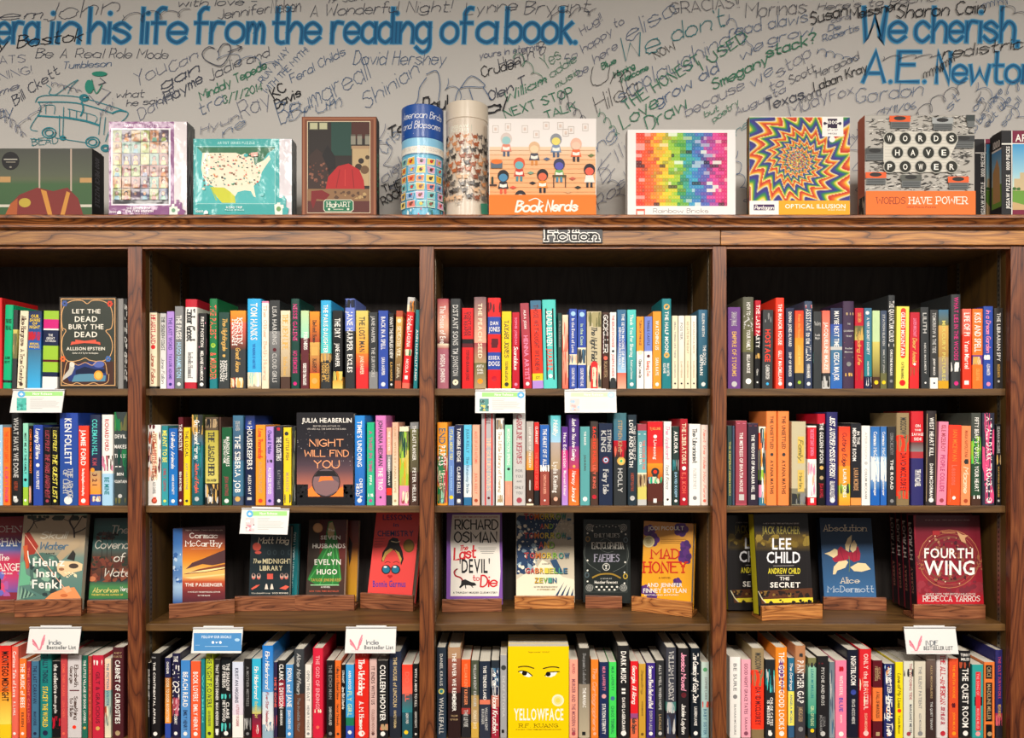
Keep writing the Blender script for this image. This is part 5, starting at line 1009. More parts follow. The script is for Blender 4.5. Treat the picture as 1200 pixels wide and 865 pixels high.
def art(K):
    K.grad(686, 60, 1010, 710, [(0, '2c3c3c'), (.15, '3f6a68'), (.35, '3c6460'), (.5, '4a3c30'), (.62, '6a3a28'), (.78, '3a2a24'), (.8, '2c6a70'), (.84, '4a8a50'), (1, '3a7a44')])
    for x in (790, 830, 865): K.line([(x, 560), (x + 6, 300), (x + 18, 180)], 5, '2a2622', True); K.spray(x - 40, 190, x + 60, 250, 14, [C3('33302a'), C3('5a3c30')], 8, 22, x)
    K.spray(690, 380, 1000, 470, 46, [C3('5a2c22'), C3('2e3428'), C3('7a3c2c')], 12, 32, 3); K.spray(690, 470, 1000, 580, 30, [C3('6a3226'), C3('8a4a34'), C3('3a2420')], 14, 38, 5); K.ell(720, 555, 28, 20, 'c87850')
    for t, x0, x1, y0, y1 in (('The', 865, 1000, 140, 200), ('Covenant', 742, 1080, 255, 318), ('of', 888, 965, 355, 420), ('Water', 810, 1060, 475, 535)): K.tx(t, x0, y0, x1, y1, 'dcd6c8', 'c', .8)
    K.tx('Abraham', 725, 625, 920, 660, 'e8d87a', 'c', .9); K.tx('Verghese', 935, 618, 1080, 650, LW, 'c', .9); K.tx('THE BESTSELLING AUTHOR OF', 715, 672, 960, 686, 'e8d060')
st, w, hh = stand(102, 719, 163, 718, 15, W_STAND, 'walnut stand half hidden by the left post, under a dark jungle cover')
lean_book(st, hh, 103.5, 160, 607, '2f5a58', .034, 'dark teal face-out book with palm trees, partly behind the left post', crop=C0, art=art, spine='3a3028')

# centre left bay
def art(K):
    K.grad(248, 152, 326, 745, [(0, '24508c'), (.25, '3f74b8'), (.45, '8ab4dc'), (.6, '3a6cb0'), (.8, 'a8c8e4'), (1, '2a5a9c')]); K.spray(250, 350, 322, 600, 16, [C3('c8dcf0'), C3('3a68a8')], 5, 22, 3); K.grad(324, 152, 655, 745, [(0, '4a2c30'), (.2, '7a3c34'), (.3, 'c8682a'), (.45, 'e8922c'), (.55, 'f0b050'), (.62, 'fbe090'), (.66, 'f09a3c'), (.72, 'c04a30'), (.85, '7a3034'), (1, '4a2430')])
    K.poly([(400, 430), (480, 400), (600, 350), (655, 330), (655, 430), (560, 450), (480, 440), (350, 480)], '5a3a3c'); K.poly([(330, 520), (450, 480), (655, 440), (655, 480), (500, 505)], '8a4a34'); K.poly([(340, 510), (480, 488), (655, 462), (655, 472), (500, 500)], 'ffe6a0'); K.poly([(330, 545), (655, 515), (655, 525), (400, 556)], 'ffd890')
    K.tx('NEW YORK TIMES BESTSELLER', 350, 172, 640, 180, 'c8b0a0'); K.tx('Cormac', 384, 198, 600, 236, LW, 's', .8); K.tx('McCarthy', 350, 258, 632, 300, LW, 's', .8)
    K.line([(390, 322), (600, 318)], 2, 'c8b0a0'); K.tx('THE PASSENGER', 345, 588, 638, 614, LW); K.tx('A NOVEL BY THE BESTSELLING AUTHOR', 365, 652, 620, 662, LW); K.tx('OF THE ROAD', 445, 680, 540, 690, LW)
st, w, hh = stand(198, 725.5, 275, 719, 17, W_STAND, 'walnut stand angled to the right, under the sunset cover')
bk, w, h = lean_book(st, hh, 202.5, 264, 618, '5a3034', .046, 'face-out book with an orange sunset and a cloudy blue strip', hard=True, crop=C1, art=art, spine='3a6ab0', lean=4)
def art(K):
    K.rect(835, 130, 1180, 690, '1c2a30')
    for x, y, c in ((905, 305, 'd85a48'),): K.ell(x, y, 33, 33, c)
    K.tx('Matt Haig', 915, 232, 1150, 278, 'e8e0c8', 'c', .8); K.tx('The', 872, 400, 935, 432, 'e8dcb0', 'c', .9); K.tx('MIDNIGHT', 950, 398, 1180, 436, 'f0e4b8'); K.tx('LIBRARY', 928, 452, 1105, 490, 'f0e4b8')
    for i, (x, y) in enumerate(((915, 350), (1000, 350), (1045, 350), (1105, 350), (1160, 350), (1080, 210), (1020, 205))): K.ell(x, y, 14 if i else 26, 20 if i else 12, '3c4a50' if i else 'd8584a'); K.ell(x, y, 9, 14, '1c2a30') if i else None
    for x in (880, 920, 1100, 1135): K.ell(x, 535, 15, 24, 'd8b0a0'); K.ell(x, 525, 9, 12, '1c2a30'); K.rect(x - 10, 545, x + 10, 556, 'd8584a')
    K.rect(985, 515, 1032, 558, 'd8584a'); K.poly([(860, 630), (900, 605), (930, 600), (900, 625), (868, 640)], 'e0604c'); K.poly([(1080, 630), (1130, 605), (1160, 615), (1130, 640)], 'e0604c')
    for x in (980, 1022): K.poly([(x - 14, 636), (x - 5, 595), (x + 5, 595), (x + 14, 636)], 'e8d8c8')
    K.tx('It is a beautiful novel   GOOD MORNING', 865, 660, 1150, 672, 'd8d0c0')
st, w, hh = stand(275, 717, 346, 716, 17.5, W_STAND, 'walnut stand under the dark teal-edged cover, second in the centre left bay')
lean_book(st, hh, 291.5, 339, 616, '1c2a30', .032, 'near-black face-out book with small red drawings, behind a hanging card', crop=C1, art=art, lean=8)
def artt(K): K.text('THE MIDNIGHT LIBRARY HAIG', (342.6, 690), (4.5, -66), (-3.4, 0), 'd8ecec'); K.text('THE MIDNIGHT', (322, 628), (16, 0), (0, -3), 'd8ecec')
lean_book(st, hh, 306, 348, 614, '1f8088', .024, 'teal book standing just behind the dark cover with red drawings', crop=(0, 0, 1), art=artt, lean=8, shift=.034)
def art(K):
    K.grad(225, 95, 640, 690, [(0, '4a1c1a'), (.4, '6a2420'), (.7, '4a2a20'), (1, '3a2a24')]); K.rect(225, 95, 330, 690, '3c3028')
    K.poly([(380, 200), (400, 110), (430, 105), (455, 180), (470, 260), (500, 560), (470, 600), (300, 600), (235, 560), (300, 420), (370, 300)], '2a7a34')
    K.poly([(390, 190), (405, 120), (430, 112), (448, 170), (440, 230), (400, 240)], 'b8a070'); 
    for P in (((400, 300), (340, 420), (250, 560)), ((430, 300), (440, 450), (430, 590)), ((455, 300), (480, 450), (492, 560)), ((415, 300), (390, 440), (330, 600))): K.line(list(P), 8, '48a850', True)
    K.ell(316, 158, 38, 38, 'c8986a'); K.ell(316, 158, 30, 30, 'd8a878'); K.line([(262, 603), (478, 603)], 7, 'a0d8a0')
    for t, x0, x1, y0, y1 in (('The', 396, 448, 165, 185), ('SEVEN', 338, 492, 218, 248), ('HUSBANDS', 275, 530, 280, 315), ('of', 390, 425, 345, 375), ('EVELYN', 290, 495, 402, 445), ('HUGO', 308, 466, 480, 520)): K.tx(t, x0, y0, x1, y1, LW)
    K.tx('TAYLOR JENKINS REID', 262, 552, 495, 574, 'c8a04a'); K.tx('A NOVEL', 340, 612, 412, 625, LW); K.tx('NEW YORK TIMES BESTSELLER', 250, 645, 480, 657, 'c85a40')
st, w, hh = stand(345, 716, 415, 716, 18, W_STAND, 'walnut stand under the green gown cover, third in the centre left bay')
def art2(K):
    K.grad(550, 95, 640, 690, [(0, '5a1c1a'), (.3, '8a3a20'), (.5, 'b87a1c'), (1, 'c8921c')]); K.poly([(552, 320), (560, 220), (585, 280), (575, 400), (560, 460)], '2a1c18')
lean_book(st, hh, 358.5, 403, 609, '4a2420', .022, 'face-out book with a green gown and white lettering, display shelf', crop=C2, art=art, hard=False, spine='3a3028', back='3a2420')
lean_book(st, hh, 405, 418, 610, '8a5a1c', .020, 'red and golden-edged book standing behind the green gown cover', crop=C2, art=art2, hard=False, shift=.040)
def art(K):
    K.rect(690, 40, 1110, 700, 'ee4c48')
    K.tx('LESSONS', 822, 55, 1050, 95, '33285a'); K.tx('in', 905, 118, 945, 148, '33285a'); K.tx('CHEMISTRY', 780, 180, 1062, 222, '2e2c5c')
    K.poly([(855, 300), (870, 255), (900, 232), (940, 240), (955, 290), (975, 340), (985, 400), (965, 450), (950, 380), (910, 330), (860, 350), (830, 420), (812, 420), (820, 350)], '1c1614')
    K.poly([(840, 345), (880, 318), (905, 325), (850, 370), (825, 425), (816, 400)], 'c8a050'); K.poly([(915, 325), (950, 350), (970, 400), (962, 430), (940, 370)], 'c8a050'); K.line([(890, 262), (930, 270), (955, 262)], 6, 'e8d8b0', True)
    K.line([(838, 432), (860, 420), (880, 428)], 4, '1c1614', True); K.line([(905, 428), (930, 420), (950, 432)], 4, '1c1614', True)
    for x in (848, 922): K.ell(x, 482, 36, 36, '1a1614'); K.ell(x, 482, 28, 28, '1f7a9a'); K.ell(x - 6, 462, 14, 8, 'e8f4f4')
    K.line([(884, 472), (888, 472)], 6, '1a1614'); K.poly([(855, 532), (870, 524), (878, 529), (888, 524), (902, 532), (878, 552)], 'c01c24')
    K.ell(1025, 298, 44, 52, '7a5a1c'); K.ell(1025, 298, 34, 42, '8a6a24')
    for i in range(4): K.rect(758, 240 + i*22, 838 - i*8, 244 + i*22, 'b83a44')
    K.tx('Bonnie Garmus', 745, 568, 1000, 618, '4a3aa0')
st, w, hh = stand(422, 713, 484, 717, 18, W_STAND, 'walnut stand under the red cover, rightmost of the centre left bay')
lean_book(st, hh, 430.5, 482.5, 597, 'ee4c48', .036, 'coral red face-out book with a drawn woman in round sunglasses', roll=2.5, shift=.008, crop=C2, art=art, spine='ee4c48')

# centre right bay
def art(K):
    K.rect(150, 50, 605, 720, '7c4ea2'); K.poly([(200, 55), (572, 55), (568, 300), (575, 500), (562, 690), (185, 690), (190, 400), (184, 250)], 'eae4da')
    K.tx('NEW YORK TIMES BESTSELLING AUTHOR', 215, 68, 555, 78, 'b03038')
    K.tx('RICHARD', 222, 96, 552, 168, '1c1a1c', 'p', .95); K.tx('OSMAN', 220, 190, 545, 270, '1c1a1c', 'p', .95)
    K.text('The', (258, 338), (60, -10), (0, -40), 'd0242c', 'c', 1.1); K.text('Last', (214, 408), (165, -22), (0, -90), 'd0242c', 'u', 1.1); K.tx("'DEVIL'", 256, 400, 492, 508, '1c1a1c')
    K.tx('to', 362, 528, 410, 568, 'd0242c', 'p', 1.2); K.tx('Die', 420, 530, 545, 615, 'd0242c', 'u', 1.0)
    K.line([(235, 480), (215, 500), (225, 530), (262, 545), (282, 568)], 12, 'a82028', True); K.poly([(270, 570), (300, 558), (345, 580), (375, 585), (388, 605), (350, 612), (330, 605), (290, 605), (262, 628), (252, 620), (268, 600)], '1c1a1c'); K.line([(300, 600), (305, 628)], 7, '1c1a1c'); K.line([(345, 605), (360, 622)], 6, '1c1a1c'); K.line([(225, 508), (230, 480), (245, 478)], 4, '1c1a1c', True)
    for i in range(4): K.rect(400 + i*9, 312 + i*14, 545 - i*8, 315 + i*14, '5a5450')
    K.tx('A THURSDAY MURDER CLUB MYSTERY', 205, 655, 552, 670, '1c1a1c')
st, w, hh = stand(518, 718, 588, 717, 15, W_STAND, 'walnut stand under the purple-bordered cover in the centre right bay')
lean_book(st, hh, 523.2, 589, 601, '7c4ea2', .036, 'purple face-out book with a cream panel, black and red lettering and a fox', crop=C3c, art=art)
def art(K):
    K.grad(695, 30, 1160, 690, [(0, 'b8b09c'), (.5, 'b0a48e'), (1, 'e8dcc4')])
    K.poly([(720, 60), (1050, 80), (980, 200), (900, 330), (820, 350), (850, 460), (760, 520), (700, 500), (700, 80)], '1f3a5f'); K.spray(700, 100, 860, 520, 60, [C3('e8e0cc'), C3('8fa8b8'), C3('1f3a5f')], 6, 22, 12); K.spray(980, 60, 1158, 240, 70, [C3('c8c0ac'), C3('8f9698'), C3('a8a08c')], 4, 12, 13)
    K.spray(780, 90, 1040, 480, 90, [C3('e8e4d8')], 2, 5, 14); K.poly([(840, 500), (900, 405), (960, 440), (1060, 540), (1160, 560), (1160, 690), (695, 690), (700, 560), (760, 520)], 'ece2c8')
    K.poly([(960, 410), (1010, 400), (1060, 500), (1020, 520)], '2a4a6a'); 
    for i in range(9): K.poly([(980 + i*20, 690), (1060 + i*12, 570 + i*8), (1000 + i*20, 690)], '24425f' if i % 2 else 'e8e0cc')
    cs = ['c84a4a', 'd87a3a', 'e0b03a', 'd8c84a', '8ab84a', '4a9a8a', '3a6a8a']
    for t, x0, x1, y0, y1 in (('TOMORROW,', 755, 1130, 45, 92), ('AND', 882, 990, 125, 165), ('TOMORROW,', 755, 1130, 195, 240), ('AND', 872, 1000, 265, 315), ('TOMORROW', 758, 1115, 350, 395), ('GABRIELLE', 770, 1100, 470, 512), ('ZEVIN', 838, 1015, 545, 585)):
        n = len(t); ww = (x1 - x0) / n
        for i, ch in enumerate(t):
            K.tx(ch, x0 + i*ww + 5, y0 + 4, x0 + (i+1)*ww - 1, y1 + 4, '1c2a38'); K.tx(ch, x0 + i*ww + 2, y0, x0 + (i+1)*ww - 4, y1, cs[int(i * 7 / n)] if y0 < 500 else cs[(i + 2) % 7])
    K.tx('a novel', 900, 430, 955, 442, '3a3430'); K.tx('NEW YORK TIMES BESTSELLING AUTHOR OF', 835, 612, 1020, 622, '6a5a48'); K.tx('A STORIED LIFE', 860, 632, 1000, 642, '8a6a28')
st, w, hh = stand(603, 714, 673, 714, 15, W_STAND2, 'pale cherry stand under the sea-wave coloured cover')
lean_book(st, hh, 604.8, 673.4, 596, 'c8bca4', .030, 'cream and dark blue face-out book with rainbow lettering, display shelf', crop=C3c, art=art, hard=False)
def art(K):
    K.rect(140, 90, 525, 695, '1c2220'); G = 'b8b8b0'
    K.frame(170, 130, 500, 660, 2, '5a605c')
    for x in (205, 470):
        for y in (155, 625):
            for r in (26, 16, 7): K.line([(x + r*math.cos(a*.7), y + r*math.sin(a*.7)) for a in range(10)], 3.5, G, True)
    for i in range(9): K.ell(235 + i*25, 142 + (i % 2)*8, 6, 4, G); K.ell(260 + i*20, 618 + (i % 2) * 22, 9, 7, 'e8e4d8')
    for x, y, c in ((192, 245, '8a6a2c'), (487, 252, '5a6a70'), (185, 525, '4a5a60'), (485, 535, 'b89a3a')): K.ell(x, y, 19, 23, c); K.ell(x, y, 11, 14, '2a2c2a')
    for x, y in ((190, 200), (228, 180), (455, 188), (487, 208), (190, 412), (483, 425), (190, 490), (478, 505), (190, 575), (478, 590)): K.ell(x, y, 7, 7, 'e8e4d8')
    for P in (((180, 280), (160, 360), (200, 440), (290, 500)), ((495, 290), (510, 370), (480, 450), (390, 500)), ((290, 260), (330, 240), (370, 262)), ((300, 335), (350, 350), (390, 340)), ((230, 600), (250, 640), (300, 650), (400, 650), (440, 620))): K.line(list(P), 3, '6a706a', True)
    K.tx('EMILY WILDE\'S', 245, 202, 440, 230, G, 's', .8); K.tx('ENCYCLOPAEDIA', 225, 272, 472, 320, 'c8c6bc', 's', .8); K.tx('FAERIES', 245, 365, 438, 420, '9c98a8', 's', .8)
    K.ell(335, 462, 30, 30, 'c8c6bc'); K.ell(335, 462, 24, 24, '1c2220'); K.poly([(322, 445), (348, 445), (338, 465), (344, 480), (326, 480), (332, 465)], 'c8c6bc')
    K.line([(230, 545), (290, 520), (380, 518), (445, 548)], 12, '9a7a2c', True); K.tx('A NOVEL BY', 290, 548, 380, 558, G); K.tx('Heather Fawcett', 245, 570, 425, 592, LW)
st, w, hh = stand(686, 713, 729, 714, 14.5, W_STAND, 'small walnut stand under the black filigree cover')
lean_book(st, hh, 683.5, 739, 609, '1c2220', .032, 'black face-out book with fine silver filigree and corner flourishes', crop=C4, art=art, lean=7)
def art(K):
    K.grad(600, 100, 1012, 740, [(0, 'c88a4c'), (.25, 'd89a3a'), (.5, 'e8a428'), (1, 'f4aa1c')])
    for x, y, r in ((670, 180, 50), (700, 250, 55), (920, 170, 60), (955, 300, 48), (950, 380, 60), (985, 400, 40), (890, 580, 36), (640, 640, 42), (690, 690, 46)):
        for a in range(5): K.ell(min(x + r*.5*math.cos(a*1.26), 975), y + r*.5*math.sin(a*1.26), r*.48, r*.5, '4a2a6a' if (a + int(x)) % 2 else '5c3078')
    K.ell(668, 265, 46, 46, 'd8c890'); K.ell(668, 265, 36, 36, 'b8ac84'); K.ell(668, 265, 20, 20, 'a09468')
    K.tx('JODI PICOULT', 662, 145, 942, 175, LW)
    for i in range(3): K.rect(760, 245 + i*14, 960 - i*18, 249 + i*14, '9a6a24')
    K.tx('MAD', 690, 325, 905, 395, 'c82c20', 's', 1.0); K.tx('HONEY', 630, 425, 965, 505, 'd02c1c', 's', 1.0); K.tx('A NOVEL', 745, 540, 840, 553, '8a4a1c')
    K.tx('AND JENNIFER', 655, 588, 930, 618, LW); K.tx('FINNEY BOYLAN', 625, 630, 962, 664, LW); K.tx('BESTSELLING AUTHORS', 635, 676, 900, 686, LW)
st, w, hh = stand(740, 716, 811, 724, 17, W_STAND2, 'cherry stand turned to the left, under the honey yellow cover')
lean_book(st, hh, 751.5, 810, 612, 'e8a228', .032, 'honey yellow face-out book with purple flowers and red lettering', crop=C4, art=art, spine='c88a3c', lean=7)

# far right bay
def reacher(K):
    K.rect(300, 55, 770, 770, '1e1b1c'); K.grad(300, 180, 770, 340, [(0, '1e1b1c'), (.5, '6a5420'), (1, '24201c')]); K.spray(300, 210, 740, 310, 30, [C3('7a6428'), C3('8a7430'), C3('3a3020')], 14, 42, 3)
    for i in range(6): K.poly([(320 + i*76, 70), (330 + i*76, 760), (326 + i*76, 760)], '2c282a')
    K.tx('A NEW YORK TIMES BESTSELLING SERIES', 360, 118, 640, 128, 'b8b0a8'); K.tx('JACK REACHER', 352, 145, 648, 205, '8a7e3a', 'b')
    K.tx('LEE', 432, 238, 580, 325, 'e8e8ea'); K.tx('CHILD', 388, 345, 650, 430, 'ecebed'); K.tx('ANDREW CHILD', 400, 472, 650, 515, 'e8d83a'); K.line([(440, 455), (600, 452)], 3, 'b8b0a8'); K.line([(460, 530), (600, 528)], 3, 'b8b0a8')
    K.tx('THE', 490, 540, 565, 566, LW); K.tx('SECRET', 415, 582, 650, 622, LW); K.tx('A NOVEL', 510, 634, 560, 643, 'c8b838')
    K.poly([(330, 650), (760, 625), (760, 745), (350, 750)], '5a3420'); K.poly([(350, 715), (750, 700), (752, 735), (380, 745)], 'e8d438'); K.line([(322, 655), (355, 715), (380, 740)], 7, 'd8d4b0'); K.spray(345, 650, 745, 700, 26, [C3('2a1c18'), C3('8a6a30'), C3('1e1b1c')], 8, 24, 6); K.spray(380, 715, 740, 750, 12, [C3('1e1b1c')], 8, 20, 7)
st, w, hh = stand(893, 728, 964, 725, 17, W_STAND2, 'bright cherry stand turned to the left, under the black and yellow cover')
bk, w, h = lean_book(st, hh, 889, 953, 602, '1e1b1c', .034, 'black face-out book with white and yellow lettering and yellow spine, front copy', crop=C5, art=reacher, spine='d8cc2a', lean=7, dx=0)
st2 = bpy.data.objects.new('tmp', None); st2.location = (XP(852, .14), .14, FZ); 
bk2 = empty('book', (XP(853.5, .15), .15, FZ + .0052)); bk2.rotation_euler = (math.radians(-6), 0, 0); bpy.context.view_layer.update(); _, hb = local_px(bk2, 870, 604)
cv = cover_book(bk2, w, hb, .034, '1e1b1c', True, 'd8cc2a', 'second black and yellow book in shadow left behind the front copy')
K = Ink(plane_fn(bk2, 808, 594, 6.656, lim=(w, hb))); reacher(K); K.build('cover_print', M_GLOSS, cv)
def art(K):
    K.grad(790, 80, 1245, 705, [(0, '1f3654'), (.5, '264a70'), (1, '3a6a9a')])
    K.tx('Absolution', 835, 135, 1168, 182, 'f0e0c0', 's', .7); K.tx('Alice', 968, 545, 1112, 588, 'e4d4b8', 's', .7); K.tx('McDermott', 866, 612, 1225, 658, 'b8c4d0', 's', .7)
    CRM = 'e8d0a0'
    K.poly([(940, 330), (965, 300), (1000, 330), (1030, 350), (1060, 340), (1100, 300), (1120, 360), (1115, 410), (1070, 425), (1030, 400), (980, 420), (920, 425), (900, 400)], 'a01c38'); K.line([(960, 320), (990, 410)], 3, '6a1428'); K.line([(1050, 340), (1060, 420)], 3, '6a1428'); K.line([(1090, 320), (1085, 410)], 3, '6a1428')
    for P in (((1000, 290), (1020, 240), (1052, 212), (1050, 270), (1035, 300), (1030, 345), (1005, 330)), ((1040, 330), (1045, 285), (1072, 252), (1092, 290), (1085, 330), (1060, 350)), ((838, 358), (880, 345), (920, 320), (940, 330), (942, 370), (910, 392), (870, 370)), ((905, 520), (912, 460), (950, 420), (1010, 410), (1025, 425), (1000, 470), (940, 490), (925, 520)), ((1040, 465), (1100, 430), (1160, 435), (1200, 480), (1130, 500), (1070, 495))): K.poly(list(P), CRM)
    K.line([(1030, 380), (1036, 440), (1032, 498)], 5, '6a7a4a', True)
st, w, hh = stand(965, 715, 1039, 716, 15, W_STAND, 'walnut stand under the blue cover, middle of the far right bay')
lean_book(st, hh, 965.6, 1027, 607, '24446a', .034, 'blue face-out book with a crimson and cream flower, display shelf', crop=C5, art=art)
def art(K):
    K.grad(400, 50, 925, 745, [(0, '4a1824'), (.25, '7a1c2c'), (.5, '8a2030'), (.7, '9a2434'), (.8, '8a2c38'), (.93, 'c81c2c'), (1, 'a01c28')]); K.spray(410, 540, 900, 640, 40, [C3('7a2c38'), C3('9a3440'), C3('8a2430')], 14, 44, 3)
    for r, c, wd in ((215, 'b87850', 5), (205, '8a4038', 4), (190, 'a86a48', 3), (165, '7a4438', 14), (130, '6a3038', 6)): K.line([(645 + r*1.04*math.cos(a*.2618), 380 + r*math.sin(a*.2618)) for a in range(25)], wd, c)
    K.spray(520, 220, 770, 540, 120, [C3('8a5040'), C3('6a2c30'), C3('a87858'), C3('4a2028')], 6, 18, 8)
    for x in (430, 870): K.spray(x - 30, 350, x + 26, 460, 26, [C3('a86a48'), C3('7a3038')], 6, 15, x)
    K.poly([(700, 175), (740, 200), (785, 205), (760, 225), (770, 265), (735, 250), (720, 220)], 'c89a70'); K.rect(520, 170, 575, 205, 'a02c30'); K.rect(590, 178, 690, 186, 'b87850')
    for x, y in ((500, 248), (800, 295), (615, 548), (720, 562), (540, 210)): K.ell(x, y, 5, 5, 'f0d8b8')
    K.tx('#1 NEW YORK TIMES BESTSELLING SERIES', 465, 88, 795, 96, 'b08a88'); K.tx('FOURTH', 460, 300, 820, 372, 'f6f0ea', 'b'); K.tx('WING', 458, 392, 832, 496, 'f8f4ee', 'b')
    K.tx('#1 NEW YORK TIMES BESTSELLING AUTHOR', 470, 632, 840, 645, 'e0c8c0'); K.tx('REBECCA YARROS', 452, 652, 872, 692, 'f0e4dc', 's', .8)
st, w, hh = stand(1071, 726, 1155, 726, 17, W_STAND, 'walnut stand under the crimson cover, right end of the far right bay')
def artk(K): pass
h0 = None
for k in range(4):
    lab = ('crimson face-out book with a gold ring and large white lettering, front copy', 'dark-spined copy directly behind the crimson ring cover', 'dark-spined copy third deep behind the crimson ring cover', 'rearmost dark-spined copy behind the crimson ring cover')[k]
    bk, w, h = lean_book(st, hh, 1073.6 - k * 8.0 if 0 else 1075, 1153, 604, '8a2030', .034, lab, crop=C6, art=art if k == 0 else None, spine='241a1e', lean=5, shift=k * .0346 + (.0005 if k else 0), group='copies of the crimson ring book', hfix=h0); h0 = LAST[0]
    cv = [c for c in bk.children if c.name.startswith('cover')][0]
    K = Ink(lambda x, y, z: (-z, .002 + x, h - y)); K.text('FOURTH', (.012, .02), (0, .10), (.016, 0), 'cfc0b8') ; K.text('YARROS', (.014, .14), (0, .07), (.010, 0), 'a86a58'); K.build('spine_print', M_GLOSS, cv)

# ------------------------------------------------------------------ shelf cards in clip-on holders
def card(x0, x1, yt, yb, row, label, art, crop, skew=0.0, clip=True, roll=0.0):
    zt = SH[row] - .0005; Y = YS - .004
    o = empty('card_holder', (XP((x0 + x1) / 2, Y), Y, ZP(yt, Y))); tag(o, label, 'shelf card', 'hanging shelf cards')
    w = (XP(x1, Y) - XP(x0, Y)); h = (yb - yt) / FPX * (Y - CAMY)
    o.rotation_euler = (math.radians(-14), roll, 0)
    MB().box(-w/2, .0006, -h, w/2, .0014, 0).build('plastic_sleeve', M_CLIP, o)
    c = MB().box(-w/2 + .0004, 0, -h + .0004, w/2 - .0004, .0005, -.0004).build('card', M_CARD, o)
    if clip: MB().box(-w/2, -.0030, -.004, w/2, -.0002, -.0008).build('top_rail', M_CLIP, o, .0005)
    cw = w * .30; oc = empty('tmp', (0, 0, 0)); COL.objects.unlink(oc); bpy.data.objects.remove(oc)
    cl = MB().box(-cw, .0016, -.002, cw, .0026, .0030).build('clip', M_CLIPW, o)
    bpy.context.view_layer.update()
    K = Ink(plane_fn(o, *crop), z0=.0001); art(K, w, h); K.build('card_print', M_MATTE, c)
    return o
M_CARD = simple('white_card', 'dddcd8', .55); M_CLIPW = simple('white_plastic_clip', 'dcdcdc', .35)
def release(K, x0, y0, x1, y1, pic, dot_right=False, pale=False):
    W_, H_ = x1 - x0, y1 - y0; gc = '9ad67c' if not pale else 'c4ecb4'
    K.rect(x0 + W_*.12, y0 + H_*.08, x0 + W_*.97, y0 + H_*.27, gc); K.tx('New Release', x0 + W_*.38, y0 + H_*.12, x0 + W_*.76, y0 + H_*.22, 'f4faf0')
    bx = x0 + W_ * (.92 if dot_right else .16); K.ell(bx, y0 + H_*.19, W_*.075, H_*.15, '5aaade' if not pale else 'b4dcf0'); K.poly([(bx - W_*.04, y0 + H_*.2), (bx, y0 + H_*.12), (bx + W_*.04, y0 + H_*.2), (bx, y0 + H_*.26)], 'e8f4fa')
    px0 = x0 + W_*(.07 if not pale else .1); K.rect(px0, y0 + H_*.36, px0 + W_*.19, y0 + H_*.93, pic[0]); K.spray(px0, y0 + H_*.42, px0 + W_*.19, y0 + H_*.9, 14, [C3(c) for c in pic[1:]], W_*.01, W_*.05, 3)
    for i in range(8):
        K.rect(x0 + W_*.33, y0 + H_*(.37 + i*.065), x0 + W_*(.9 - .03*(i % 3) - (.3 if i in (0, 1, 7) else 0)), y0 + H_*(.385 + i*.065), 'a8a8a4' if not pale else 'd8d8d4')
card(15.5, 76, 456, 484.5, 1, 'green-topped new release card with a teal panel hanging under the far left top shelf', lambda K, w, h: release(K, 15.5, 457, 75.5, 483, ('3fb0a0', '2a8a80', '5ac0b4', '1f7068')), (0, 0, 1))
card(557, 615.5, 456.5, 485, 1, 'green-topped card with a small dark book picture under the centre right top shelf', lambda K, w, h: release(K, 558, 458, 615, 484, ('4a8a84', 'd8c860', '2a5a58', 'c8dcd0'), True), (0, 0, 1))
card(661.5, 722, 456.5, 484.5, 1, 'faded pale card with a pinkish picture, right one under the centre right top shelf', lambda K, w, h: release(K, 662, 458, 721, 484, ('f2c8c4', 'e8a8a4', 'a8c8dc', 'f4dcd8'), True, True), (0, 0, 1))
card(283.5, 339.5, 595.5, 626, 2, 'green-topped card with a pink picture hanging under the second shelf', lambda K, w, h: release(K, 284, 597, 338, 625, ('f0c4c4', 'e88a98', 'f4f0ee', '4a3a3c')), (0, 0, 1), roll=.02)
def indie(caps):
    def f(K, w, h, ox, oy):
        rr = random.Random(4); PK = ['d87a8c', 'c85a6c', 'e8a0ac']
        for side, n in ((-1, 7), (1, 7)):
            for i in range(n):
                a = (-.5 + i*.13) if side < 0 else (.15 + i * .09); L = 6 + i * 1.0 if side > 0 else 9 - i * .5
                bx, by = ox + 13.5 + side * .8, oy + 24.5
                tx_, ty = bx + side * L * math.cos(a) * (.85 if side < 0 else .6), by - 2 - L * (.6 + abs(math.sin(a)))
                K.line([(bx + side*i*.3, by - i*.5), ((bx + tx_) / 2 - side * .4, (by + ty) / 2 - .6), (tx_, ty)], 1.5, PK[i % 3], True)
        K.tx('INDIE' if caps else 'Indie', ox + 25, oy + 13, ox + 39, oy + 18.4, '5a6068', 'p' if caps else 'p', .9); K.tx('BESTSELLER LIST' if caps else 'Bestseller List', ox + 22.5, oy + 19.4, ox + 56.5, oy + 24, '33383e')
        K.rect(ox + 7, oy + 25.8, ox + 54, oy + 26.2, 'd89aa4')
    return f
I0, I1 = indie(False), indie(True)
card(35, 95.5, 734.5, 764.8, 3, 'white card with pink wing emblem hanging in the far left bay', lambda K, w, h: I0(K, w, h, 32.5, 737), (0, 0, 1))
def follow(K, w, h):
    K.rect(227, 742, 283, 763, '3f84bd'); K.tx('FOLLOW OUR SOCIALS', 236.5, 745, 271, 748, 'dbe8f2')
    for i, x in enumerate((249.6, 253.8, 258.2)): (K.ell(x, 753, 1.5, 1.6, 'f0f6fa') if i != 1 else K.poly([(x - 1.6, 752), (x, 754.6), (x + 1.6, 752), (x, 752.6)], 'f0f6fa'))
    K.rect(240, 757.4, 267, 757.9, 'a8cce4'); K.ell(278, 750, 3, 1.8, 'a8cce4'); K.rect(229, 756, 234, 756.4, 'a8cce4')
card(226.5, 285, 735, 764.5, 3, 'blue printed card hanging above the bottom shelf in the centre left bay', follow, (0, 0, 1))
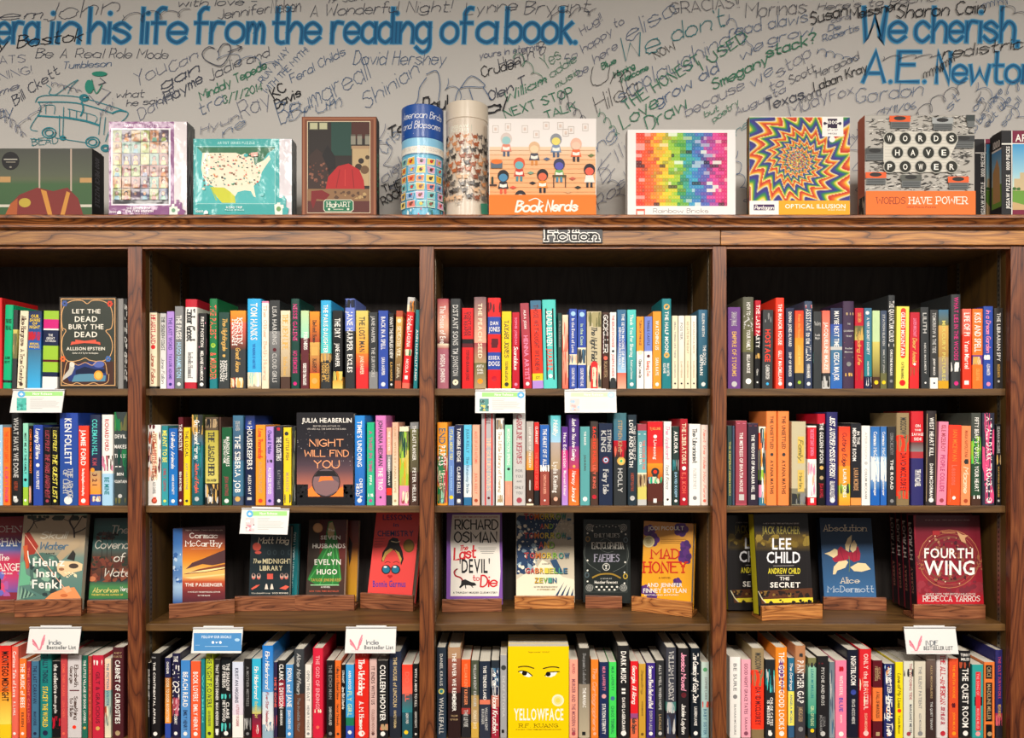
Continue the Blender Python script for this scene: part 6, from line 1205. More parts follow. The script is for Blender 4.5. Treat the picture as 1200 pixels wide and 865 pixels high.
card(405.5, 464.5, 734.5, 764.5, 3, 'white card with pink wing emblem hanging right side of the centre left bay', lambda K, w, h: I0(K, w, h, 404.5, 737), (0, 0, 1))
card(1059, 1119.5, 734.5, 765.5, 3, 'white card with pink wing emblem and capital lettering in the far right bay', lambda K, w, h: I1(K, w, h, 1060, 738), (0, 0, 1))

# ------------------------------------------------------------------ sign on the fascia
Yg = -.0085
o = empty('fiction_sign', (XP(671, Yg), Yg, ZP(285, Yg))); tag(o, 'small black sign reading Fiction in white-edged serif letters on the fascia', 'sign')
gw, gh = XP(706, Yg) - XP(636, Yg), ZP(265.5, Yg) - ZP(285, Yg)
pl = MB().box(-gw/2, -.004, 0, gw/2, 0, gh).build('plaque', simple('black_plaque', '26262a', .4), o, .0006)
bpy.context.view_layer.update()
K = Ink(plane_fn(o, 0, 0, 1, -.0042))
for wt, c in ((2.3, 'f2efe8'), (1.15, '1e1e20')): K.tx('Fiction', 640, 268.6, 701, 281.6, c, 's', wt)
K.build('sign_lettering', M_MATTE, o)

# ------------------------------------------------------------------ puzzle boxes and tubes on top
ZB = ZTOP + .0004
def pbox(x0, x1, top, Y, dep, cols, label, art, crop, mat=None, side_art=None, yaw=0.0, name='puzzle_box'):
    w = XP(x1, Y) - XP(x0, Y); h = ZP(top, Y) - ZB
    o = empty(name, (XP(x0, Y), Y, ZB), yaw); tag(o, label, 'puzzle box'); front, side = cols; mat = mat or M_BOX
    V = []; F = []; CC = []
    def bx(x0, y0, z0, x1, y1, z1, c, cs):
        k = len(V); V.extend([(x0, y0, z0), (x1, y0, z0), (x1, y1, z0), (x0, y1, z0), (x0, y0, z1), (x1, y0, z1), (x1, y1, z1), (x0, y1, z1)])
        for i, f in enumerate(((0, 3, 2, 1), (4, 5, 6, 7), (0, 1, 5, 4), (1, 2, 6, 5), (2, 3, 7, 6), (3, 0, 4, 7))): F.append(tuple(k + j for j in f)); CC.append(C3(c if i == 2 else cs))
    bx(0, 0, 0, w, dep * .8, h, front, side); lid = mesh_obj('lid', V, F, mat, o, CC)
    V = []; F = []; CC = []; bx(.0012, dep * .8 + .0001, .0012, w - .0012, dep, h - .0012, side, side); mesh_obj('tray', V, F, mat, o, CC)
    bpy.context.view_layer.update()
    K = Ink(plane_fn(o, *crop, lim=(w, h))); art(K); K.build('front_print', mat, lid)
    if side_art:
        K = Ink(lambda x, y, z: side_art[1](x, y, z, w, h, dep)); side_art[0](K); K.build('side_print', mat, lid)
    return o
RS = lambda x, y, z, w, h, d: (w + z, x * d * .8, h * (1 - y))     # right side, x 0 front .. 1 back
LS = lambda x, y, z, w, h, d: (-z, (1 - x) * d * .8, h * (1 - y))  # left side, x 0 back .. 1 front
YB = .012
D0 = (0, 120, 4.805); D1 = (110, 120, 4.805); D2 = (340, 120, 4.805); D3 = (520, 120, 4.805); D4 = (700, 120, 4.805); D5 = (860, 120, 4.805); D6 = (1000, 120, 4.805)
def art(K):     # a plain pitch scene: posts, lawn and warm cloth shapes only
    K.grad(-300, 262, 517, 660, [(0, '4a4c46'), (.35, '565c4c'), (.45, '5a6248'), (.5, '40603c'), (1, '3a5a38')])
    for x in (218, 396): K.rect(x, 262, x + 9, 500, 'b8a494')
    K.rect(-300, 575, 517, 590, 'c8c4b4'); K.rect(0, 418, 60, 450, 'b8905c'); K.rect(450, 425, 517, 452, 'b8905c')
    K.poly([(20, 660), (60, 570), (110, 520), (210, 480), (300, 500), (380, 480), (440, 540), (475, 660)], '7a2c28'); K.poly([(20, 660), (60, 570), (100, 540), (95, 660)], 'a8562c')
    K.poly([(230, 490), (262, 500), (300, 660), (275, 660)], 'c88a3c'); K.poly([(375, 500), (395, 510), (360, 660), (335, 660)], 'c88a3c'); K.ell(140, 565, 34, 26, 'b8a03c'); K.ell(60, 330, 50, 52, '1a1a1c'); K.rect(22, 318, 98, 324, 'b8b4a8'); K.rect(34, 334, 88, 339, '8a8478'); K.ell(60, 365, 7, 5, '8a8478')
def sa(K): K.rect(0, 0, 1, 1, '1a1a1e'); K.text('1000 PIECE PUZZLE', (.3, .1), (0, .7), (.42, 0), '6a6a72')
pbox(-62, 108, 174, YB, .062, ('4a4c46', '1a1a1e'), 'dark green box with warm red shapes and black side, far left on top', art, D0, side_art=(sa, RS))
def art(K):
    K.rect(78, 108, 530, 660, 'ded6da'); K.rect(78, 108, 452, 660, '83487f'); K.tx('ARTIST SERIES PUZZLE', 170, 123, 376, 137, 'd8c4d8')
    K.rect(98, 146, 432, 580, 'e8e0e8'); K.rect(106, 154, 422, 572, '2e2c34')
    cs = ['b87a4a', '4a8aa0', 'b8c06a', 'c8a060', '3f4a7a', 'a05040', '6aa08a', 'd8905a', '5a3a5a', '8fa04a']; rr = random.Random(5)
    for j in range(6):
        for i in range(6):
            x, y = 108 + i*52.3, 158 + j*66; c = mixc(rr.choice(cs), '20202a', .35); K.rect(x, y, x + 49, y + 61, c)
            hc = rr.choice(['5a3424', '2a2020', 'c89a5a']); K.poly([(x + 10, y + 61), (x + 14, y + 40), (x + 35, y + 40), (x + 39, y + 61)], rr.choice(cs)); K.ell(x + 24, y + 24, 11, 13, hc); K.ell(x + 24, y + 28, 7, 9, 'd8a888' if i % 2 else '8a5a40')
    K.tx('1000', 90, 611, 130, 625, 'f0e8f0'); K.poly([(134, 630), (134, 618), (146, 610), (158, 618), (158, 630)], 'f0e8f0'); K.tx('SHE SERIES: POP', 188, 592, 322, 604, 'f4ecf4'); K.tx('CULTURE EDITION', 182, 608, 338, 621, 'f4ecf4'); K.tx('1000 PIECE PUZZLE', 210, 626, 310, 632, 'e0d0e0')
    K.poly([(452, 572), (466, 572), (466, 550), (482, 550), (482, 565), (498, 565), (498, 600), (520, 612), (500, 660), (452, 660)], '83487f'); K.poly([(428, 592), (440, 588), (442, 574), (456, 574), (456, 588), (474, 588), (474, 600), (486, 602), (484, 614), (474, 614), (474, 634), (428, 634)], 'e4ece0'); K.ell(451, 610, 11, 12, '6a9a78')
def sd(K): K.rect(0, 0, 1, 1, '4c5254'); K.spray(.1, .05, .9, .95, 40, [C3('8a8e90'), C3('2c3032'), C3('6a7072')], .02, .12, 2)
pbox(127.6, 219, 142.5, YB, .055, ('83487f', '4c5254'), 'purple shrink-wrapped puzzle box with rows of small portraits on top', art, D1, M_WRAP, side_art=(sd, RS))
def art(K):
    K.rect(555, 205, 1118, 660, 'd8d2d8'); K.rect(555, 205, 1045, 660, '2fa5a4'); K.tx('ARTIST SERIES PUZZLE', 695, 221, 906, 235, 'b8e4e0'); K.frame(575, 246, 1022, 572, 3, 'a8dcd8'); K.rect(578, 250, 1018, 568, '43b4b4')
    K.poly([(580, 252), (965, 252), (955, 290), (900, 330), (840, 300), (800, 284), (610, 284)], '1f6a44'); K.poly([(965, 252), (1018, 252), (1018, 262), (980, 285), (945, 340), (905, 350), (900, 335)], '1f6a44')
    K.poly([(652, 480), (700, 470), (790, 500), (798, 566), (722, 566), (690, 530), (664, 490)], 'c8cc2a'); K.line([(660, 480), (690, 550)], 7, '9ac050')
    K.poly([(612, 284), (800, 284), (830, 296), (852, 286), (872, 305), (900, 312), (905, 350), (930, 340), (960, 325), (985, 300), (996, 318), (960, 370), (945, 395), (935, 440), (900, 470), (905, 500), (912, 535), (900, 530), (885, 500), (850, 495), (810, 505), (795, 530), (770, 505), (735, 480), (680, 478), (640, 455), (615, 420), (604, 370)], 'eee6cc')
    rr = random.Random(9)
    for i in range(150):
        x, y = rr.uniform(615, 945), rr.uniform(292, 470)
        if x > 900 and y < 350: continue
        K.ell(x, y, rr.uniform(2, 7), rr.uniform(2, 6), rr.choice(['d8605a', '3a8a8a', '2a2c2c', 'e8b070', '8a5a3a', 'e89a90', '4a9a70']), 6)
    K.ell(858, 300, 12, 9, '43b4b4'); K.poly([(885, 286), (925, 282), (925, 305), (888, 308)], 'e8b0a0'); K.ell(620, 488, 9, 7, 'e8e0c8'); K.ell(950, 520, 10, 10, '7ccccc')
    K.tx('1000', 577, 609, 618, 622, 'e4f4f2'); K.poly([(622, 630), (622, 617), (634, 608), (646, 617), (646, 630)], 'e4f4f2'); K.tx('ROAD TRIP', 748, 587, 838, 599, 'f0faf8'); K.tx('Rachel Williams', 742, 604, 848, 611, 'c8ece8')
    K.poly([(1042, 540), (1064, 540), (1064, 528), (1076, 528), (1076, 540), (1084, 540), (1084, 590), (1100, 600), (1088, 660), (1042, 660)], '2fa5a4'); K.poly([(1018, 578), (1032, 574), (1034, 566), (1052, 566), (1052, 578), (1070, 578), (1072, 596), (1064, 600), (1064, 634), (1022, 634)], 'e4ece0'); K.ell(1043, 602, 13, 14, '6a9a5a')
pbox(226.6, 342, 162.7, YB, .05, ('2fa5a4', '4c5254'), 'teal puzzle box with an illustrated map of the United States', art, D1, M_WRAP, side_art=(sd, RS))
def art(K):     # stand-in interior in the same colours
    K.rect(65, 80, 486, 660, '7a4630'); K.frame(72, 86, 480, 648, 10, '9a6244'); K.rect(98, 108, 448, 620, '2a2422'); K.frame(96, 106, 452, 624, 4, 'd8c8a8')
    for x in (108, 162): K.rect(x, 112, x + 50, 155, 'b8b894'); K.frame(x, 112, x + 50, 155, 4, '5a5a48')
    K.rect(232, 112, 345, 300, '20443c'); K.rect(345, 112, 446, 205, '4a2620'); K.rect(345, 245, 446, 262, 'a88a6a'); K.rect(350, 262, 446, 470, 'b8a078')
    for x in (357, 393, 437): K.rect(x - 15, 190, x + 12, 238, '8a8678'); K.rect(x - 14, 180, x + 11, 190, '5a5248')
    for x, y, r, c in ((400, 330, 16, '2a2422'), (385, 365, 20, '3a2c24'), (435, 310, 12, '4a3c2c'), (420, 380, 24, '6a5038')): K.ell(x, y, r, r, c)
    K.poly([(100, 430), (110, 300), (150, 260), (200, 300), (230, 470), (225, 488), (100, 488)], '3a2a26'); K.spray(105, 340, 225, 480, 40, [C3('6a3c30'), C3('241c1c'), C3('8a5a48')], 4, 11, 4); K.poly([(180, 300), (210, 240), (250, 300), (255, 370), (220, 380)], '1c1a1c')
    K.poly([(200, 490), (215, 420), (270, 360), (330, 345), (390, 380), (415, 440), (420, 490)], 'b02428'); K.line([(280, 380), (260, 480)], 5, '8a1c20'); K.line([(350, 380), (360, 480)], 5, '8a1c20'); K.line([(310, 380), (310, 470)], 4, 'c83c38')
    K.rect(98, 488, 448, 560, '8a6848'); K.rect(98, 556, 448, 620, '5a2c28'); K.poly([(120, 500), (180, 495), (225, 520), (200, 550), (150, 545), (130, 600), (118, 560)], '7a2024'); K.spray(240, 500, 430, 545, 16, [C3('5a4030'), C3('b89a6a')], 5, 16, 7)
    K.poly([(198, 548), (345, 548), (358, 560), (358, 605), (345, 618), (198, 618), (188, 605), (188, 560)], 'd8d8c4'); K.poly([(200, 552), (343, 552), (354, 562), (354, 603), (343, 614), (200, 614), (192, 603), (192, 562)], '1f7050'); K.tx('HighART', 208, 562, 340, 588, 'e8e8da', 's', .9); K.ell(220, 602, 7, 6, 'e0e0d0'); K.ell(327, 602, 7, 6, 'e0e0d0'); K.rect(245, 601, 300, 604, 'e0e0d0')
def sb(K): K.rect(0, 0, 1, 1, '1a1e1c'); K.text('HighART', (.3, .35), (0, .4), (.4, 0), '2f8a64')
pbox(353.6, 441.2, 136.8, YB, .05, ('7a4630', '241c18'), 'brown-framed dark puzzle box with a green label, left of the tubes', art, D2, side_art=(sb, RS))
def art(K):
    K.rect(254, 92, 858, 660, 'ece6e2'); K.grad(258, 250, 855, 530, [(0, 'ecd2b4'), (.3, 'efb888'), (1, 'f0ac74')])
    for x, y in ((275, 130), (345, 118), (440, 130), (505, 160), (560, 110), (640, 112), (700, 135), (780, 120), (670, 150)): K.frame(x, y, x + 34, y + 42, 3, 'c8bcb4'); K.rect(x + 10, y + 12, x + 24, y + 30, 'dcc8bc')
    for y in range(270, 520, 26): K.rect(258, y, 855, y + 1.6, 'd89a64')
    def kid(x, y, hc, fc, bc, lc):
        K.ell(x, y, 32, 34, hc); K.ell(x, y + 10, 24, 22, fc); K.poly([(x - 30, y + 72), (x - 20, y + 32), (x + 20, y + 32), (x + 30, y + 72)], bc); K.poly([(x - 20, y + 44), (x, y + 50), (x + 20, y + 44), (x + 20, y + 62), (x, y + 66), (x - 20, y + 62)], 'f4ece0'); K.rect(x - 18, y + 72, x - 5, y + 100, lc); K.rect(x + 5, y + 72, x + 18, y + 100, lc)
    for a in ((352, 205, 'd8c8c0', '9ac8c8', 'e08870', '4a5a78'), (510, 255, 'e0b890', 'f0d0a8', '4a4a58', 'd88a40'), (632, 210, '8a8e98', 'e8d870', '7a90b0', '4a5a78'), (745, 235, 'e8b8a0', 'e8c8b0', 'f06c3c', '2c2c34'), (425, 345, 'd85a38', '6ab0b8', 'c83c2c', '4a8a98'), (335, 415, '1e1c20', '4a88b0', '2a2c34', 'e05a38'), (556, 410, '1e1c20', 'e06a48', 'e88a2c', '1e2430'), (650, 350, '3a3c58', '5a58b0', '6aa85a', '4a88a8'), (820, 380, '2a2430', 'e8604a', 'e8e4dc', '2c2c34'), (432, 530, '24242c', 'e8dccc', 'e8dccc', 'e8dccc')): kid(*a)
    K.rect(265, 335, 330, 372, '5a6a78'); K.ell(298, 335, 32, 14, 'e8762c'); K.rect(612, 410, 690, 420, '5a3c2c'); K.rect(616, 420, 622, 480, '5a3c2c'); K.rect(682, 420, 688, 480, '5a3c2c'); K.rect(258, 462, 300, 472, '4a342c'); K.rect(268, 420, 280, 462, '2c3a30')
    for x, y, c in ((580, 320, '5a6a88'), (490, 398, '7aa088'), (725, 430, 'c8604a'), (500, 455, '24242c'), (700, 505, 'dca878'), (390, 480, 'e0503c'), (830, 300, '6a7a4a'), (755, 480, '2c3028')): K.poly([(x - 20, y), (x, y - 9), (x + 20, y), (x, y + 10)], c)
    K.rect(254, 522, 858, 660, 'f07a22'); K.tx('Book', 405, 558, 552, 616, LW, 'c', 1.3); K.tx('Nerds', 575, 556, 748, 612, LW, 'c', 1.3); K.line([(480, 556), (520, 542), (555, 566)], 5, LW, True)
pbox(573, 698.6, 139, YB, .05, ('ece6e2', 'c8c0b8'), 'white and orange puzzle box covered in small reading people, right of the tubes', art, D3)
def art(K):
    K.rect(168, 150, 780, 690, 'f0eeec')
    base = [(0, 'e8402c'), (.15, 'f06a30'), (.28, 'f8d030'), (.4, '9acb3c'), (.5, '3a9a48'), (.58, '3ab0c8'), (.68, '3f74c0'), (.76, '6a50a8'), (.85, 'e0489a'), (1, 'd83070')]
    rr = random.Random(12); X0, Y0_, cw, ch = 217, 172, 16.6, 19.6
    st_ = [(t, C3(c)) for t, c in base]
    grid = {}
    for j in range(21):
        i = 0
        while i < 31:
            n = rr.choice((1, 2, 2, 3)); t = min(1, max(0, i / 30 + rr.uniform(-.05, .05)))
            for (a, ca), (b, cb) in zip(st_, st_[1:]):
                if t <= b: c = mixc(ca, cb, (t - a) / (b - a)); break
            q = rr.random(); c = mixc(c, 'f4f4ec', .35) if q < .08 else mixc(c, '1c1830', .35) if q < .26 else mixc(c, '1c1c24', .85) if q < .31 else mixc(c, 'e8f8e8', .75) if q < .34 else c
            K.add([(X0 + i*cw, Y0_ + j*ch), (X0 + min(i + n, 31)*cw, Y0_ + j*ch), (X0 + min(i + n, 31)*cw, Y0_ + (j+1)*ch), (X0 + i*cw, Y0_ + (j+1)*ch)], [(0, 1, 2, 3)], c, keep=True)
            for k in range(n):
                if i + k < 31: grid[(i + k, j)] = c
            i += n
    K.z += K.dz
    for (i, j), c in grid.items():
        cx, cy = X0 + (i + .5)*cw, Y0_ + (j + .5)*ch; K.add([(cx - 3, cy - 3), (cx + 3, cy - 3), (cx + 3, cy + 3), (cx - 3, cy + 3)], [(0, 1, 2, 3)], mixc(c, 'ffffff', .1), keep=True)
    K.rect(218, 600, 268, 660, 'e8604a'); K.rect(224, 612, 262, 650, 'f8f0e8'); K.tx('Rainbow Bricks', 316, 598, 625, 622, '4a4644', 'p', .6)
pbox(735.4, 862, 152, .045, .05, ('f0eeec', 'd8d4d0'), 'white puzzle box with a rainbow grid of toy bricks', art, D4)
def art(K):
    N = 116; x0, y0, x1, y1 = 88, 84, 654, 554; cx, cy = 358, 328
    stops = [(0, 'f0e8c0'), (.07, 'e8d030'), (.17, '4a9a34'), (.27, '1f6a5a'), (.36, '2f3a90'), (.55, '3e286e'), (.6, 'e8e0cc'), (.66, 'e8c82c'), (.76, 'e06a1c'), (.92, 'c0241e'), (1, 'd84a20')]
    st_ = [(t, C3(c)) for t, c in stops]; V = []; F = []; CC = []
    def colr(px, py):
        dx, dy = (px - cx) / 235, (py - cy) / 235; r = math.hypot(dx, dy) + 1e-4; a = math.atan2(dy, dx)
        saw = abs(((a * 17 / math.pi + 3 * math.log(r)) % 2) - 1) ** 1.5
        t = (-math.log(r) / math.log(1.62) + a / (2 * math.pi) + .52 * saw + .1) % 1.0
        for (p, ca), (q, cb) in zip(st_, st_[1:]):
            if t <= q: return mixc(ca, cb, (t - p) / (q - p))
        return st_[-1][1]
    for j in range(N + 1):
        for i in range(N + 1): V.append((x0 + (x1 - x0)*i/N, y0 + (y1 - y0)*j/N))
    cc = [colr(*v) for v in V]
    for j in range(N):
        for i in range(N):
            q = j*(N+1) + i; f = (q, q + 1, q + N + 2, q + N + 1); F.append(f); CC.append([cc[k] for k in f])
    K.rect(85, 80, 656, 660, 'f0ece4'); K.add(V, F, CC)
    K.rect(497, 80, 616, 192, 'f4f0ec'); K.ell(553, 208, 17, 17, 'f4f0ec'); K.rect(528, 92, 582, 146, '2a1a3a'); K.ell(512, 119, 8, 9, '2a1a3a'); K.ell(598, 119, 8, 9, '2a1a3a'); K.rect(512, 115, 600, 123, '2a1a3a'); K.ell(540, 150, 8, 8, 'f4f0ec'); K.tx('1000', 527, 103, 583, 122, 'f8f4f0'); K.tx('27 x 27', 525, 152, 585, 160, '4a3a48'); K.tx('PIECES', 530, 172, 580, 180, '4a3a48')
    K.rect(85, 555, 252, 660, 'f4f0ec'); K.rect(252, 553, 656, 660, 'f5a81e'); K.rect(112, 575, 228, 608, '3c1c52'); K.tx('Pentagon', 118, 582, 222, 602, 'f4f0ec', 'c', 1.2); K.tx('OPTICAL ILLUSION', 288, 573, 628, 597, 'fbf4e4', 'b'); K.tx('1000 PIECE', 530, 603, 628, 609, 'fbf0d0')
def sc_(K): K.rect(0, 0, 1, 1, '5a4038'); K.spray(0, 0, 1, 1, 50, [C3('a83c2c'), C3('2c3c3c'), C3('c8a04a'), C3('3a5a4a')], .04, .16, 9)
pbox(878.3, 996, 136.8, YB, .03, ('f0ece4', '5a4038'), 'puzzle box with a jagged rainbow tie-dye spiral above a yellow strip', art, D5, side_art=(sc_, LS))
def art(K):
    K.rect(64, 72, 682, 660, '8a8884')
    K.rect(65, 74, 681, 500, 'b4b0a8'); rr = random.Random(21)
    for i in range(800):
        x, y = rr.uniform(70, 650), rr.uniform(78, 496); dx, dy = rr.uniform(6, 28), rr.uniform(-8, 8)
        K.line([(x, y), (min(x + dx, 680), min(max(y + dy, 76), 499))], rr.uniform(1.5, 5), rr.choice(['1e1e20', '2c2c2c', '4a4a48', 'e8e4dc', '68645e']), keep=(i % 5 != 4))
    for x, y, c in ((200, 78, 'e8602c'), (440, 88, 'a8acac'), (64, 395, 'e8602c'), (528, 420, 'e8602c'), (262, 410, '5c5e58'), (60, 260, '4c4e4e'), (560, 190, '3c3e40'), (630, 74, '3a4242')):
        ww = 118; x2 = min(x + ww, 680); K.rect(x, y, x2, y + 34, c); K.rect(x + 6, y + 34, x2 - 4, y + 70, '6c7070'); 
        if x2 - x > 90:
            K.ell(x + 58, y + 14, 34, 12, '2a2a2a')
            for i in range(3): K.rect(x + 12, y + 40 + i*9, x2 - 10, y + 44 + i*9, '3c4042')
    K.poly([(165, 230), (230, 168), (560, 168), (585, 215), (540, 310), (585, 350), (560, 395), (180, 395), (165, 330)], 'd8d4c8')
    for j in range(12): K.rect(172, 180 + j*18, 575, 181.5 + j*18, 'a8a49a')
    for t, x, y in (('WORDS', 200, 206), ('HAVE', 243, 286), ('POWER', 200, 366)):
        for i, chx in enumerate(t):
            X_ = x + i * 87; K.ell(X_, y, 36, 37, 'b8b6ac', 20); K.ell(X_, y, 31.5, 32.5, '24261f', 20); K.tx(chx, X_ - 13, y - 16, X_ + 13, y + 16, 'f2f0e8')
    K.rect(64, 502, 686, 660, 'f0752e'); K.tx('WORDS', 126, 538, 288, 574, '8a2c1c', 's', .7); K.tx('HAVE', 310, 538, 438, 574, 'f8ecdc', 's', .9); K.tx('POWER', 462, 536, 635, 574, 'f8ecdc', 's', .9); K.tx('1000 Piece Puzzle', 295, 587, 460, 598, 'b8441c')
def se(K): K.grad(0, 0, 1, .75, [(0, 'c8684a'), (1, 'b85c40')]); K.rect(0, .78, 1, 1, '3a2c24'); K.spray(0, .78, 1, 1, 16, [C3('c8b8a0'), C3('1c1814')], .04, .1, 2)
pbox(1013.4, 1142, 135, YB, .045, ('8a8884', 'c0664a'), 'grey and orange puzzle box with round typewriter keys and typewriters', art, D6, side_art=(se, LS))
def castle(K, x, wd):
    K.grad(x, 235, x + wd, 700, [(0, '3f9ad0'), (.35, '9accdc'), (.5, 'c8dcd0')]); K.rect(x, 495, x + wd, 700, '6a9a3a'); K.poly([(x, 560), (x + wd, 690), (x + wd, 700), (x, 700)], 'c8a878')
    for a, b, c in ((.02, .35, 430), (.1, .2, 395), (.35, .8, 450), (.7, .95, 420)): K.rect(x + wd*a, c, x + wd*b, 497, 'c8b48c'); 
    K.spray(x, 478, x + wd, 500, 12, [C3('3a6a2c'), C3('4a7a34')], 5, 14, 4)
def art(K):
    K.rect(682, 205, 1090, 660, '1c1c20'); K.rect(740, 205, 1090, 275, '7a1c3c'); K.rect(738, 205, 743, 660, 'e8e4dc'); K.rect(684, 282, 1090, 287, 'e8e4dc'); castle(K, 748, 300)
    K.text('JIGSAW PUZZLE', (738, 640), (0, -190), (-20, 0), 'f2f0ea'); K.text('1000 PIECES', (738, 418), (0, -128), (-20, 0), 'f2f0ea')
pbox(1142.6, 1175, 163, .085, .045, ('1c1c20', '1c1c20'), 'black-edged jigsaw box half hidden behind the larger castle box', art, D6)
def art(K):
    K.rect(834, 157, 1400, 660, '1c1c20'); K.rect(890, 157, 895, 660, 'f0ece4'); K.rect(834, 230, 1400, 238, 'f0ece4'); K.rect(895, 160, 1400, 230, '7a1c3c'); K.tx('ARUNDEL', 912, 180, 1130, 220, 'f4f0e8', 'b'); castle(K, 896, 420)
    K.rect(895, 605, 1400, 660, '7a1c3c'); K.text('JIGSAW PUZZLE', (880, 600), (0, -192), (-20, 0), 'f2f0ea'); K.text('1000 PIECES', (880, 380), (0, -132), (-20, 0), 'f2f0ea')
def sf(K):
    K.rect(0, 0, 1, .2, '1c1c20'); K.grad(0, .2, 1, .6, [(0, '3f8ac0'), (1, 'a8c8c8')]); K.rect(0, .6, 1, .88, '6a9a3a'); K.poly([(.1, .8), (.1, .45), (.4, .36), (.55, .3), (.8, .42), (.9, .8)], 'b8905c'); K.rect(0, .86, 1, 1, '1c1c20'); K.rect(0, .19, 1, .21, 'e8e4dc'); K.text('1000', (.15, .17), (.7, 0), (0, -.08), 'f2f0ea')
pbox(1173.6, 1262, 153, YB, .052, ('1c1c20', '1c1c20'), 'jigsaw box with castle picture and maroon header at the right edge', art, D6, side_art=(sf, LS))

def tube(cxp, wpx, top, lid_y, label, art_body, art_lid, cb, cl, lidwrap=False):
    Y = .075; r = wpx / 2 / FPX * (Y - CAMY) * .955; zt = ZP(top, Y - r * .6); zl = ZP(lid_y, Y - r)
    o = empty('puzzle_tube', (XP(cxp, Y), Y, ZB)); tag(o, label, 'puzzle tube')
    def cyl(name, r, z0, z1, c, bev):
        n = 48; V = []; F = []; prof = [(0, z0), (r - bev, z0), (r, z0 + bev), (r, z1 - bev), (r - bev, z1), (0, z1)]
        for a in range(n):
            for q, z in prof: V.append((q * math.cos(a*2*math.pi/n), q * math.sin(a*2*math.pi/n), z))
        m = len(prof)
        for a in range(n):
            b = (a + 1) % n
            for k in range(m - 1): F.append((a*m + k, b*m + k, b*m + k + 1, a*m + k + 1))
        ob = mesh_obj(name, V, F, M_GLOSS, o, [C3(c)] * len(F)); me = ob.data
        me.polygons.foreach_set('use_smooth', [True] * len(me.polygons)); bm = bmesh.new(); bm.from_mesh(me); bmesh.ops.remove_doubles(bm, verts=bm.verts, dist=1e-6); bmesh.ops.recalc_face_normals(bm, faces=bm.faces); bm.to_mesh(me); bm.free()
        me.set_sharp_from_angle(angle=.6); return ob
    hB = zl - ZB; hL = zt - ZB
    b = cyl('body', r - .0010, 0, hB - .0002, cb, .0006); l = cyl('lid', r, hB, hL, cl, .0015)
    def fn(rr, lo, hi):
        def f(x, y, z):      # x -1..1 across the visible half, y 0..1 from the top
            a = x * math.pi / 2; R_ = rr + z + .00012
            return (R_ * math.sin(a), -R_ * math.cos(a), hi - (hi - lo) * y)
        return f
    K = Ink(fn(r - .001, 0, hB)); art_body(K); K.build('body_print', M_GLOSS, b)
    K = Ink(fn(r, hB, hL)); art_lid(K); K.build('lid_print', M_GLOSS, l)
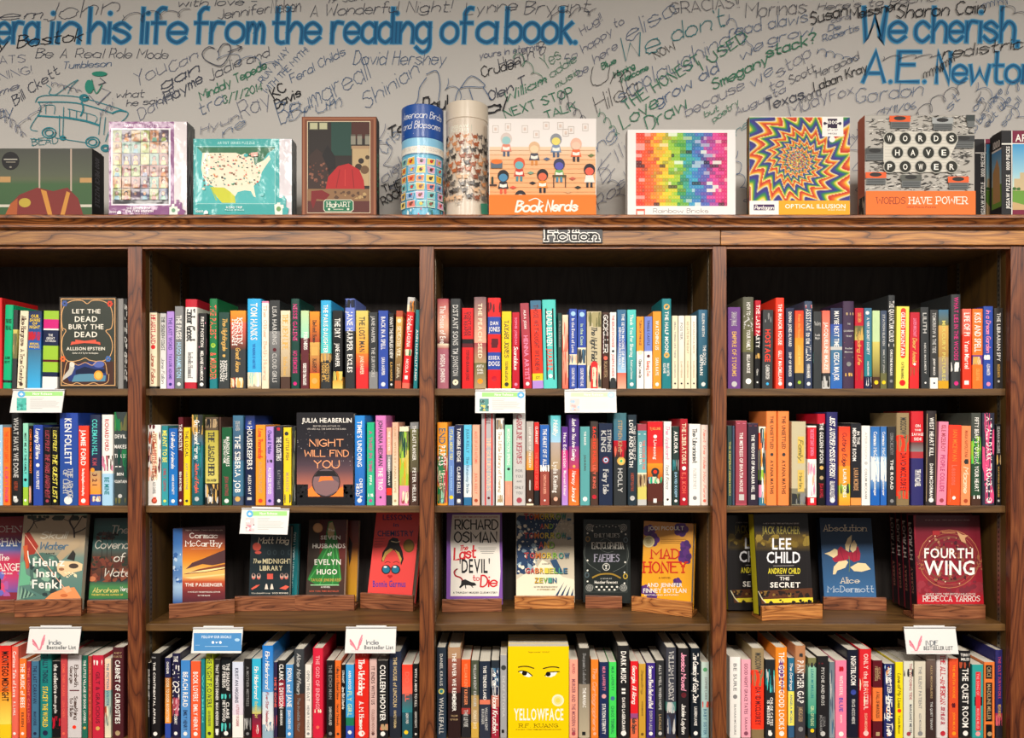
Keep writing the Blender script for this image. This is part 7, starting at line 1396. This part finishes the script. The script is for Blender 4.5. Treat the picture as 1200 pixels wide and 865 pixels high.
def ab(K):
    for i in range(24): K.rect(-1 + i/12, 0, -1 + (i+1)/12, .1, '8ac8e8'); K.rect(-1 + i/12, .1, -1 + (i+1)/12, .185, 'f0ece0'); K.rect(-1 + i/12, .185, -1 + (i+1)/12, .2, '5a8aa8')
    K.text('Birds and', (-.62, .155), (.62, 0), (0, -.06), '4a4640', 'c', .16); K.text('Blossoms', (.06, .155), (.66, 0), (0, -.06), '4a4640', 'c', .16)
    rr = random.Random(3); cs = ['e8b84a', 'e88a80', '8ac8b0', 'f0d870', 'e8905a', '8ab0d8', 'd8a8c8', 'f0a890', '7cc8c8']
    for j in range(6):
        for i in range(7):
            x = -1 + i*.3 + rr.uniform(-.03, .03); y = .24 + j*.105; 
            P = [(x + rr.uniform(-.03, .03), y + rr.uniform(-.01, .01)), (x + .25, y + rr.uniform(-.012, .012)), (x + .25 + rr.uniform(-.04, .03), y + .088), (x + rr.uniform(-.03, .03), y + .088)]; K.poly([(px, py) for px, py in P], 'f6f2e8'); c = rr.choice(cs)
            K.poly([(px * .94 + (x + .125) * .06, py * .85 + (y + .045) * .15) for px, py in P], c); K.ell(x + .12, y + .045, .05, .022, rr.choice(['8a4a34', '2f5a8a', 'c83c30', '4a3c34', 'e8c040']), 8); K.ell(x + .17, y + .03, .025, .014, rr.choice(['4a3028', 'd8402c', '2c3c5a']), 6)
    K.spray(-.9, .86, .9, .98, 30, [C3('4a9a90'), C3('e8f0e8'), C3('2c5a4a'), C3('d8506a')], .012, .05, 5)
def al(K): K.text('American Birds', (-.62, .42), (1.36, 0), (0, -.2), 'eef2f6', 'c', .55); K.text('and Blossoms', (-.62, .72), (1.3, 0), (0, -.2), 'eef2f6', 'c', .55); K.rect(-.62, .86, -.2, .885, 'c8d4e4')
tube(495.2, 51.4, 125, 161, 'tube puzzle with a blue lid and bright bird map, left of the two tubes', ab, al, '68b8d8', '1f4f9e')
def ab(K):
    K.rect(-.6, .07, .18, .14, '4a8a74'); K.text("RIDLEY'S", (-.5, .06), (.5, 0), (0, -.035), '6a6050', 'c', .1); K.text('JIGSAW', (-.5, .1), (.58, 0), (0, -.028), 'e8e8d8'); K.text('PUZZLES', (-.5, .135), (.58, 0), (0, -.028), 'e8e8d8')
    rr = random.Random(8)
    for j in range(10):
        for i in range(9):
            x = -.95 + i*.24 + rr.uniform(-.05, .05) + (j % 2)*.1; y = .18 + j*.066 + rr.uniform(-.008, .008); c = rr.choice(['b8683c', '8a4a2c', '2c2826', 'c88a5c', '6a6460', 'd8b08a', '3a3430', 'a0552f'])
            K.poly([(x - .08, y + .018), (x - .07, y - .002), (x, y - .012), (x + .05, y - .006), (x + .085, y + .02), (x, y + .026)], c); K.ell(x + .07, y - .012, .032, .012, c, 7); K.line([(x - .07, y + .01), (x - .11, y - .018)], .018, c); K.line([(x - .05, y + .02), (x - .05, y + .036)], .02, c, keep=True); K.line([(x + .05, y + .02), (x + .05, y + .036)], .02, c)
    K.text('THE', (-.3, .855), (.14, 0), (0, -.015), '5a564e'); K.text("CAT LOVER'S", (-.78, .915), (1.05, 0), (0, -.038), '5a564e', 'p', .06); K.text('COLLECTION', (-.7, .955), (.9, 0), (0, -.018), '7a766c', 'p', .04); K.poly([(.42, .84), (.7, .82), (.72, .93), (.45, .94)], '3f8a70')
tube(547.3, 51.6, 120.5, 137, "tall cream tube puzzle covered in small cats, right of the two tubes", ab, lambda K: None, 'd4c6b4', 'd8cbb8')
